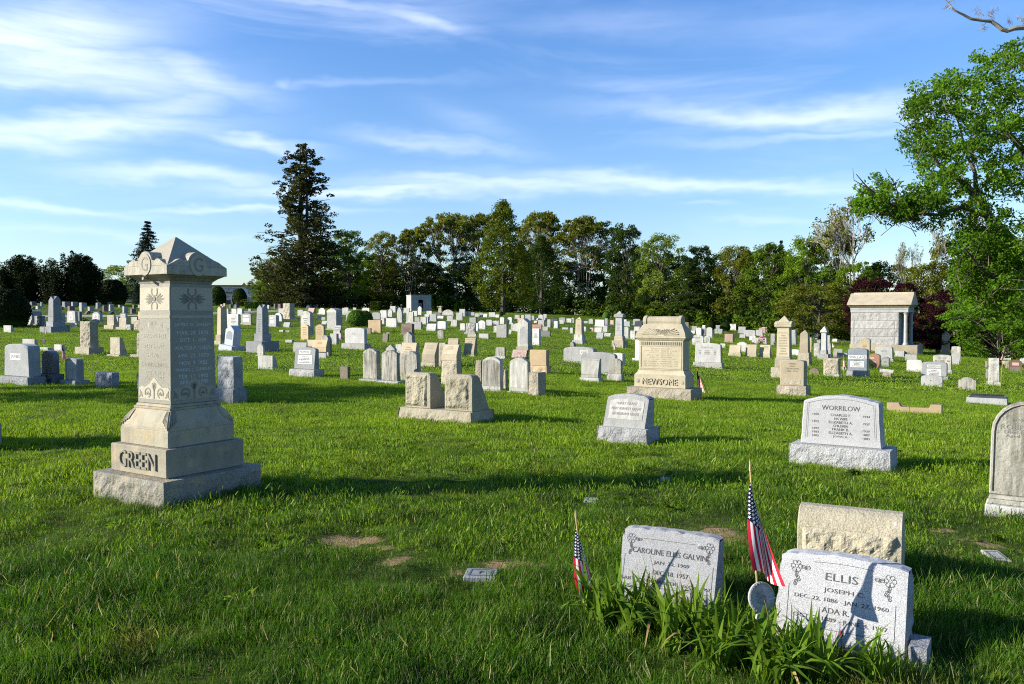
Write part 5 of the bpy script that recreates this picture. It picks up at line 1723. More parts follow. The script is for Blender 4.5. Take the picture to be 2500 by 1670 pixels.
# ---- crop 5
S(5, 'serp', 752, 1110, 1130, 770, 1105, 'WB', 'wide white curved headstone with scroll-carved corners right of the wide tan tomb', base=.21, bm=.06, bmat='LR', taper=.97, texts=(('STAINTON', .46, .77, .46, .1),),
  lines=((.15, .25, .40, .64, 3), (.34, .6, .40, .64, 3), (.72, .82, .40, .64, 3)))
S(5, 'pillar', 1855, 2035, 2070, 395, 1250, 'C', 'tall cream pillar with arched gables and pyramid cap, right of the wide tan tomb', base=.17, bm=.35, bmat='TR', plinth=.2, lines=((.12, .88, .05, .62, 9),), cut='CUTT',
  texts=(('BO', .1, -.16, .24, .07, 'CUT'),))
S(5, 'obelisk', 2180, 2300, 2330, 590, 1080, 'T', 'weathered tan obelisk with pointed top just right of the tall cream pillar', base=.19, bm=.2, bmat='TR', plinth=.22, taper=1.0)
S(5, 'serp', 1910, 2240, 2285, 1000, 1490, 'T', 'pale tan lettered headstone on a rough base in front of the tall cream pillar', base=.28, bm=.12, bmat='TR', cut='CUTT',
  texts=(('MARIA', .5, .86, .28, .055), ('WIFE OF', .5, .76, .24, .05), ('GEORGE LORD', .52, .67, .52, .055), ('1849 - 1918', .5, .57, .44, .055)), panels=((.16, .84, .06, .22, 'TR'),))
S(5, 'arch', 778, 848, 858, 558, 655, 'WB', 'bright white marble tablet, left one of a matching pair behind the wide white headstone', base=0)
S(5, 'arch', 915, 997, 1003, 553, 702, 'WB', 'bright white marble tablet, right one of a matching pair behind the wide white headstone', base=.04, taper=.92)
S(5, 'arch', 722, 878, 890, 655, 800, 'W', 'pale arched lettered stone directly behind the wide white curved headstone', base=0, lines=L3)
S(5, 'arch', 890, 968, 978, 670, 770, 'W', 'narrow pale headstone below the right bright marble tablet', base=0, lines=L3)
S(5, 'flat', 1165, 1275, 1298, 645, 762, 'P', 'pale pink square headstone alone on the grass right of the white tablets', base=.14, bm=.08)
S(5, 'serp', 1430, 1585, 1592, 590, 682, 'L', 'grey headstone with a small white statue in an arched niche', base=0, panels=((.38, .66, .05, .75, 'W', 'round'),))
S(5, 'roll', 1225, 1375, 1390, 795, 950, 'T', 'tan slant-faced marker on a rough base, leftmost of three alike', base=.28, bm=.08, bmat='TR')
S(5, 'slant', 1450, 1595, 1608, 790, 965, 'T', 'tan slant-faced marker on a rough base, middle of three alike', base=.22, bm=.06, bmat='TR')
S(5, 'slant', 1640, 1780, 1800, 795, 972, 'T', 'tan slant-faced marker with lettering on a rough base, rightmost of three alike', base=.24, bm=.06, bmat='TR', lines=((.25, .8, .6, .9, 2),), cut='CUTT')
S(5, 'arch', 1340, 1470, 1482, 752, 892, 'W', 'white arched headstone behind the left and middle tan slant-faced markers', base=0)
for q in [(615, 675, 688, 485, 562, 'B', 'flat'), (735, 835, 848, 480, 545, 'P', 'rag'), (717, 790, 802, 540, 598, 'LR', 'flat'), (862, 905, 912, 525, 575, 'WB', 'flat'), (852, 905, 915, 560, 662, 'L', 'flat'),
          (1047, 1112, 1118, 525, 590, 'G', 'flat'), (1030, 1140, 1148, 577, 642, 'L', 'rock'), (1237, 1318, 1325, 508, 597, 'W', 'flat'), (1352, 1450, 1458, 545, 638, 'L', 'flat'), (1507, 1562, 1568, 560, 592, 'WB', 'flat'),
          (1592, 1682, 1688, 588, 668, 'L', 'flat'), (1632, 1722, 1730, 562, 632, 'P', 'flat'), (1660, 1745, 1752, 550, 632, 'W', 'flat'), (1757, 1825, 1832, 575, 632, 'W', 'flat'), (1370, 1445, 1452, 650, 698, 'L', 'flat'),
          (1502, 1585, 1592, 675, 737, 'W', 'slant'), (1532, 1730, 1742, 697, 782, 'W', 'flat'), (1102, 1175, 1184, 775, 832, 'W', 'serp'), (2077, 2140, 2165, 590, 795, 'L', 'flat'), (2072, 2178, 2185, 855, 937, 'WB', 'serp'),
          (700, 760, 775, 600, 640, 'W', 'slant'), (1795, 1850, 1862, 640, 800, 'LR', 'rag'), (2150, 2215, 2225, 595, 660, 'L', 'flat')]:
    S(5, q[6], *q[:5], q[5], base=.12 if q[6] in ('flat', 'serp') else 0)
# ---- crop 6
S(6, 'pillar', 1058, 1140, 1165, 632, 1168, 'WB', 'bright white pillar with a gabled cap, left of the columned mausoleum', base=.17, bm=.55, bmat='LR')
S(6, 'rock', 955, 1050, 1075, 900, 1118, 'LR', 'rough pale block behind the left side of the bright white pillar', base=0)
S(6, 'rock', 1160, 1225, 1240, 905, 1110, 'LR', 'rough pale block behind the right side of the bright white pillar', base=.1)
S(6, 'flat', 1150, 1210, 1225, 775, 905, 'L', 'pale grey headstone above the rough block right of the white pillar', base=0)
S(6, 'slant', 1262, 1400, 1405, 990, 1125, 'L', 'grey tilted marker with a small dark flag in front, right of the white pillar', base=0, roll=3)
S(6, 'block', 1345, 1490, 1500, 1052, 1132, 'L', 'low pale marker hidden at the left edge of the blue-grey headstone', base=0)
S(6, 'rock', 1105, 1345, 1380, 1142, 1425, 'TR', 'rough brown-tan square stone on a tilted slab left of the blue-grey headstone', base=.12, bm=.04, bmat='N', cat='headstone', name='gravestone')
S(6, 'round', 880, 1040, 1050, 1295, 1402, 'B', 'small rounded brown fieldstone in the grass left of the rough brown-tan stone', base=0)
S(6, 'serp', 1490, 1800, 1828, 985, 1440, 'BLUEG', 'blue-grey headstone with white lettered panels and carved leaves on its top', base=.22, bm=.06, bmat='LR', cut='CUT',
  panels=((.03, .97, .53, .70), (.12, .85, .16, .44)), texts=(('WALLACE', .5, .615, .86, .115),), lines=((.2, .78, .19, .48, 5),))
S(6, 'arch', 1832, 2005, 2022, 1065, 1300, 'RB', 'russet arched headstone tucked behind the right side of the blue-grey headstone', base=.15, bm=.04, panels=((.1, .5, .55, .7, 'P'), (.1, .65, .2, .4, 'P')))
S(6, 'arch', 2030, 2155, 2172, 1122, 1272, 'G', 'grey arched headstone with a pale inset, right of the russet arched headstone', base=.08, panels=((.08, .9, .15, .75, 'L'),), lines=((.2, .8, .3, .6, 2),))
S(6, 'serp', 1922, 2210, 2230, 955, 1185, 'L', 'wide pale grey headstone with a small name panel in front of the mausoleum podium', base=.15, bm=.06, taper=.95, panels=((.33, .68, .58, .72, 'W'),), texts=(('PARKER', .5, .65, .3, .09),))
S(6, 'arch', 1690, 1850, 1866, 815, 1052, 'C', 'tall cream arched tablet in front of the columned mausoleum wall', base=0, panels=((.1, .9, .05, .72, 'O', 'arch'),), lines=((.2, .8, .35, .62, 3),))
for q in [(880, 920, 930, 810, 882, 'W', 'flat'), (875, 918, 932, 880, 1052, 'O', 'flat'), (945, 1025, 1038, 760, 838, 'G', 'slant'), (1165, 1262, 1272, 730, 800, 'P', 'flat'), (1270, 1325, 1332, 785, 832, 'W', 'flat'),
          (1250, 1325, 1336, 832, 880, 'W', 'slant'), (1005, 1060, 1066, 850, 895, 'L', 'flat'), (2245, 2390, 2400, 1022, 1115, 'L', 'flat')]:
    S(6, q[6], *q[:5], q[5], base=.12 if q[6] == 'flat' else 0)
# ---- crop 7
S(7, 'flat', 370, 585, 595, 967, 1075, 'L', 'pale low headstone in front of the right end of the mausoleum podium', base=.1)
S(7, 'flat', 450, 638, 645, 1080, 1180, 'L', 'low pale headstone in front of the two at the mausoleum podium', base=.15, bm=.03)
S(7, 'serp', 475, 715, 725, 1162, 1355, 'WB', 'plain white headstone left of the grey one with two white panels', base=.14, bm=.05, bmat='N')
S(7, 'serp', 708, 1115, 1132, 1198, 1480, 'G', 'wide grey headstone with two white lettered panels and dry plants at its right foot', base=.2, bm=.08, bmat='LR', cut='CUT', panels=((.23, .76, .60, .80), (.21, .78, .0, .5)),
  texts=(('HARRISON', .5, .70, .47, .13),), lines=((.27, .73, .05, .44, 4),))
S(7, 'flat', 705, 1045, 1052, 1412, 1590, 'L', 'small pale curved marker directly in front of the grey two-panelled headstone', base=0, style='serp')
S(7, 'serp', 893, 1185, 1235, 1085, 1382, 'N', 'pale headstone with carved corners behind the wide grey two-panelled headstone', base=.2, bm=.06, texts=(('MELLOR', .5, .78, .46, .11),), lines=((.1, .25, .5, .68, 1), (.4, .62, .5, .68, 1), (.76, .92, .5, .68, 1)))
S(7, 'obelisk', 1030, 1165, 1190, 700, 1090, 'C', 'cream obelisk tablet with pyramid top and monogram, right of the columned mausoleum', base=0, plinth=.02, taper=1.1, panels=((.12, .92, .42, .68, 'T', 'arch'), (.12, .92, .12, .36, 'T')))
S(7, 'flat', 1190, 1335, 1345, 950, 1192, 'N', 'pale weathered headstone on a base behind the cream obelisk tablet', base=.12, bm=.08, style='serp')
S(7, 'flat', 1200, 1312, 1322, 1062, 1242, 'L', 'narrow pale headstone at the right side of the one with carved corners', base=.1, bm=.1)
S(7, 'serp', 1182, 1275, 1285, 990, 1065, 'RB', 'russet headstone behind the cream obelisk tablet', base=0)
S(7, 'flat', 935, 1018, 1026, 985, 1068, 'B', 'low brown headstone left of the cream obelisk tablet', base=0)
S(7, 'shld', 1300, 1580, 1592, 1442, 1640, 'M', 'small lichen-yellowed trefoil-topped footstone left of the rough marble stub', base=0)
S(7, 'rock', 1772, 1945, 1965, 1138, 1570, 'N', 'rough broken marble stub column on a base near the right edge', base=.12, bm=.2, cat='headstone', name='gravestone')
S(7, 'block', 1725, 1768, 1772, 1310, 1480, 'M', 'small marble slab leaning against the left side of the rough marble stub', base=0)
S(7, 'flat', 1900, 2138, 2145, 1018, 1168, 'WB', 'wide white headstone with a flag pole in front, near the thin tree trunk', base=0)
S(7, 'block', 1985, 2095, 2105, 1185, 1248, 'W', 'low white block right of the leaning flag pole', base=0)
S(7, 'flat', 2112, 2315, 2330, 1165, 1360, 'R', 'mauve-brown granite headstone with a name panel at the right edge of the lawn', base=0, style='arch', panels=((.22, .76, .62, .82, 'P'), (.08, .9, .05, .52, 'B')), lines=((.15, .85, .1, .48, 3),))
S(7, 'serp', 2280, 2420, 2430, 1132, 1225, 'W', 'white headstone cut off by the right edge behind the mauve-brown one', base=0)
S(7, 'rock', 1725, 1768, 1775, 1182, 1285, 'TR', 'small tan block left behind the rough marble stub', base=0)
S(7, 'rock', 2050, 2108, 2115, 1182, 1305, 'TR', 'small tan block left of the mauve-brown granite headstone', base=0)
for q in [(690, 712, 718, 880, 965, 'W', 'flat'), (735, 762, 768, 900, 952, 'W', 'flat'), (775, 808, 815, 905, 952, 'W', 'arch'), (865, 895, 902, 882, 960, 'O', 'flat'), (905, 975, 982, 855, 962, 'C', 'flat'), (1188, 1225, 1232, 812, 950, 'L', 'flat'),
          (1252, 1285, 1325, 866, 952, 'D', 'flat'), (1000, 1030, 1036, 880, 962, 'L', 'flat'), (585, 630, 636, 862, 905, 'R', 'flat'), (1400, 1425, 1430, 950, 990, 'W', 'gable'), (1440, 1470, 1476, 955, 992, 'W', 'flat'), (1520, 1548, 1554, 950, 995, 'N', 'flat'),
          (1565, 1600, 1606, 952, 995, 'W', 'arch'), (1620, 1665, 1670, 945, 998, 'T', 'flat'), (1680, 1740, 1746, 962, 998, 'BLUEG', 'flat'), (1765, 1785, 1792, 960, 1005, 'W', 'gable'), (1865, 1885, 1890, 945, 1005, 'N', 'lancet'),
          (290, 490, 498, 1027, 1115, 'L', 'flat'), (2105, 2140, 2150, 895, 950, 'B', 'flat'), (2175, 2195, 2200, 895, 950, 'N', 'flat')]:
    S(7, q[6], *q[:5], q[5], base=.12 if q[6] == 'flat' else 0)

# ---- mid-lawn stones read from larger crops
S(8, 'serp', 1766, 2110, 2150, 362, 712, 'L', 'light grey slant headstone with three lines of lettering on a rough base, right of centre', base=.32, bm=.11, bmat='LXR', lean=.28, cut='CUT', style='arch', rough=True,
  panels=((.10, .90, .20, .82, 'W'),), texts=(('HARRY GRANT', .5, .70, .50, .085), ('MARY BURNLEY GRANT', .5, .53, .72, .085), ('GEORGIANNA GRANT', .5, .36, .66, .085)), yaw=6) if False else None


def slant_stone(px_l, px_r, py_b, H, d_bot, d_top, yaw, label, mat, side, style='serp', base=None, crest=.05, seed=1, chip=True):
    """close-up slant marker: smooth sloping front with a pitched rim, rough sides"""
    th = GRID + R(yaw)
    P = ground((px_l + px_r) / 2, py_b)
    k = P.x / P.y
    wd = (px_r - px_l) / F * P.y / (math.cos(th) - k * math.sin(th))
    ey = Vector((-math.sin(th), math.cos(th), 0))
    D = d_bot + (2 * base[1] if base else 0)
    O = P + ey * (D / 2)
    root = empty('grave_marker', (O.x, O.y, P.z), th, label, 'grave marker', 'low grave markers across the lawn')
    hb = 0
    if base:
        hb = base[0]
        MB().rock(-wd / 2 - base[1], wd / 2 + base[1], -D / 2, D / 2, -.1, hb, .035, .035, seed + 5, top_in=.012).build('base', MATS[side], root)
    a = wd / 2
    y0 = -d_bot / 2
    y1 = d_bot / 2
    lean = (d_bot - d_top) / (H - hb)
    rr = random.Random(seed)
    n = 16
    # front face grid with an uneven pitched top rim
    topz = []
    for i in range(n + 1):
        u = i / n
        z = H - crest + crest * math.sin(PI * u) ** .8 + rr.uniform(-.0035, .002) - (.008 if i in (0, n) else 0)
        topz.append(z)
    zb = hb if base else -.08
    fr = MB()
    vs, fs = [], []
    m = 6
    for j in range(m + 1):
        for i in range(n + 1):
            z = zb + (topz[i] - .018 - zb) * j / m
            vs.append((-a + wd * i / n, y0 + lean * (max(z, hb) - hb), z))
    for j in range(m):
        for i in range(n):
            q = j * (n + 1) + i
            fs.append((q, q + 1, q + n + 2, q + n + 1))
    # rim, top, back and sides, roughened
    nb = len(vs)
    rows = 5
    for j in range(1, rows + 1):
        for i in range(n + 1):
            z = topz[i] + rr.uniform(-.004, .004) * (j < rows)
            yf = y0 + lean * (topz[i] - .018 - hb)
            y = yf + (y1 - yf) * (j - .5) / rows if j < rows else y1
            if j == 1: y = yf + .012
            vs.append((-a + wd * i / n + rr.uniform(-.002, .002), y, z))
    for j in range(rows):
        for i in range(n):
            q = (m * (n + 1) + i) if j == 0 else nb + (j - 1) * (n + 1) + i
            q2 = nb + j * (n + 1) + i
            fs.append((q, q + 1, q2 + 1, q2))
    fr.add(vs, fs)
    # back
    lt = nb + (rows - 1) * (n + 1)
    b0 = len(fr.V)
    fr.V += [(-a + wd * i / n, y1, zb) for i in range(n + 1)]
    fr.F += [(lt + i, lt + i + 1, b0 + i + 1, b0 + i) for i in range(n)]
    fr.M += [0] * n
    fr.build('slab', MATS[mat], root)
    # rough sides
    for sgn in (-1, 1):
        sv, sf = [], []
        nz, ny = 12, 9
        zt = topz[0] if sgn < 0 else topz[-1]
        for j in range(nz + 1):
            z = zb + (zt - .01 - zb) * j / nz
            yf = y0 + lean * (max(min(z, zt - .018), hb) - hb)
            for i in range(ny + 1):
                y = yf + (y1 - yf) * i / ny
                fo = min(1, i / 1.5, (ny - i) / 1.5, (nz - j) / 1.5)
                hh = noise.fractal(Vector((y * 14 + seed, z * 14, sgn * 3)), .9, 2, 4)
                sv.append((sgn * (a + max(-.004, .012 + .016 * hh) * max(0, fo)), y, z))
        for j in range(nz):
            for i in range(ny):
                q = j * (ny + 1) + i
                sf.append((q, q + 1, q + ny + 2, q + ny + 1))
        MB().add(sv, sf).build('rough_side', MATS[side], root)
    FOOT.append((O.x, O.y, a + (base[1] if base else 0), D / 2, th, P.y))
    return root, dict(a=a, y0=y0, lean=lean, hb=hb, H=H, wd=wd)


def face_text(root, q, s_, x, z, h, wdt=None, mat='CUT'):
    text(root, s_, .1, (x, q['y0'] + q['lean'] * (z - q['hb']) - .0012, z), MATS[mat], fit=wdt, fith=h, rot=(PI / 2 - math.atan(q['lean']), 0, 0), ext=.001)


def face_line(root, q, pts, wdt=.003, mat='CUT', name='border_line'):
    mb = MB()
    for (xa, za), (xb, zb) in zip(pts, pts[1:]):
        dx, dz = xb - xa, zb - za
        l_ = math.hypot(dx, dz) or 1
        nx, nz = -dz / l_ * wdt / 2, dx / l_ * wdt / 2
        Y = lambda z: q['y0'] + q['lean'] * (z - q['hb']) - .0015
        mb.add([(xa + nx, Y(za + nz), za + nz), (xa - nx, Y(za - nz), za - nz), (xb - nx, Y(zb - nz), zb - nz), (xb + nx, Y(zb + nz), zb + nz)], [(0, 1, 2, 3)])
    return mb


def flower(cx, cz, r, n=6):
    out = []
    for p in range(n):
        a0 = 2 * PI * p / n
        out.append([(cx + r * .45 * math.cos(a0 - .5), cz + r * .45 * math.sin(a0 - .5)), (cx + r * .95 * math.cos(a0 - .38), cz + r * .95 * math.sin(a0 - .38)), (cx + r * 1.05 * math.cos(a0), cz + r * 1.05 * math.sin(a0)),
                    (cx + r * .95 * math.cos(a0 + .38), cz + r * .95 * math.sin(a0 + .38)), (cx + r * .45 * math.cos(a0 + .5), cz + r * .45 * math.sin(a0 + .5))])
    out.append([(cx + r * .3 * math.cos(t_ * PI / 5), cz + r * .3 * math.sin(t_ * PI / 5)) for t_ in range(11)])
    return out


def leafline(cx, cz, ang, l_, w_):
    c, s = math.cos(ang), math.sin(ang)
    P_ = lambda u, v: (cx + u * c - v * s, cz + u * s + v * c)
    return [[P_(0, 0), P_(l_ * .3, w_), P_(l_ * .6, w_ * .5), P_(l_ * .8, w_ * .9), P_(l_, 0), P_(l_ * .8, -w_ * .8), P_(l_ * .5, -w_ * .5), P_(l_ * .25, -w_ * .9), P_(0, 0)], [P_(0, 0), P_(l_ * .9, 0)]]


def ornament(root, q, cx, cz, r, sgn):
    mb = MB()
    for ln in flower(cx, cz, r):
        k = face_line(root, q, ln, .0022)
        mb.add(k.V, k.F)
    for ang, dx, dz in ((-.3, r, .1 * r), (-1.45, 0, -r), (-1.1, .25 * r, -1.9 * r), (.05, 1.7 * r, -.1 * r), (-1.8, .1 * r, -2.7 * r)):
        A = ang if sgn > 0 else PI - ang
        for ln in leafline(cx + sgn * dx * .85, cz + dz * .85, A, r * 1.05, r * .34):
            k = face_line(root, q, ln, .0022)
            mb.add(k.V, k.F)
    mb.build('carved_flower', MATS['CUT'], root)['kind'] = 'stuff'


# the three near markers at the lower right
elli, q = slant_stone(1884, 2202, 1592, .425, .22, .10, 0, 'light grey slant marker in the right foreground with a flag shadow across it', 'LX', 'LXR', seed=3, crest=.022)
a, wd = q['a'], q['wd']
face_text(elli, q, 'ELLIS', .0, .328, .036, .15)
face_text(elli, q, 'JOSEPH C.', .015, .265, .026, .19)
face_text(elli, q, 'DEC. 22, 1886 - JAN. 27, 1960', .0, .220, .024, .43)
face_text(elli, q, 'ADA R.', -.02, .176, .026, .125)
face_text(elli, q, 'OCT. 2, 1889 - JUNE 4, 1987', .0, .133, .024, .43)
bl = MB()
for ln in ([(-.135, .386)] + [(-.135 + .27 * i / 8, .386 + .006 * math.sin(PI * i / 8)) for i in range(9)], [(-.245, .27), (-.245, .09)], [(.245, .25), (.245, .09)], [(-.245, .09), (.245, .09)]):
    k = face_line(elli, q, ln, .002)
    bl.add(k.V, k.F)
bl.build('border_line', MATS['CUT'], elli)
ornament(elli, q, -.215, .355, .027, 1)
ornament(elli, q, .215, .350, .027, -1)

galv, q = slant_stone(1500, 1738, 1480, .375, .22, .08, 5, 'light grey slant marker with carved corner flowers, behind strap-leaved plants, left of a taller flag', 'LX', 'LXR', seed=9, crest=.006)
face_text(galv, q, 'CAROLINE ELLIS GALVIN', .0, .262, .030, .42)
face_text(galv, q, 'JAN. 22. 1909', .02, .208, .024, .20)
face_text(galv, q, 'DEC. 18. 1957', .02, .160, .024, .20)
face_text(galv, q, 'BABY JOHN PARKER', -.10, .112, .024, .32)
face_text(galv, q, 'DEC. 28, 1957', .17, .110, .018, .15)
bl = MB()
for ln in ([(-.15, .325), (.15, .325)], [(-.25, .235), (-.25, .085)], [(.25, .225), (.25, .085)], [(-.25, .085), (.25, .085)]):
    k = face_line(galv, q, ln, .002)
    bl.add(k.V, k.F)
bl.build('border_line', MATS['CUT'], galv)
ornament(galv, q, -.222, .318, .025, 1)
ornament(galv, q, .222, .316, .025, -1)

grant, q = slant_stone(1466, 1568, 1083, .62, .30, .14, 0, 'light grey slant headstone with three carved lines on a rough base, alone right of centre', 'L', 'LXR', seed=14, crest=.045, base=(.20, .06))
grant['category'] = 'headstone'
q['y0'] -= .004
fp = [(-q['a'] * .82, .30), (q['a'] * .82, .30), (q['a'] * .82, .53), (q['a'] * .4, .555), (-q['a'] * .4, .555), (-q['a'] * .82, .53)]
Yf = lambda z: q['y0'] + q['lean'] * (z - q['hb'])
MB().add([(x, Yf(z) - .001, z) for x, z in fp] + [(x, Yf(z) + .008, z) for x, z in fp], [tuple(range(6)), tuple(range(11, 5, -1))] + [(i, i + 6, (i + 1) % 6 + 6, (i + 1) % 6) for i in range(6)]).build('panel', MATS['W'], grant)
for s_, z, w_ in (('HARRY GRANT', .50, .5), ('MARY BURNLEY GRANT', .435, .72), ('GEORGIANNA GRANT', .37, .66)):
    face_text(grant, dict(q, y0=q['y0'] - .001), s_, 0, z, .036, w_ * q['wd'], 'CUTG')

# wide curved headstone at the right
def worrilow():
    th = GRID
    P = ground(2046, 1146)
    k = P.x / P.y
    wb = 250 / F * P.y / (math.cos(th) - k * math.sin(th))
    D = .42
    ey = Vector((-math.sin(th), math.cos(th), 0))
    O = P + ey * D / 2
    H = (1143 - 970) * P.y / F * 1.03
    root = empty('gravestone', (O.x, O.y, P.z), th, 'broad light grey headstone with a column of carved names and dates, right of centre', 'headstone', 'upright headstones across the lawn')
    hb = .235
    MB().rock(-wb / 2, wb / 2, -D / 2, D / 2, .0, hb, .035, .035, 77, top_in=.008).build('base', MATS['LXR'], root)
    MB().box(wb * .22, wb * .43, -D / 2 - .02, D / 2 - .1, -.12, -.002).build('footing', MATS['N'], root)
    MB().box(-wb * .47, wb * .2, -D / 2 + .05, D / 2 - .05, -.15, -.002).build('footing', MATS['B'], root)
    a0, a1, d = wb * .405, wb * .375, .22
    n = 20
    rr = random.Random(4)
    out = [(-a0, hb), (a0, hb)]
    for i in range(7): out.append((a0 - (a0 - a1) * (i + 1) / 8 * 1.0 + rr.uniform(-.004, .004), hb + (H - .07 - hb) * (i + 1) / 8))
    for i in range(n + 1):
        u = i / n
        out.append((a1 - 2 * a1 * u, H - .065 + .065 * (1 - (1 - 2 * u) ** 2) + rr.uniform(-.006, .003)))
    for i in range(7): out.append((-(a1 + (a0 - a1) * (i + 1) / 8) + rr.uniform(-.004, .004), H - .07 - (H - .07 - hb) * (i + 1) / 8))
    MB().prism_xz(out, -d / 2, d / 2).build('die', MATS['LX'], root, .012)
    qq = dict(y0=-d / 2, lean=0, hb=hb)
    h = H - hb
    Zf = lambda f: hb + h * f
    face_text(root, qq, 'WORRILOW', 0, Zf(.76), h * .095, wb * .38)
    rows = [('1850', 'CHARLES F.', '1944', .62, .20), ('', 'HIS WIFE', '', .545, .13), ('1852', 'ELIZABETH A.', '1937', .475, .235), ('', 'CHILDREN', '', .405, .145), ('1892', 'FRANK B.', '1939', .335, .165), ('1883', 'ELIZABETH A.', '1887', .262, .235), ('1882', 'JOHN A.', '1883', .188, .15)]
    for l_, c_, r_, z, w_ in rows:
        face_text(root, qq, c_, 0, Zf(z), h * .05, wb * w_)
        if l_:
            face_text(root, qq, l_, -wb * .25, Zf(z), h * .04, wb * .065)
            face_text(root, qq, r_, wb * .25, Zf(z), h * .04, wb * .065)
    bl = MB()
    for ins in (.045, .06):
        pts = [(-a0 + ins * 1.2, Zf(.14)), (-a1 + ins, Zf(.84))] + [(-a1 + ins + (2 * a1 - 2 * ins) * i / 8, Zf(.84) + .055 * (1 - (1 - 2 * i / 8) ** 2)) for i in range(9)] + [(a1 - ins, Zf(.84)), (a0 - ins * 1.2, Zf(.14))]
        kk = face_line(root, qq, pts, .003)
        bl.add(kk.V, kk.F)
    bl.build('border_line', MATS['CUTG'], root)
    FOOT.append((O.x, O.y, wb / 2, D / 2, th, P.y))


worrilow()


def double_stone():
    th = GRID
    P = ground(1058, 1029)
    k = P.x / P.y
    wb = 181 / F * P.y / (math.cos(th) - k * math.sin(th))
    m = P.y / F
    D = .62
    ey = Vector((-math.sin(th), math.cos(th), 0))
    O = P + ey * D / 2
    hb = 29 * m
    root = empty('gravestone', (O.x, O.y, P.z), th, 'pair of tan rock-faced tablets with sloping backs on one shared base, centre of the lawn', 'headstone', 'upright headstones across the lawn')
    MB().rock(-wb / 2, wb / 2, -D / 2, D / 2, -.1, hb, .045, .04, 31, top_in=.02).build('base', MATS['TANROCK'], root)
    H = 117 * m
    u = wb / 181
    for i, (xa, xb) in enumerate(((14, 78), (112, 178))):
        a0, a1 = -wb / 2 + xa * u, -wb / 2 + xb * u
        y0, dtop, dbot = -D / 2 + .06, .16, .46
        c = (a0 + a1) / 2
        hw = (a1 - a0) / 2
        r_ = .055
        out = [(a0, hb), (a1, hb), (a1, H - r_), (a1 - r_ * .3, H - r_ * .3), (a1 - r_, H), (a0 + r_, H), (a0 + r_ * .3, H - r_ * .3), (a0, H - r_)]
        bk = [(x, y0 + dbot - (dbot - dtop) * ((z - hb) / (H - hb)) ** 1.3, z) for x, z in out]
        n = len(out)
        die = MB().add([(x, y0, z) for x, z in out] + bk, [tuple(range(n)), tuple(range(2 * n - 1, n - 1, -1))] + [(j, j + n, (j + 1) % n + n, (j + 1) % n) for j in range(n)])
        t_ = die.build('tablet', MATS['TANROCK'], root, .008)
        # pitched rock panel, margin left smooth
        vs, fs = [], []
        N = 26
        for jz in range(N + 1):
            for ix in range(N + 1):
                x = a0 + .012 + (a1 - a0 - .075 - .012) * ix / N
                z = hb + .03 + (H - hb - .06) * jz / N
                fo = min(1, min(ix, N - ix) / 2, min(jz, N - jz) / 2)
                hh = noise.fractal(Vector((x * 7 + i * 5, z * 7, 2.2 + i)), .9, 2.1, 5)
                hh2 = noise.noise(Vector((x * 5 + 3 + i * 7, z * 5, 1)))
                vs.append((x, y0 - .001 - fo * max(.004, .028 + .03 * hh - .045 * max(0, hh2) * i), z))
        for jz in range(N):
            for ix in range(N):
                qx = jz * (N + 1) + ix
                fs.append((qx, qx + 1, qx + N + 2, qx + N + 1))
        MB().add(vs, fs).build('rock_panel', MATS['TANROCK'], root)
    FOOT.append((O.x, O.y, wb / 2, D / 2, th, P.y))


double_stone()


def tan_block():
    th = GRID + R(5)
    O0 = onground(2078, 4.95)
    wd = .585
    d = .30
    ey = Vector((-math.sin(th), math.cos(th), 0))
    O = O0 + ey * d / 2
    H = .445
    root = empty('grave_marker', (O.x, O.y, O0.z), th, 'tan rock-faced block with a smooth rolled top, right behind the marker with the flag shadow', 'grave marker', 'low grave markers across the lawn')
    y0 = -d / 2
    prof = [(y0, -.1), (y0, H - .11), (y0 + .012, H - .075), (y0 + .05, H - .02), (y0 + .09, H), (y0 + .17, H), (d / 2 + .06, .05), (d / 2 + .06, -.1)]
    MB().prism_yz(prof, -wd / 2, wd / 2).build('block', MATS['TANROCK'], root, .006)
    vs, fs = [], []
    NX, NZ = 44, 30
    for jz in range(NZ + 1):
        for ix in range(NX + 1):
            x = -wd / 2 + .03 + (wd - .06) * ix / NX
            z = .0 + (H - .115) * jz / NZ
            fo = min(1, min(ix, NX - ix) / 2, (NZ - jz) / 1.5)
            hh = noise.fractal(Vector((x * 9, z * 9, 4.2)), .85, 2.1, 5)
            vs.append((x, y0 - .001 - fo * max(.003, .022 + .026 * hh), z))
    for jz in range(NZ):
        for ix in range(NX):
            qx = jz * (NX + 1) + ix
            fs.append((qx, qx + 1, qx + NX + 2, qx + NX + 1))
    MB().add(vs, fs).build('rock_panel', MATS['TANROCK'], root)
    MB().add([(.242, y0 + .0235, H - .057), (.258, y0 + .0235, H - .057), (.258, y0 + .036, H - .036), (.242, y0 + .034, H - .040)], [(0, 1, 2, 3)]).build('white_spot', MATS['WB'], root)  # small white spot on the rolled edge
    FOOT.append((O.x, O.y, wd / 2, d / 2, th, O.y))


tan_block()


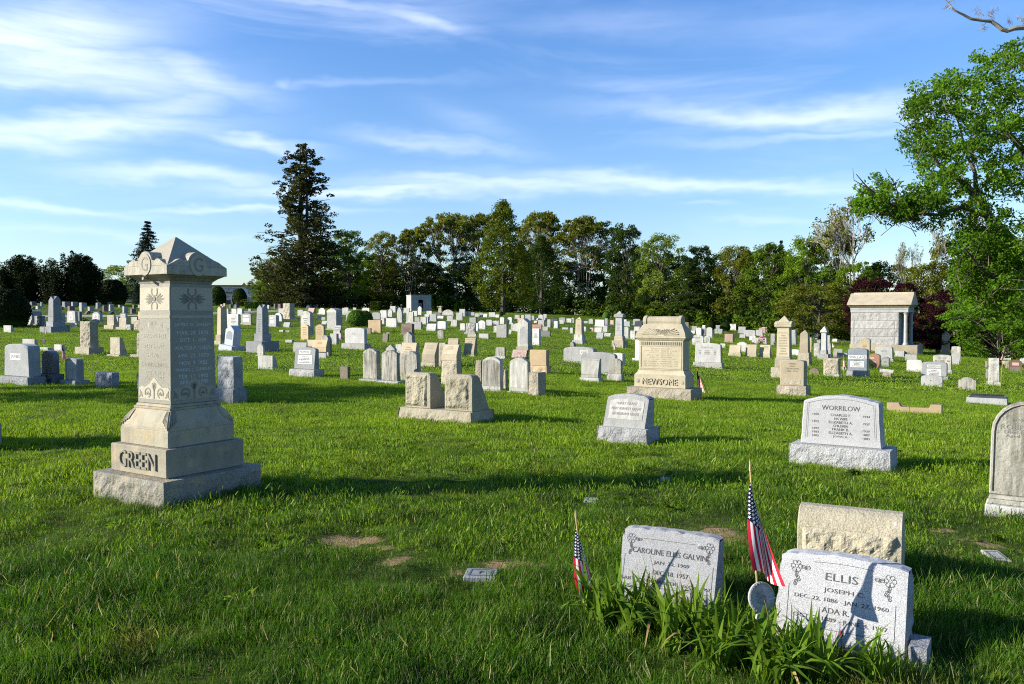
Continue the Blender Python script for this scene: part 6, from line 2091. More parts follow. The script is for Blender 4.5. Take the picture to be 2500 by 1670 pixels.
def robert():
    th = GRID
    P = ground(2500, 1262)
    m = P.y / F
    k = P.x / P.y
    u = m / (math.cos(th) - k * math.sin(th))
    wd = 184 * u
    H = (1262 - 981) * m
    d, D = .10, .30
    ey = Vector((-math.sin(th), math.cos(th), 0))
    O = P + ey * D / 2
    root = empty('gravestone', (O.x, O.y, P.z), th, 'tall stained round-topped marble tablet on stepped plinth, cut off by the right edge', 'headstone', 'upright headstones across the lawn', tilt=(0, R(1)))
    z1, z2 = 20 * m, 42 * m
    a = wd / 2
    MB().box(-a * 1.08, a * 1.08, -D / 2, D / 2, -.1, z1).build('base', MATS['WB'], root, .01)
    MB().sq(wd * 1.02, z1, wd * 1.02, z1 + .04, d0=.2, d1=.2).sq(wd * .99, z1 + .041, wd * .97, z2, d0=.18, d1=.15).build('plinth', MATS['ROB'], root, .006)
    MB().prism_xz(top_outline('round', a, z2, H), -d / 2, d / 2).build('tablet', MATS['ROB'], root, .008)
    o = top_outline('round', a - .022, z2 + .03, H - .022)
    # raised moulding following the arch
    mb = MB()
    for (xa, za), (xb, zb) in zip(o[1:], o[2:] + o[:1]):
        l_ = math.hypot(xb - xa, zb - za) or 1
        nx, nz = -(zb - za) / l_ * .009, (xb - xa) / l_ * .009
        mb.add([(xa + nx, -d / 2 - .001, za + nz), (xa - nx, -d / 2 - .001, za - nz), (xb - nx, -d / 2 - .001, zb - nz), (xb + nx, -d / 2 - .001, zb + nz), (xa, -d / 2 - .012, za), (xb, -d / 2 - .012, zb)],
               [(0, 4, 5, 3), (4, 1, 2, 5)])
    mb.build('moulding', MATS['ROB'], root)
    qq = dict(y0=-d / 2, lean=0, hb=0)
    for s_, z, x, w_, h_ in (('In Memory of', .80, 0, .42, .03), ('ROBERT H.', .725, -.03, .62, .04), ('Died March 2', .675, -.02, .56, .03), ('Aged 57 Years', .63, -.01, .56, .03)):
        face_text(root, qq, s_, x, z2 + (H - z2) * z, h_, w_ * wd, 'CUTG')
    FOOT.append((O.x, O.y, a * 1.08, D / 2, th, P.y))


robert()


def edge_stone():
    """the small shaded stone cut off at the left edge"""
    P = ground(-150, 1090)
    root = empty('gravestone', P, GRID, 'grey stone in shade, only its corner showing at the left edge', 'headstone', 'upright headstones across the lawn')
    MB().rock(-.6, .6, -.45, .45, -.1, .28, .03, .06, 9).build('base', MATS['GR'], root)
    MB().prism_xz(top_outline('serp', .42, .28, 1.05), -.28, .28).build('die', MATS['GR'], root, .01)
    FOOT.append((P.x, P.y, .6, .45, GRID, P.y))


edge_stone()


def ledger(cr, xl, xr, ytop0, ytop1, yb, label):
    ox, oy, s = CR[cr]
    P = ground(ox + (xl + xr) / 2 / s, oy + yb / s)
    m = P.y / F
    k = P.x / P.y
    wd = (xr - xl) / s * m / (math.cos(GRID) - k * math.sin(GRID))
    h = (yb - ytop1) / s * m
    root = empty('grave_slab', P + Vector((-math.sin(GRID), math.cos(GRID), 0)) * .32, GRID, label, 'grave slab')
    MB().frus(-wd / 2, wd / 2, -.32, .32, -.1, -wd / 2 + .01, wd / 2 - .01, -.31, .31, h).build('slab', MATS['L'], root, .006)
    MB().frus(-wd / 2 + .05, wd / 2 - .05, -.27, .27, h, -wd / 2 + .08, wd / 2 - .08, -.24, .26, h + .05).build('bronze_plaque', MATS['BRONZE'], root, .004)
    dashes(-wd * .36, wd * .36, -.16, .2, 5, 0, 0, 0, 5)
    FOOT.append((P.x, P.y + .3, wd / 2, .32, GRID, P.y))


ledger(9, 1790, 2188, 50, 125, 195, 'low granite slab with a dark bronze plaque on its top, near the right edge')


def kerb():
    ox, oy, s = CR[9]
    P = ground(ox + 1295 / s, oy + 275 / s)
    m = P.y / F
    k = P.x / P.y
    wd = 525 / s * m / (math.cos(GRID) - k * math.sin(GRID))
    h = 95 / s * m
    root = empty('kerb_stone', P + Vector((.04, .06, 0)), GRID, 'low tan kerb stone with raised ends and a notched middle, lying in the grass', 'kerb stone')
    a = wd / 2
    for nm, o in (('end_block', [(-a, -.08), (-a * .16, -.08), (-a * .16, h * .62), (-a * .48, h * .66), (-a * .56, h), (-a, h)]), ('end_block', [(-a * .155, -.08), (a, -.08), (a, h), (a * .6, h), (a * .55, h * .62), (-a * .155, h * .62)])):
        MB().prism_xz(o, -.08, .08).build(nm, MATS['O'], root, .006)
    FOOT.append((P.x, P.y, a, .08, GRID, P.y))


kerb()


def fallen_log():
    ox, oy, s = CR[6]
    P = ground(ox + 2110 / s, oy + 1440 / s)
    m = P.y / F / s
    root = empty('log_marker', P + Vector((.1, .15, 0)), GRID, 'white stone log lying on a small tan block, right of the blue-grey headstone', 'grave marker', 'low grave markers across the lawn')
    MB().rock(-60 * m, 68 * m, -.14, .14, -.08, 62 * m, .02, .06, 6).build('block', MATS['TR'], root)
    lg = MB().tube([(-105 * m, 0, 92 * m), (-30 * m, .0, 90 * m), (95 * m, 0, 78 * m)], [38 * m, 36 * m, 36 * m], 14)
    lg.build('log', MATS['N'], root, smooth=False)


fallen_log()


def flat_marker(px, py, wpx, hpx, yaw, label, mat='G', letter=None):
    P = ground(px, py)
    wd = wpx / F * P.y
    dp = abs(ground(px, py - hpx / 2).y - ground(px, py + hpx / 2).y)
    root = empty('flat_marker', P, R(yaw), label, 'grave marker', 'flat markers in the turf')
    MB().box(-wd / 2, wd / 2, -dp / 2, dp / 2, -.08, .013).build('slab', MATS[mat], root, .006)
    fr = MB()
    a, b2 = wd * .36, dp * .36
    for x0, x1, y0, y1 in ((-a, a, -b2, -b2 + .01), (-a, a, b2 - .01, b2), (-a, -a + .01, -b2 + .01, b2 - .01), (a - .01, a, -b2 + .01, b2 - .01)):
        fr.add([(x0, y0, .015), (x1, y0, .015), (x1, y1, .015), (x0, y1, .015)], [(0, 1, 2, 3)])
    fr.build('border_line', MATS['D'], root)
    if letter: text(root, letter, .1, (0, 0, .0155), MATS['CUT'], fit=wd * .12, fith=dp * .3, rot=(0, 0, 0), ext=.0005)
    FLATS.append((P.x, P.y, wd / 2, dp / 2, R(yaw)))


FLATS = []
flat_marker(1175, 1403, 80, 30, -6, 'flat grey marker with a single letter set in the bare turf of the foreground', letter='F')
flat_marker(1452, 1222, 50, 12, -12, 'small flat grey marker in the grass below the end of the long monument shadow')
flat_marker(1625, 1172, 24, 9, -12, 'tiny flat marker sunk in the shaded grass left of the taller flag')
flat_marker(2432, 1360, 42, 16, -12, 'pale flat stone fragment in the grass at the right side', mat='N')
P = ground(2252, 1640)
r_ = empty('foundation_block', P + Vector((0, .05, 0)), GRID, 'low grey stone block in shadow at the right foot of the nearest marker', 'stone block')
MB().rock(-.03, .045, -.06, .12, -.1, .11, .01, .03, 2).build('block', MATS['GR'], r_)

# ------------------------------------------------------------------ the tall tan monument (left foreground)
def green_monument():
    Z0 = ground(400, 1249)
    nearc = Vector((Z0.x, Z0.y, 0))
    th = R(-32.7)
    e1 = Vector((math.cos(th), math.sin(th), 0))      # along the lit face
    e2 = Vector((-math.sin(th), math.cos(th), 0))     # away
    s = .147 * nearc.y
    cen = nearc - e1 * s / 2 + e2 * s / 2
    zg = min(Z0.z, float(g(cen.x, cen.y))) + .01
    root = empty('pedestal_monument', (cen.x, cen.y, zg), th, 'tall tan pedestal monument with scrolled pyramid cap and raised family name, left foreground', 'monument', 'pillars and obelisks among the graves')
    K = nearc.y / 6.84
    z = lambda v: v * K + (1.6 * (K - 1) if False else 0)
    sc_ = K
    zb, zp, zst, zog, zbd, zsh, zcv, zcb, zap = [v * sc_ for v in (.239, .483, .625, .79, .838, 1.89, 1.96, 2.036, 2.31)]
    W = lambda v: v * sc_
    MB().rock(-s / 2, s / 2, -s / 2, s / 2, -.1, zb, .022, .022, 51, top_in=.0).build('base', MATS['GREEN_BASE'], root)
    pw = W(.80)
    MB().sq(pw, zb + .001, pw, zp).build('plinth', MATS['GREEN_BODY'], root, .008)
    bw = W(.683)
    MB().sq(bw, zp + .001, bw, zst).build('die_base', MATS['GREEN_BODY'], root, .005)
    n = 8
    prof = []
    t0, t1 = W(.683), W(.52)
    og = MB()
    for i in range(n):
        f = lambda u: (t0 + (t1 - t0) * (u ** 1.6 * .55 + .45 * (1 - math.cos(PI * u)) / 2) - .004, zst + .001 + (zog - zst) * (1 - (1 - u) ** 1.25))
        (wa, za), (wb_, zb_) = f(i / n), f((i + 1) / n)
        og.sq(wa, za, wb_, zb_)
    og.build('ogee_moulding', MATS['GREEN_BODY'], root)
    # carved acanthus on the ogee corners
    for qd in range(4):
        for sg in (-1, 1):
            mb = MB()
            for j in range(5):
                rib = []
                for u in (.93, .70, .42, .18 + .05 * j, .04 + .09 * j):
                    wa = (t0 + (t1 - t0) * (u ** 1.6 * .55 + .45 * (1 - math.cos(PI * u)) / 2)) / 2
                    zz = zst + (zog - zst) * (1 - (1 - u) ** 1.25)
                    rib.append((sg * (wa - W(.010) - j * W(.020) * (1.1 - u * .8)), -wa - .001, zz))
                mb.tube(rib, [.004, .008, .009, .008, .003], 5)
            mb.xform(Matrix.Rotation(qd * PI / 2, 4, 'Z'))
            mb.build('carved_leaf', MATS['GREEN_BODY'], root)
    MB().sq(W(.525), zog + .001, W(.525), zog + W(.022)).sq(W(.505), zog + W(.023), W(.485), zbd).build('bead_moulding', MATS['GREEN_BODY'], root, .004)
    sb, st = W(.472), W(.432)
    MB().sq(sb, zbd + .001, st, zsh).build('shaft', MATS['GREEN_SHAFT'], root, .004)
    MB().sq(st * .99, zsh + .001, st * 1.02, zsh + W(.02)).sq(st * 1.03, zsh + W(.021), W(.50), zsh + W(.045)).sq(W(.50), zsh + W(.0455), W(.585), zcv).build('cavetto', MATS['GREEN_CAP'], root)
    cw = W(.615)
    MB().sq(cw, zcv + .001, cw, zcb).build('cap_band', MATS['GREEN_CAP'], root, .004)
    cap = MB().sq(cw * .985, zcb + .001, .012, zap)
    cap.build('pyramid_cap', MATS['GREEN_LIGHT'], root)
    for qd in range(4):
        Rm = Matrix.Rotation(qd * PI / 2, 4, 'Z')
        out = [(-cw * .5 + .004, zcb), (cw * .5 - .004, zcb)]
        r = W(.098)
        zc = zcb + W(.03)
        right = [(cw * .485, zcb + W(.004)), (cw * .40, zcb + W(.028)), (cw * .33, zcb + W(.052)), (cw * .29, zcb + W(.062)), (cw * .245, zcb + W(.058)), (cw * .215, zcb + W(.045))]
        arc = [(r * math.cos(q_), zc + r * math.sin(q_)) for q_ in np.linspace(.22, PI - .22, 13)]
        o = out + right + arc + [(-x, z_) for x, z_ in right[::-1]]
        mb = MB().prism_xz(o, -cw / 2 + .001, -cw * .22)
        mb.xform(Rm)
        gb = mb.build('scroll_gable', MATS['GREEN_CAP'], root, .003)
        md = MB().prism_xz([(r * .86 * math.cos(q_), zc - W(.015) + r * .98 * math.sin(q_)) for q_ in np.linspace(0, 2 * PI, 25)[:-1]], -cw / 2 - .006, -cw / 2 + .004)
        md.xform(Rm)
        mo = md.build('medallion', MATS['GREEN_LIGHT'], gb)
        a_ = Rm @ Vector((0, -cw / 2 - .0068, zc - W(.012)))
        if qd in (0, 1):
            text(gb, 'G', .1, a_, MATS['ORNAMENT'], fit=r * .95, fith=r * 1.25, rot=(PI / 2, 0, qd * PI / 2), ext=.001, kind_name='monogram')
    # faces of the shaft: qd 0 = lit face, qd 1 = shaded face
    lean = (sb - st) / 2 / (zsh - zbd)
    for qd in (0, 1):
        Rm = Matrix.Rotation(qd * PI / 2, 4, 'Z')
        yf = lambda zz, o_=0: -(sb / 2 - lean * (zz - zbd)) - o_

        def slab(nm, pts, mat, off, thick=.003):
            n_ = len(pts)
            mb = MB().add([(x, yf(z_) - off, z_) for x, z_ in pts] + [(x, yf(z_) - off + thick, z_) for x, z_ in pts],
                          [tuple(range(n_)), tuple(range(2 * n_ - 1, n_ - 1, -1))] + [(i, i + n_, (i + 1) % n_ + n_, (i + 1) % n_) for i in range(n_)])
            mb.xform(Rm)
            return mb
        hs = zsh - zbd
        zt = lambda f: zsh - hs * f
        hw = st / 2 - .006
        slab('x', [(-hw, zt(.225)), (hw, zt(.225)), (hw, zt(.033)), (-hw, zt(.033))], None, .002).build('palmette_panel', MATS['GREEN_LIGHT'], root)
        slab('x', [(-hw, zt(.288)), (hw, zt(.288)), (hw, zt(.265)), (-hw, zt(.265))], None, .002).build('light_band', MATS['GREEN_LIGHT'], root)
        # palmette: two leaf fans, crescents above and below, a bud in the middle
        mb = MB()
        cz = zt(.128)
        U = st

        def add(pts, off=.0045):
            k = slab('x', pts, None, off)
            mb.add(k.V, k.F)
        for sg in (-1, 1):
            for j, an in enumerate((-.55, -.28, 0, .28, .55)):
                l_ = U * (.30 - .04 * abs(j - 2))
                c_, s_ = math.cos(an), math.sin(an)
                pts = [(u_ * l_, v_ * U * .022) for u_, v_ in ((.12, 0), (.4, 1), (.75, .9), (1, 0), (.75, -.9), (.4, -1))]
                P2 = [(sg * (U * .03 + x * c_ - y * s_), cz + (x * s_ + y * c_) * .95) for x, y in pts]
                add(P2 if sg > 0 else P2[::-1])
            for up in (-1, 1):
                P2 = []
                for t_ in np.linspace(-.2, 2.2, 8): P2.append((sg * (U * .015 + U * .095 * math.sin(t_)), cz + up * (U * .17 - U * .12 * math.cos(t_ * .9) - .0)))
                for t_ in np.linspace(2.2, -.2, 8): P2.append((sg * (U * .01 + U * .068 * math.sin(t_)), cz + up * (U * .165 - U * .095 * math.cos(t_ * .9))))
                add(P2)
        add([(U * .045 * math.cos(q_), cz + U * .05 * math.sin(q_)) for q_ in np.linspace(0, 2 * PI, 13)[:-1]], .0065)
        mb.build('carved_palmette', MATS['ORNAMENT'], root)['kind'] = 'stuff'
        # lower scroll ornament on a pale field
        B = sb / 2 - .012
        fz = lambda v: zbd + v * hs
        field = [(-B, fz(.035)), (B, fz(.035)), (B, fz(.115)), (B * .86, fz(.14)), (B * .55, fz(.135)), (B * .30, fz(.165)), (B * .12, fz(.20)), (0, fz(.222)),
                 (-B * .12, fz(.20)), (-B * .30, fz(.165)), (-B * .55, fz(.135)), (-B * .86, fz(.14)), (-B, fz(.115))]
        slab('x', field, None, .002).build('scroll_panel', MATS['GREEN_LIGHT'], root)
        mb = MB()
        for sg in (-1, 1):
            cx_, cz_ = sg * B * .40, fz(.088)
            r1, r2 = U * .105, U * .078
            ring = []
            for t_ in np.linspace(-.5, 4.4, 16): ring.append((cx_ + sg * r1 * math.cos(t_), cz_ + r1 * math.sin(t_)))
            for t_ in np.linspace(4.4, -.5, 16): ring.append((cx_ + sg * r2 * math.cos(t_), cz_ + r2 * math.sin(t_)))
            add(ring)
            for an in (.4, PI / 2, PI - .4):
                add([(cx_ + U * .062 * a2 * math.cos(an) - b3 * math.sin(an), cz_ - U * .03 + U * .062 * a2 * math.sin(an) + b3 * math.cos(an)) for a2, b3 in ((0, -.004), (.6, -.012), (1, 0), (.6, .012), (0, .004))])
            add([(sg * B * .72, fz(.05)), (sg * B * .80, fz(.09)), (sg * B * .93, fz(.115)), (sg * B * .9, fz(.085)), (sg * B * .97, fz(.045)), (sg * B * .84, fz(.06))])
        for an in (-.5, 0, .5):
            add([(U * .12 * a2 * math.sin(an) + b3 * math.cos(an), fz(.115) + U * .16 * a2 * math.cos(an) - b3 * math.sin(an)) for a2, b3 in ((0, -.006), (.6, -.016), (1, 0), (.6, .016), (0, .006))])
        add([(-.006, fz(.04)), (.006, fz(.04)), (.008, fz(.12)), (-.008, fz(.12))])
        mb.build('carved_scroll', MATS['ORNAMENT'], root)['kind'] = 'stuff'
        rot = (PI / 2 - math.atan(lean), 0, qd * PI / 2)

        def tx(s_, f, w_, h_=.042, mat='CUTT'):
            zz = zt(f)
            p = Rm @ Vector((0, yf(zz) - .0008, zz))
            text(root, s_, .1, p, MATS[mat], fit=U * w_, fith=h_ * K, rot=rot, ext=.0008)
        if qd == 0:
            arc = 'WILLIAM W. GREEN'
            for i, ch in enumerate(arc):
                if ch == ' ': continue
                t_ = (i - (len(arc) - 1) / 2) / (len(arc) - 1)
                zz = zt(.335) - .055 * (2 * t_) ** 2 * K
                p = Rm @ Vector((t_ * U * .86, yf(zz) - .0025, zz))
                a2 = -t_ * 1.0
                text(root, ch, .1, p + Vector((0, .0022, 0)), MATS['GREEN_LIGHT'], fit=.018 * K if ch not in 'W' else .026 * K, fith=(.04 if ch != '.' else .008) * K, rot=(PI / 2, a2 * 0, 0), ext=.0006)
            for s_, f, w_ in (('SEPT. 25. 1844', .435, .74), ('MAY 5. 1922', .52, .62), ('HIS WIFE', .595, .42), ('S. LOUISA HANCE', .675, .84), ('OCT. 2. 1851', .742, .58), ('MAY 21. 1922', .80 - .015, .60)):
                tx(s_, f, w_, .036, 'GREEN_LIGHT')
        else:
            for s_, f, w_ in (('JAMES D. GREEN', .345, .86), ('MAR. 29. 1876', .410, .74), ('OCT. 1. 1889', .472, .62), ('WALTER P. GREEN', .538, .88), ('APR. 22. 1879', .602, .74), ('NOV. 9. 1882', .662, .66), ('MABEL J. GREEN', .722, .84), ('FEB. 12. 1890', .775, .68), ('APR. 22. 1890', .822, .68)):
                tx(s_, f, w_, .034, 'FROST')
    text(root, 'GREEN', .2, (0, -pw / 2 - .006, (zb + zp) / 2 + .005), MATS['GREEN_SHAFT'], fit=pw * .66, fith=W(.145), ext=.008, kind_name='raised_letters')
    # little tap-like stub under the cap
    MB().tube([(-.045, -W(.25), zsh + W(.035)), (-.045, -W(.30), zsh + W(.042))], [.012, .014], 7).build('stub', MATS['L'], root)
    FOOT.append((cen.x, cen.y, s / 2, s / 2, th, cen.y))
    return cen


GREEN_C = green_monument()


# ------------------------------------------------------------------ the wide tan tomb (right of centre)
def newsome():
    th = GRID
    P = ground(1606, 975)
    k = P.x / P.y
    m = P.y / F
    u = m / (math.cos(th) - k * math.sin(th))
    v = m / (-math.sin(th) - k * math.cos(th))
    ey = Vector((-math.sin(th), math.cos(th), 0))
    wb, db = 158 * u, min(30 * v, .75)
    O = P + ey * db / 2
    root = empty('tomb_monument', (O.x, O.y, P.z), th, 'wide cream tomb with a hipped scrolled top, lettered front panel and raised family name', 'monument', 'pillars and obelisks among the graves')
    Z = lambda py: (975.5 - py) * m
    cm = MATS['C']
    MB().rock(-wb / 2, wb / 2, -db / 2, db / 2, -.1, Z(948), .03, .04, 90, top_in=.006).build('base', MATS['TR'], root)
    w1, d1 = 126 * u, db * .74
    z = Z(944)
    MB().sq(w1, Z(948) + .001, w1, Z(917), d0=d1, d1=d1).build('plinth', cm, root, .008)
    w2, d2 = 109 * u, db * .56
    n = 6
    og = MB()
    za, zb = Z(917) + .001, Z(905)
    for i in range(n):
        f = lambda q_: (w1 + (w2 * 1.03 - w1) * math.sin(q_ * PI / 2) ** .8, d1 + (d2 * 1.05 - d1) * math.sin(q_ * PI / 2) ** .8)
        A, B = f(i / n), f((i + 1) / n)
        og.sq(A[0] - .004, za + (zb - za) * i / n, B[0] - .004, za + (zb - za) * (i + 1) / n, d0=A[1] - .004, d1=B[1] - .004)
    og.build('ogee_moulding', cm, root)
    MB().sq(w2, zb + .001, w2, Z(832), d0=d2, d1=d2).build('die', cm, root, .006)
    y0 = -d2 / 2
    # front panel sunk inside a raised frame
    fr = MB()
    zp0, zp1 = Z(899), Z(846)
    a = w2 * .465
    for x0, x1, q0, q1 in ((-a, a, zp1, zp1 + .02), (-a, a, zp0 - .02, zp0), (-a, -a + .02, zp0, zp1), (a - .02, a, zp0, zp1)):
        fr.box(x0, x1, y0 - .008, y0 + .004, q0, q1)
    fr.build('panel_frame', cm, root)
    # fringe of carved drops under the cornice
    dr = MB()
    nd = 22
    for i in range(nd):
        x = -a + 2 * a * (i + .5) / nd
        dr.box(x - a / nd * .6, x + a / nd * .6, y0 - .010, y0 + .003, Z(843.5), Z(835))
    dr.build('carved_fringe', cm, root)['kind'] = 'stuff'
    rows = [('DAN NEWSOME.', .50), ('NOV. 21. 1844 - MARCH 1. 1920.', .84), ('SELINA J. NEWSOME.', .60), ('AUG. 3. 1852 - NOV. 30. 1931.', .74), ('HARRY S. NEWSOME.', .62), ('JUNE 23. 1880 - SEPT. 15. 1925.', .84), ('1877  HOWARD K. NEWSOME.  1953.', .92), ('1889  LAURA M. NEWSOME.  1945.', .92), ('1908  HERADAH E. NEWSOME. 1958.', .92)]
    for i, (s_, f) in enumerate(rows):
        zz = zp1 - .03 - (zp1 - zp0 - .05) * (i + .5) / len(rows)
        text(root, s_, .1, (0, y0 - .0008, zz), MATS['CUTT'], fit=2 * a * .93 * f, fith=(zp1 - zp0) / len(rows) * .48, ext=.0008)
    w3, d3 = 124 * u, db * .72
    MB().sq(w2 * 1.03, Z(832) + .001, w3 * .97, Z(826), d0=d2 * 1.06, d1=d3 * .96).sq(w3, Z(826) + .001, w3, Z(822), d0=d3, d1=d3).build('cornice', cm, root, .004)
    w4, d4 = 92 * u, db * .30
    zr0, zr1 = Z(821.8), Z(790)
    MB().sq(w3 * .985, zr0, w3 * .97, zr0 + (zr1 - zr0) * .22, d0=d3 * .985, d1=d3 * .95).sq(w3 * .968, zr0 + (zr1 - zr0) * .22 + .001, w4, zr1, d0=d3 * .94, d1=d4).build('hipped_roof', cm, root)
    # sunburst relief on the front slope
    sl = (d3 * .94 - d4) / 2 / ((zr1 - zr0) * .78)
    sb_ = MB()
    zc = zr0 + (zr1 - zr0) * .08
    for an in np.linspace(.12, PI - .12, 17):
        l_ = (zr1 - zr0) * (.62 if abs(an - PI / 2) < .9 else .8) * (1.0 + .9 * abs(math.cos(an)))
        dx, dz = math.cos(an), math.sin(an) * .62
        for q0, q1, t_ in ((.22, 1.0, .010),):
            xa, za_ = dx * l_ * q0, zc + dz * l_ * q0
            xb, zb_ = dx * l_ * q1, zc + dz * l_ * q1
            Yr = lambda zz: -(d3 * .95) / 2 + max(0, zz - zr0 - (zr1 - zr0) * .22) * sl - .006
            sb_.tube([(xa, Yr(za_), za_), (xb, Yr(zb_), zb_)], [.006, .013], 5)
    sb_.build('carved_sunburst', cm, root)['kind'] = 'stuff'
    # scroll roll on the ridge
    rl = 10 * m
    rr_ = d4 * .55
    MB().prism_yz([(rr_ * math.cos(q_), zr1 + rr_ * .4 + rr_ * math.sin(q_)) for q_ in np.linspace(0, 2 * PI, 17)[:-1]], -w4 / 2 - .005, w4 / 2 + .005).build('ridge_scroll', cm, root, .004)
    for sg in (-1, 1):
        MB().prism_yz([(rr_ * 1.15 * math.cos(q_), zr1 + rr_ * .4 + rr_ * 1.15 * math.sin(q_)) for q_ in np.linspace(0, 2 * PI, 17)[:-1]], sg * (w4 / 2 - .03) - .05, sg * (w4 / 2 - .03) + .03).build('scroll_end', cm, root, .004)
    text(root, 'NEWSOME', .2, (0, -d1 / 2 - .008, (Z(948) + Z(917)) / 2), MATS['C'], fit=w1 * .68, fith=Z(948 - 15) - Z(948) + .0, ext=.012, kind_name='raised_letters')
    for sg in (-1, 1):
        mb = MB()
        for r_ in (.045, .028):
            mb.prism_xz([(sg * w1 * .43 + r_ * math.cos(q_), (Z(948) + Z(917)) / 2 + r_ * math.sin(q_)) for q_ in np.linspace(0, 2 * PI, 11)[:-1]], -d1 / 2 - (.006 if r_ > .03 else .012), -d1 / 2 + .004)
        mb.build('carved_rosette', MATS['C'], root)
    FOOT.append((O.x, O.y, wb / 2, db / 2, th, P.y))


newsome()

# ------------------------------------------------------------------ flags
def flag(base, top, length, label, seed=1, res=(26, 40), hoist=.13, stars=True, side=Vector((1, 0, 0)), faded=False, start=.03, medallion=None, wid=1.0, tip=True):
    """a small stick flag, its cloth hanging in folds down the stick; base, top: world points of the stick"""
    base, top = Vector(base), Vector(top)
    root = empty('stick_flag', base, 0, label, 'flag', 'little stick flags at the graves')
    up = top - base
    h = up.length
    un = up.normalized()
    r = .0045 * (length / .43) ** .3 if stars else .008
    MB().tube([(0, 0, -.08), up * .5, up], r, 7).build('stick', MATS['WOODSTICK'], root)
    if tip:
        ln = min(.055, h * .08)
        MB().tube([up, up + un * ln * .3, up + un * ln], [r * 1.5, r * 1.3, r * .2], 7).build('finial', MATS['WOODSTICK'], root)
    rr = random.Random(seed)
    ph1, ph2 = rr.uniform(0, 6), rr.uniform(0, 6)
    fw = Vector((side.y, -side.x, 0)).normalized() * -1
    A = up * (1 - start) if start < 1 else up
    k = length / .43

    def Sf(u, v):
        w_ = (.026 + .125 * u ** .55) * k * wid
        ang = v * 5.0 + ph1 + u * 1.4
        x = w_ * (-.16 + .95 * v ** .9) + .016 * k * math.sin(ang * 1.3) * u
        x += .03 * k * u * u
        y = (.006 + .024 * u ** .6) * k * math.sin(ang) + .008 * k * math.sin(9 * u + 4 * v + ph2) * u
        z = -(hoist * k * v * (1 - .45 * u) + length * u * (1 - .10 * v + .04 * math.sin(5 * v + ph2)))
        return A + side * x + fw * y + Vector((0, 0, z)) + un * 0
    nu, nv = res[1], res[0]
    vs, fs, ms = [], [], []
    for j in range(nv + 1):
        for i in range(nu + 1):
            vs.append(Sf(i / nu, j / nv))
    for j in range(nv):
        for i in range(nu):
            q = j * (nu + 1) + i
            fs.append((q, q + 1, q + nu + 2, q + nu + 1))
            v, u = (j + .5) / nv, (i + .5) / nu
            stripe = int(v * 13)
            ms.append(2 if (u < .42 and v < 7 / 13) else (0 if stripe % 2 == 0 else 1))
    mb = MB()
    mb.V, mb.F, mb.M = [tuple(v) for v in vs], fs, ms
    c_ = mb.build('cloth', [MATS['FADED' if faded else 'FLAGRED'], MATS['FLAGWHITE'], MATS['FLAGBLUE']], root, smooth=True)
    if stars:
        for sgn in (-1, 1):
            sm = MB()
            for row in range(4):
                for cidx in range(9):
                    u0 = .42 * (cidx + (.35 if row % 2 == 0 else .75)) / 9.2
                    v0 = (7 / 13) * (row + .5) / 4
                    pts = []
                    p0 = Sf(u0, v0)
                    eu = (Sf(u0 + .01, v0) - p0).normalized()
                    ev = (Sf(u0, v0 + .01) - p0)
                    ev = (ev - eu * ev.dot(eu)).normalized()
                    nr = eu.cross(ev).normalized()
                    for a in range(10):
                        rs = (.0088 if a % 2 == 0 else .0036) * k * (.55 + .6 * u0 / .42)
                        q = a * PI / 5
                        pts.append(p0 + eu * rs * math.cos(q) + ev * rs * math.sin(q) + nr * sgn * .0022)
                    n0 = len(sm.V)
                    sm.add(pts + [p0 + nr * sgn * .0024], [(a, (a + 1) % 10, 10) for a in range(10)])
            so = sm.build('stars', MATS['FLAGWHITE'], c_)
            so['kind'] = 'stuff'
    return root


def star_holder(P, h, r, label, tiltx=0.25, yaw=-.25, mat='L', relief=True):
    root = empty('flag_holder', P, yaw, label, 'flag holder', 'grave flag holders')
    MB().tube([(0, 0, -.1), (0, .01, h * .5), (0, .02, h - r)], .006, 6).build('rod', MATS['METAL'], root)
    Mx = Matrix.Translation((0, .02, h)) @ Matrix.Rotation(-tiltx, 4, 'X') @ Matrix.Rotation(PI / 2, 4, 'X')
    m_ = MATS[mat]
    MB().lathe([(.001, -.006), (r, -.006), (r * 1.0, .004), (r * .90, .006), (r * .86, .002), (.001, .002)], 36).xform(Mx).build('disc', m_, root, smooth=False)
    if relief:
        rl = MB()
        for (x, y, a, b2, c) in ((0, .15, .30, .36, .10), (-.12, .34, .34, .16, .12), (.02, -.22, .42, .22, .10), (.28, .02, .12, .1, .08), (-.3, -.1, .14, .3, .06), (.1, .1, .1, .12, .14)):
            pr = [(.999 * math.cos(t_), math.sin(t_)) for t_ in np.linspace(0, PI / 2, 5)]
            n0 = len(rl.V)
            rl.lathe([(max(.001, p[0]), p[1]) for p in pr], 12)
            rl.xform(Matrix.Translation((x * r, y * r, .002)) @ Matrix.Diagonal((a * r * .8, b2 * r * .8, c * r * .7, 1)), n0)
        rl.xform(Mx)
        rl.build('relief_figure', m_, root, smooth=True)
        rg_ = MB()
        for i in range(26):
            a = 2 * PI * i / 26
            rg_.box(r * .93 * math.cos(a) - .002, r * .93 * math.cos(a) + .002, r * .93 * math.sin(a) - .0035, r * .93 * math.sin(a) + .0035, .0045, .0075)
        rg_.xform(Mx)
        rg_.build('rim_letters', m_, root)['kind'] = 'stuff'
        ft = MB().prism_xz([(-r * .5, -r * 1.02), (r * .5, -r * 1.02), (r * .62, -r * 1.32), (-r * .62, -r * 1.32)], -.006, .006)
        ft.xform(Matrix.Translation((0, .02, h)) @ Matrix.Rotation(-tiltx, 4, 'X'))
        ft.build('scroll_foot', m_, root)
    return root


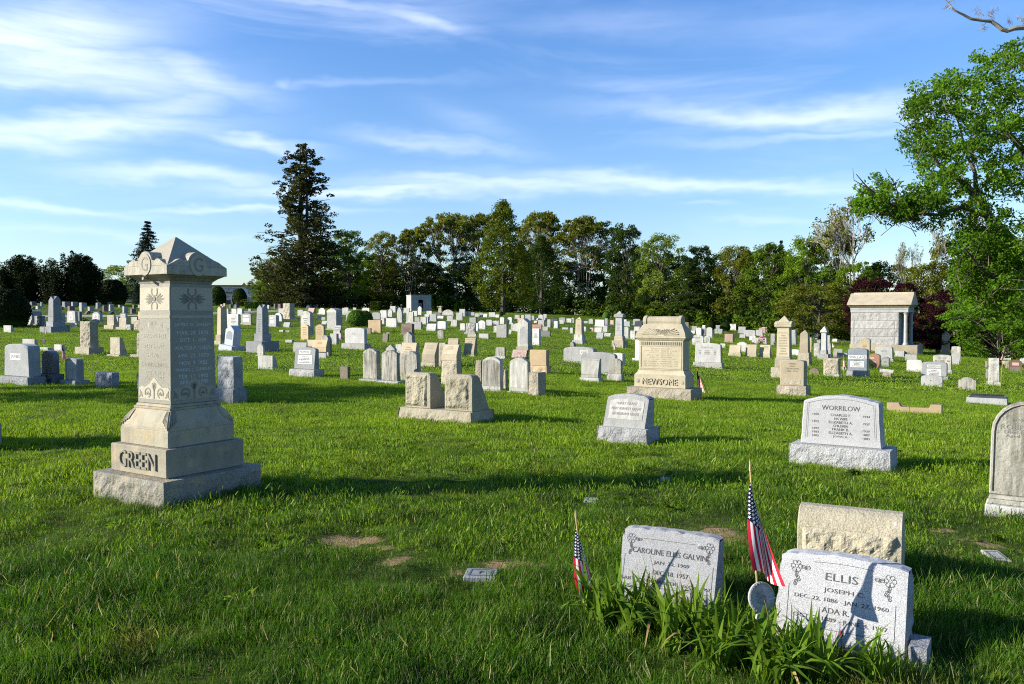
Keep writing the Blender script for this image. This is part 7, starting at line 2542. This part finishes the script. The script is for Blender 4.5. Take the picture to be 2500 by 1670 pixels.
# two near flags
Yf = 3.88
B2 = onground(1866, Yf)
flag(B2, at(1832, 1150, Yf + .02), .43, 'taller flag on a stick between the two near slant markers, tied round itself', seed=5, hoist=.16, side=Vector((.96, -.28, 0)).normalized(), start=.055)
star_holder(onground(1872, Yf - .05), .285, .070, 'pale oval medallion flag holder standing among strap leaves by the taller flag', tiltx=.18, yaw=.35)
Y1 = 4.5
flag(onground(1432, Y1), at(1406, 1262, Y1), .39, 'shorter flag on a leaning stick left of the near slant marker with corner flowers', seed=11, hoist=.15, side=Vector((.97, .24, 0)).normalized(), start=.10, wid=1.15)


def mini(cr, bx, by, tx, ty, label, frac=.6, faded=False, side=1, start=.05, wid=1.0):
    ox, oy, s = CR[cr]
    P = ground(ox + bx / s, oy + by / s)
    T = at(ox + tx / s, oy + ty / s, P.y)
    ln = (T - P).length * frac
    flag(P, T, ln, label, seed=int(bx), res=(13, 10), stars=False, faded=faded, side=Vector((side, -.2, 0)).normalized(), start=start, tip=False, wid=wid)


mini(1, 590, 935, 612, 632, 'faded little flag on a thin pole in front of the leftmost obelisk', .34, True)
mini(1, 862, 1130, 852, 885, 'dark shaded little flag standing behind the shaded curved-top headstone', .8)
mini(1, 800, 640, 800, 480, 'little flag beside the grey headstone right behind the leftmost obelisk', .6, True)
mini(2, 1985, 760, 1955, 545, 'little flag leaning at the white slant headstone left of the big white curved one', .75)
mini(4, 1675, 915, 1668, 730, 'little flag on a thin stick in front of the capped grey pillar', .6, True)
mini(5, 968, 1495, 790, 1108, 'dark drooping flag leaning beside the right end of the wide cream tomb', .72, wid=.9, start=.04)
mini(6, 1085, 1085, 1045, 955, 'little pale flag at the left foot of the bright white pillar', .85, True, -1, wid=1.6)
mini(6, 1290, 1000, 1235, 865, 'little washed-out flag right of the bright white pillar', .6, True, wid=1.5)
mini(6, 1300, 1145, 1345, 1000, 'little dark flag leaning in front of the grey tilted marker', .7, False, -1)
mini(6, 1440, 1425, 1425, 1085, 'little flag with red stripes left of the blue-grey headstone', .5)
mini(7, 1975, 1490, 2035, 955, 'small flag near the top of a long leaning thin pole by the thin tree trunk', .26, False, -1, start=.12, wid=1.4)
for cr, x, y, hh, rr_, lb, mt_ in ((6, 1436, 1425, 130, 34, 'white star-shaped flag holder at the left foot of the blue-grey headstone', 'WB'), (1, 594, 950, 90, 30, 'dark round flag holder on the pole in front of the leftmost obelisk', 'BLACK'),
                                   (2, 1975, 730, 26, 18, 'dark flag holder at the foot of the white slant headstone', 'BLACK'), (4, 1674, 915, 20, 10, 'small metal flag holder under the flag before the capped grey pillar', 'METAL')):
    ox, oy, s = CR[cr]
    P = ground(ox + x / s, oy + y / s)
    m = P.y / F / s
    star_holder(P, hh * m, rr_ * m, lb, mat=mt_, relief=False, tiltx=.1)


# ------------------------------------------------------------------ strap-leaved plants in front of the near markers
def strap_mesh(nm, ln, wd, bend, twist, seed, mat='LF_STRAP'):
    rr = random.Random(seed)
    n = 7
    vs, fs = [], []
    for i in range(n + 1):
        t_ = i / n
        a = bend * t_ ** 1.7
        # arc in the x-z plane
        x = ln * (1 - math.cos(a)) / max(.05, bend) * .9 if bend > .01 else 0
        z = ln * math.sin(a) / max(.05, bend) if bend > .01 else ln * t_
        x, z = ln * t_ * math.sin(a * .6), ln * t_ * math.cos(a * .6)
        w_ = wd * (.55 + .75 * math.sin(PI * min(1, t_ * .8 + .12))) * (1 - t_ ** 5) * .5 + .0004
        tw = twist * t_
        c_, s_ = math.cos(tw), math.sin(tw)
        vs += [(x - w_ * s_, -w_ * c_, z), (x - .18 * w_, 0, z - .0), (x + w_ * s_, w_ * c_, z)]
    for i in range(n):
        for k in range(2):
            fs.append((i * 3 + k, i * 3 + k + 1, i * 3 + k + 4, i * 3 + k + 3))
    me = bpy.data.meshes.new(nm)
    me.from_pydata(vs, [], fs)
    me.materials.append(MATS[mat])
    me.polygons.foreach_set('use_smooth', [True] * len(me.polygons))
    return me


SM = [strap_mesh('leaf', l_, w_, b_, t_, i) for i, (l_, w_, b_, t_) in enumerate([(.24, .017, .4, .3), (.27, .018, .7, -.4), (.22, .016, 1.1, .5), (.29, .015, .2, .2), (.20, .020, 1.6, -.6), (.25, .017, .9, .9), (.17, .015, .5, .1), (.26, .016, 2.3, .4)])]
SD = [strap_mesh('leaf', .20, .013, 2.2, .8, 31, 'LF_DRY'), strap_mesh('leaf', .16, .012, 2.6, -.9, 32, 'LF_DRY')]
rd = random.Random(14)
PL = [(1440, 1500), (1475, 1512), (1510, 1525), (1548, 1535), (1585, 1548), (1622, 1560), (1660, 1570), (1700, 1582), (1735, 1592), (1765, 1602), (1800, 1612), (1835, 1625), (1870, 1634), (1905, 1642), (1940, 1650), (1975, 1660), (2010, 1668),
      (1545, 1560), (1640, 1590), (1780, 1628), (1860, 1655), (1930, 1668), (1600, 1525), (1820, 1590), (1470, 1535), (2155, 1668), (2125, 1675), (1690, 1560), (1745, 1640), (1885, 1672)]
dirs = ['far left end', 'left part', 'middle', 'right part', 'far right end']
plant_order = sorted(range(len(PL)), key=lambda i: PL[i][0])
rank = {i: k for k, i in enumerate(plant_order)}
ORD = ['first', 'second', 'third', 'fourth', 'fifth', 'sixth', 'seventh', 'eighth', 'ninth', 'tenth', 'eleventh', 'twelfth', 'thirteenth', 'fourteenth', 'fifteenth', 'sixteenth', 'seventeenth', 'eighteenth', 'nineteenth', 'twentieth',
       'twenty-first', 'twenty-second', 'twenty-third', 'twenty-fourth', 'twenty-fifth', 'twenty-sixth', 'twenty-seventh', 'twenty-eighth', 'twenty-ninth', 'thirtieth']
for i, (px, py) in enumerate(PL):
    P = ground(px, py)
    if i in (25, 26):
        lb = 'strap-leaved clump at the right foot of the nearest marker, ' + ('the larger one' if i == 25 else 'the smaller one on its left')
    else:
        lb = f'clump of green strap leaves in the foreground flower bed, {ORD[rank[i]]} from the left end'
    root = empty('strap_leaf_plant', P, rd.uniform(0, 6), lb, 'plant', 'strap-leaved plants before the near markers')
    nl = 19 if i not in (26,) else 10
    for k in range(nl):
        o = bpy.data.objects.new('leaf', SM[rd.randrange(len(SM))] if rd.random() > .05 else SD[rd.randrange(2)])
        C.objects.link(o)
        o.parent = root
        a = rd.uniform(0, 2 * PI)
        o.location = (rd.gauss(0, .022), rd.gauss(0, .022), -.01)
        o.rotation_euler = (rd.gauss(0, .15), rd.gauss(.02, .18), a)
        s_ = rd.uniform(.8, 1.4) * (.92 if i > 24 else 1)
        o.scale = (s_, s_ * rd.uniform(.75, 1.15), s_)
    if i in (4, 5, 6, 22, 12):
        for k in range(2):
            hh = rd.uniform(.24, .38)
            MB().tube([(rd.gauss(0, .03), rd.gauss(0, .03), 0), (rd.gauss(0, .03), rd.gauss(0, .03), hh * .6), (rd.gauss(0, .04), rd.gauss(0, .04), hh)], [.0022, .002, .0014], 4).build('dry_stalk', MATS['LF_DRY'], root)
P = ground(2052, 1640)
root = empty('seed_stalk', P, 0, 'single dark red bud on a thin stem before the nearest marker', 'flower')
hb_ = at(2049, 1548, P.y).z - P.z
MB().tube([(0, 0, -.02), (.003, 0, hb_ * .6), (0, 0, hb_)], .0018, 5).build('stem', MATS['LF_MID'], root)
MB().lathe([(.002, hb_ - .016), (.008, hb_ - .009), (.0095, hb_), (.007, hb_ + .010), (.002, hb_ + .016)], 8).build('bud', flat_mat('BUD', (.16, .012, .02), .5, .4, scale=80), root)

# small leafy plants and flowers at the graves
for cr, x, y, wpx, hpx, lf, lb, cat in [(1, 1160, 600, 150, 75, 'LF_DARK', 'dark leafy plants between the two pale panelled headstones at left', 'plant'), (1, 1270, 612, 110, 45, 'LF_MID', 'low leafy plant at the foot of the pale shouldered headstone at left', 'plant'),
                                       (3, 425, 640, 100, 48, 'LF_DARK', 'dark leafy plant at the foot of the salmon-orange headstone', 'plant'), (3, 555, 640, 90, 55, 'LF_MID', 'leafy plant right of the salmon-orange headstone', 'plant'),
                                       (3, 680, 640, 100, 65, 'LF_MID', 'broad-leaved plant left of the reddish brown headstone', 'plant'), (6, 1855, 1300, 70, 130, 'LF_MID', 'small green shrub at the left edge of the russet headstone', 'plant'),
                                       (6, 1940, 1300, 90, 85, 'LF_PUR', 'reddish brown dry shrub before the russet headstone', 'plant'), (7, 1070, 1475, 130, 90, 'LF_DRY', 'dry brownish plant at the right foot of the wide grey two-panelled headstone', 'plant'),
                                       (5, 1665, 790, 110, 85, 'LF_PUR', 'bouquet with pink and dark flowers before the white headstones', 'flowers'), (7, 2265, 1360, 90, 60, 'LF_MID', 'small green plant before the mauve-brown granite headstone', 'plant'),
                                       (3, 2020, 530, 80, 60, 'LF_DARK', 'dark little shrub among the small white headstones in mid lawn', 'plant'), (9, 720, 860, 110, 55, 'LF_DARK', 'dark weeds under the base of the broad headstone', 'weeds'),
                                       (9, 1120, 895, 110, 50, 'LF_YEL', 'pale leafy weed at the right corner of the broad headstone base', 'weeds')]:
    ox, oy, s = CR[cr]
    P = ground(ox + x / s, oy + y / s)
    m = P.y / F / s
    rg = np.random.default_rng(int(x))
    n = 240
    d = rg.normal(size=(n, 3))
    d /= np.linalg.norm(d, axis=1)[:, None]
    d[:, 2] = np.abs(d[:, 2])
    pts = d * rg.uniform(.3, 1, (n, 1)) * np.array([wpx * m / 2, wpx * m / 2 * .7, hpx * m])
    V, Fq = leaf_quads(pts, max(.05, hpx * m * .2), rg, d, .4, .4, .4)
    o = bpy.data.objects.new('low_plant', np_mesh('low_plant', V, Fq, MATS[lf]))
    C.objects.link(o)
    o.location = P
    tag(o, lb, cat, 'small plants at the graves')
    if cat == 'flowers':
        fl = MB()
        for k in range(26):
            p = Vector((rg.normal() * .2, -.1 + rg.normal() * .12, .2 + abs(rg.normal()) * .25))
            n0 = len(fl.V)
            fl.lathe([(.005, -.03), (.06, .01), (.05, .03), (.005, .02)], 6)
            fl.xform(Matrix.Translation(p), n0)
        fo = fl.build('blossoms', flat_mat('PINKFLOWER', (.6, .2, .3), .7, .3), o)
        fo['kind'] = 'stuff'

# ------------------------------------------------------------------ labels of the small far stones, told apart by the landmarks near them
LM = [('the leftmost obelisk', 121, 800), ('the tall tan monument', 445, 765), ('the twin-gabled grey obelisk', 628, 800), ('the rustic stone with the cross', 702, 765), ('the flat-topped hedge', 824, 755), ('the round clipped shrubs', 880, 790),
      ('the square hedge block', 917, 758), ('the small white mausoleum', 1029, 755), ('the tall teardrop evergreen', 1228, 772), ('the tall gothic panelled marble', 1275, 800), ('the pale tan obelisk', 1410, 800), ('the capped grey pillar', 1510, 800),
      ('the wide cream tomb', 1620, 820), ('the twin bright marble tablets', 1717, 810), ('the statue niche stone', 1830, 815), ('the tall cream pillar', 1908, 830), ('the bright white pillar', 2010, 830), ('the columned mausoleum', 2160, 850), ('the cream obelisk tablet', 2312, 850), ('the thin tree trunk', 2470, 850),
      ('the broken-edged pale stone', 1225, 820), ('the salmon-orange headstone', 915, 800)]
byl = {}
for rec in AUTO:
    root, px, py, top, mat, shp = rec
    best = min(LM, key=lambda q: abs(q[1] - px) + 2.2 * abs(q[2] - py))
    dx = px - best[1]
    sidew = 'left of' if dx < -6 else 'right of' if dx > 6 else 'in line with'
    byl.setdefault((best[0], sidew), []).append((abs(dx), py, root, mat, shp))
for (nm, sidew), lst in byl.items():
    lst.sort(key=lambda q: (q[0], q[1]))
    for i, (adx, py, root, mat, shp) in enumerate(lst):
        tone = KINDS.get(mat, 'pale')
        sh = SHAPES.get(shp, 'headstone')
        o = ORD[i] if i < len(ORD) else 'farthest'
        root['label'] = f'small {tone} {sh}, {o} {sidew} {nm}' if i else f'small {tone} {sh}, first {sidew} {nm}'

finish_texts()

# ------------------------------------------------------------------ grass
rg = np.random.default_rng(99)


def clump_mesh(nm, blades, hmin, hmax, wd, spread, seed, mat):
    r = np.random.default_rng(seed)
    V, Fq = [], []
    for i in range(blades):
        x, y = r.normal(0, spread, 2)
        a = r.uniform(0, 2 * PI)
        h = r.uniform(hmin, hmax)
        ln = r.uniform(.15, .75) * h
        w_ = wd * r.uniform(.7, 1.3)
        dx, dy = math.cos(a), math.sin(a)
        px_, py_ = -dy * w_ / 2, dx * w_ / 2
        b = len(V)
        V += [(x - px_, y - py_, -.01), (x + px_, y + py_, -.01), (x + dx * ln * .35 + px_ * .85, y + dy * ln * .35 + py_ * .85, h * .62), (x + dx * ln * .35 - px_ * .85, y + dy * ln * .35 - py_ * .85, h * .62), (x + dx * ln, y + dy * ln, h)]
        Fq += [(b, b + 1, b + 2, b + 3), (b + 3, b + 2, b + 4)]
    me = bpy.data.meshes.new(nm)
    me.from_pydata(V, [], Fq)
    me.materials.append(mat)
    return me


def grass_mat(name, k1, k2, dry, straw, dk):
    gm2 = bpy.data.materials.new(name)
    gm2.use_nodes = True
    nt = gm2.node_tree
    nt.nodes.clear()
    t = NT(nt)
    ge = t.n('ShaderNodeNewGeometry')
    oi = t.n('ShaderNodeObjectInfo')
    P = ge.outputs['Position']
    rnd = t.m('FRACT', t.m('ADD', ge.outputs['Random Per Island'], oi.outputs['Random']))
    c = t.mix(rnd, rgb(*k1), rgb(*k2))
    c = t.mix(t.ramp(t.noise(P, .30, 3), .38, .66, 0, .7), c, rgb(k2[0] * 1.15, k2[1] * 1.05, k2[2]))
    c = t.mix(t.ramp(t.noise(P, 1.9, 5, .7), .47, .64, 0, .85), c, rgb(k1[0] * dk, k1[1] * dk * 1.06, k1[2]))
    c = t.mix(t.ramp(t.noise(P, .9, 4, .65), .56, .74, 0, dry), c, rgb(.17, .155, .035))
    c = t.mix(t.ramp(rnd, straw, 1.0, 0, .85), c, rgb(.38, .32, .15))
    b = t.n('ShaderNodeBsdfPrincipled')
    t.put(b.inputs['Base Color'], c)
    b.inputs['Roughness'].default_value = .5
    b.inputs['Specular IOR Level'].default_value = .15
    tr = t.n('ShaderNodeBsdfTranslucent')
    t.put(tr.inputs[0], t.mix(1.0, c, rgb(1.5, 1.5, .7), 'MULTIPLY'))
    mx = t.n('ShaderNodeMixShader', i0=.38)
    nt.links.new(b.outputs[0], mx.inputs[1])
    nt.links.new(tr.outputs[0], mx.inputs[2])
    o_ = t.n('ShaderNodeOutputMaterial')
    nt.links.new(mx.outputs[0], o_.inputs[0])
    return gm2


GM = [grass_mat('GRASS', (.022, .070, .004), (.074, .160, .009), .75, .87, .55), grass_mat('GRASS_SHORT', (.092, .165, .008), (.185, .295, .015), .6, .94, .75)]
gc = bpy.data.collections.new('grass_clumps')
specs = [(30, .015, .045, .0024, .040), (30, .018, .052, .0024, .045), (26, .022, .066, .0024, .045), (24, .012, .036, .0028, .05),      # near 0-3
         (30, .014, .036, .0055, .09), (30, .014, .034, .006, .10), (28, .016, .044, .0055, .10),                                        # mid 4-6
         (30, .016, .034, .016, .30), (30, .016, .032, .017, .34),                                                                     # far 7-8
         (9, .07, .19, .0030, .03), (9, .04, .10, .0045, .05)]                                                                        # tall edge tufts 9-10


def rosette_mesh(nm, leaves, ln, wd, seed, mat, flat=.35):
    r = np.random.default_rng(seed)
    V, Fq = [], []
    for i in range(leaves):
        a = r.uniform(0, 2 * PI)
        l_ = ln * r.uniform(.6, 1.2)
        dx, dy = math.cos(a), math.sin(a)
        x, y = r.normal(0, ln * .35, 2)
        z = l_ * flat * r.uniform(.4, 1.4)
        b = len(V)
        w_ = wd * r.uniform(.7, 1.3) / 2
        V += [(x, y, .004), (x + dx * l_ * .55 - dy * w_, y + dy * l_ * .55 + dx * w_, z * .8), (x + dx * l_, y + dy * l_, z), (x + dx * l_ * .55 + dy * w_, y + dy * l_ * .55 - dx * w_, z * .8)]
        Fq.append((b, b + 1, b + 2, b + 3))
    me = bpy.data.meshes.new(nm)
    me.from_pydata(V, [], Fq)
    me.materials.append(mat)
    return me


for i, sp_ in enumerate(specs):
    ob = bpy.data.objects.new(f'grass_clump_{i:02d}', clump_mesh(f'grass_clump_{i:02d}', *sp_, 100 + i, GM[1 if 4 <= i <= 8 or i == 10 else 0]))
    gc.objects.link(ob)

for i, a_ in enumerate([(16, .035, .016, 5, MATS['LF_MID']), (9, .07, .022, 6, MATS['LF_MID'], .5), (2, .035, .016, 7, MATS['LF_DRY'], .15)]):
    gc.objects.link(bpy.data.objects.new(f'grass_clump_{11 + i:02d}', rosette_mesh(f'grass_clump_{11 + i:02d}', *a_)))

PX, PY, PK, PS, PT = [], [], [], [], []


def scatter(y0, y1, dens, kinds, smin, smax, margin=1.4):
    area = (y1 ** 2 - y0 ** 2) * .61 * margin
    n = int(area * dens)
    y = np.sqrt(rg.uniform(y0 ** 2, y1 ** 2, n))
    x = rg.uniform(-.61 * margin, .61 * margin, n) * y
    PX.append(x); PY.append(y)
    PK.append(rg.choice(kinds, n))
    PS.append(rg.uniform(smin, smax, n))


def lump(x, y):
    return (np.sin(1.9 * x + 1.1 * y + 1) * np.sin(1.3 * y - .8 * x) + .7 * np.sin(4.3 * x - 2.2 * y) * np.sin(3.7 * y + 1.1 * x + 2) + .5 * np.sin(9 * x + 3 * y) * np.sin(8 * y - 4 * x))


scatter(2.0, 5.5, 640, [0, 1, 2, 2, 3], .75, 1.45, 1.6)
scatter(5.5, 7.5, 520, [0, 1, 2, 3, 4], .7, 1.15, 1.5)
scatter(7.5, 10, 330, [0, 1, 3, 4, 5, 6], .65, 1.1, 1.45)
scatter(10, 24, 130, [4, 5, 6], .8, 1.3)
scatter(24, 60, 16, [7, 8], .75, 1.2)
scatter(60, 118, 2.2, [7, 8], .9, 1.5)
X = np.concatenate(PX); Y = np.concatenate(PY); K_ = np.concatenate(PK); S_ = np.concatenate(PS)
# longer and shorter patches
S_ = S_ * np.where(Y < 14, np.clip(1 + .36 * np.clip(lump(X, Y), -1.3, 1.5), .5, 1.5), 1)
keep = np.ones(len(X), bool)
for (sx, sy, rx, ry), sw in zip(SOIL, SOIL_W):
    q = ((X - sx) / rx) ** 2 + ((Y - sy) / ry) ** 2 + .5 * np.sin(X * 17 + Y * 5) * np.sin(Y * 19 - X * 7)
    keep &= ~((q < sw + .3 * rg.normal(size=len(X))) & (rg.random(len(X)) < .55 + .27 * sw))
    S_ = np.where((q < 2.8), S_ * .72, S_)
for fx, fy, hw, hd, th, yy in FOOT + [(a, b_, c_ + .01, d_ + .01, e_, 0) for a, b_, c_, d_, e_ in FLATS]:
    dx, dy = X - fx, Y - fy
    u = dx * math.cos(th) + dy * math.sin(th)
    v = -dx * math.sin(th) + dy * math.cos(th)
    keep &= ~((np.abs(u) < hw) & (np.abs(v) < hd))
for fx, fy, hw, hd, th in FLATS:
    dx, dy = X - fx, Y - fy
    u = dx * math.cos(th) + dy * math.sin(th)
    v = -dx * math.sin(th) + dy * math.cos(th)
    nr = (np.abs(u) < hw + .09) & (np.abs(v) < hd + .22)
    S_ = np.where(nr, S_ * .55, S_)
nearlane = np.zeros(len(X), bool)
far = np.nonzero(Y > 35)[0]
for ax, ay in LANE_A[::2]:
    nearlane[far] |= ((X[far] - ax) ** 2 + (Y[far] - ay) ** 2) < 1.2 ** 2
keep &= ~nearlane
X, Y, K_, S_ = X[keep], Y[keep], K_[keep], S_[keep]
# tall tufts the mower misses, round the feet of the stones
ex, ey_, ek, es = [], [], [], []
for fx, fy, hw, hd, th, yy in FOOT:
    if yy > 34: continue
    per = 2 * (hw + hd) * 2
    n = int(per * (95 if yy < 8 else 45 if yy < 16 else 22))
    for i in range(n):
        q = rg.uniform(0, 4)
        f = rg.uniform(-1, 1)
        o = .015 + abs(rg.normal(0, .035))
        u, v = [(f * hw, -hd - o), (hw + o, f * hd), (f * hw, hd + o), (-hw - o, f * hd)][int(q)]
        ex.append(fx + u * math.cos(th) - v * math.sin(th))
        ey_.append(fy + u * math.sin(th) + v * math.cos(th))
        ek.append(9 if yy < 9 else 10)
        es.append(rg.uniform(.3, .72) * (1.25 if rg.random() < .1 else 1) * (1.1 if yy > 9 else .85))
n = 4200                     # clover and weeds in patches, a few dead leaves
yy = np.sqrt(rg.uniform(2.2 ** 2, 11 ** 2, n)); xx = rg.uniform(-.66, .66, n) * yy
wd_ = np.sin(1.3 * xx + 2.1 * yy + .6) * np.sin(2.3 * yy - 1.1 * xx + 2) + .4 * np.sin(5 * xx) * np.sin(4 * yy)
ok = wd_ > .35
ok |= rg.random(n) < .08
for fx, fy, hw, hd, th, _y in FOOT + [(a, b_, c_, d_, e_, 0) for a, b_, c_, d_, e_ in FLATS]:
    u_ = (xx - fx) * math.cos(th) + (yy - fy) * math.sin(th)
    v_ = -(xx - fx) * math.sin(th) + (yy - fy) * math.cos(th)
    ok &= ~((np.abs(u_) < hw + .03) & (np.abs(v_) < hd + .03))
xx, yy = xx[ok], yy[ok]
X = np.concatenate([X, xx]); Y = np.concatenate([Y, yy]); K_ = np.concatenate([K_, rg.choice([11, 11, 11, 12, 13], len(xx))]); S_ = np.concatenate([S_, rg.uniform(.6, 1.3, len(xx))])
n = 1300                     # scattered long stalks in the foreground
yy = np.sqrt(rg.uniform(2.4 ** 2, 9 ** 2, n)); xx = rg.uniform(-.65, .65, n) * yy
X = np.concatenate([X, ex, xx]); Y = np.concatenate([Y, ey_, yy]); K_ = np.concatenate([K_, ek, np.full(n, 9)]); S_ = np.concatenate([S_, es, rg.uniform(.25, .6, n)])
Z = g(X, Y)
n = len(X)
me = bpy.data.meshes.new('grass')
me.vertices.add(n)
me.vertices.foreach_set('co', np.stack([X, Y, Z], 1).astype(np.float32).ravel())
a = me.attributes.new('rot', 'FLOAT_VECTOR', 'POINT')
tl = np.where(Y < 9, .26, .10)
rot = np.stack([rg.normal(0, 1, n) * tl, rg.normal(0, 1, n) * tl, rg.uniform(0, 2 * PI, n)], 1).astype(np.float32)
a.data.foreach_set('vector', rot.ravel())
a = me.attributes.new('scl', 'FLOAT', 'POINT')
a.data.foreach_set('value', S_.astype(np.float32))
a = me.attributes.new('pick', 'INT', 'POINT')
a.data.foreach_set('value', K_.astype(np.int32))
grass = bpy.data.objects.new('grass', me)
C.objects.link(grass)
tag(grass, 'short mown green grass covering the whole lawn', 'grass', kind='stuff')
ng = bpy.data.node_groups.new('grass_nodes', 'GeometryNodeTree')
ng.interface.new_socket('Geometry', in_out='INPUT', socket_type='NodeSocketGeometry')
ng.interface.new_socket('Geometry', in_out='OUTPUT', socket_type='NodeSocketGeometry')
gi = ng.nodes.new('NodeGroupInput')
go = ng.nodes.new('NodeGroupOutput')
ip = ng.nodes.new('GeometryNodeInstanceOnPoints')
ci = ng.nodes.new('GeometryNodeCollectionInfo')
ci.inputs['Collection'].default_value = gc
ci.inputs['Separate Children'].default_value = True
ci.inputs['Reset Children'].default_value = True


def named(nm, ty):
    nd = ng.nodes.new('GeometryNodeInputNamedAttribute')
    nd.data_type = ty
    nd.inputs['Name'].default_value = nm
    return nd.outputs['Attribute']


ng.links.new(gi.outputs[0], ip.inputs['Points'])
ng.links.new(ci.outputs[0], ip.inputs['Instance'])
ip.inputs['Pick Instance'].default_value = True
ng.links.new(named('pick', 'INT'), ip.inputs['Instance Index'])
ng.links.new(named('rot', 'FLOAT_VECTOR'), ip.inputs['Rotation'])
ng.links.new(named('scl', 'FLOAT'), ip.inputs['Scale'])
ng.links.new(ip.outputs[0], go.inputs[0])
md = grass.modifiers.new('grass', 'NODES')
md.node_group = ng
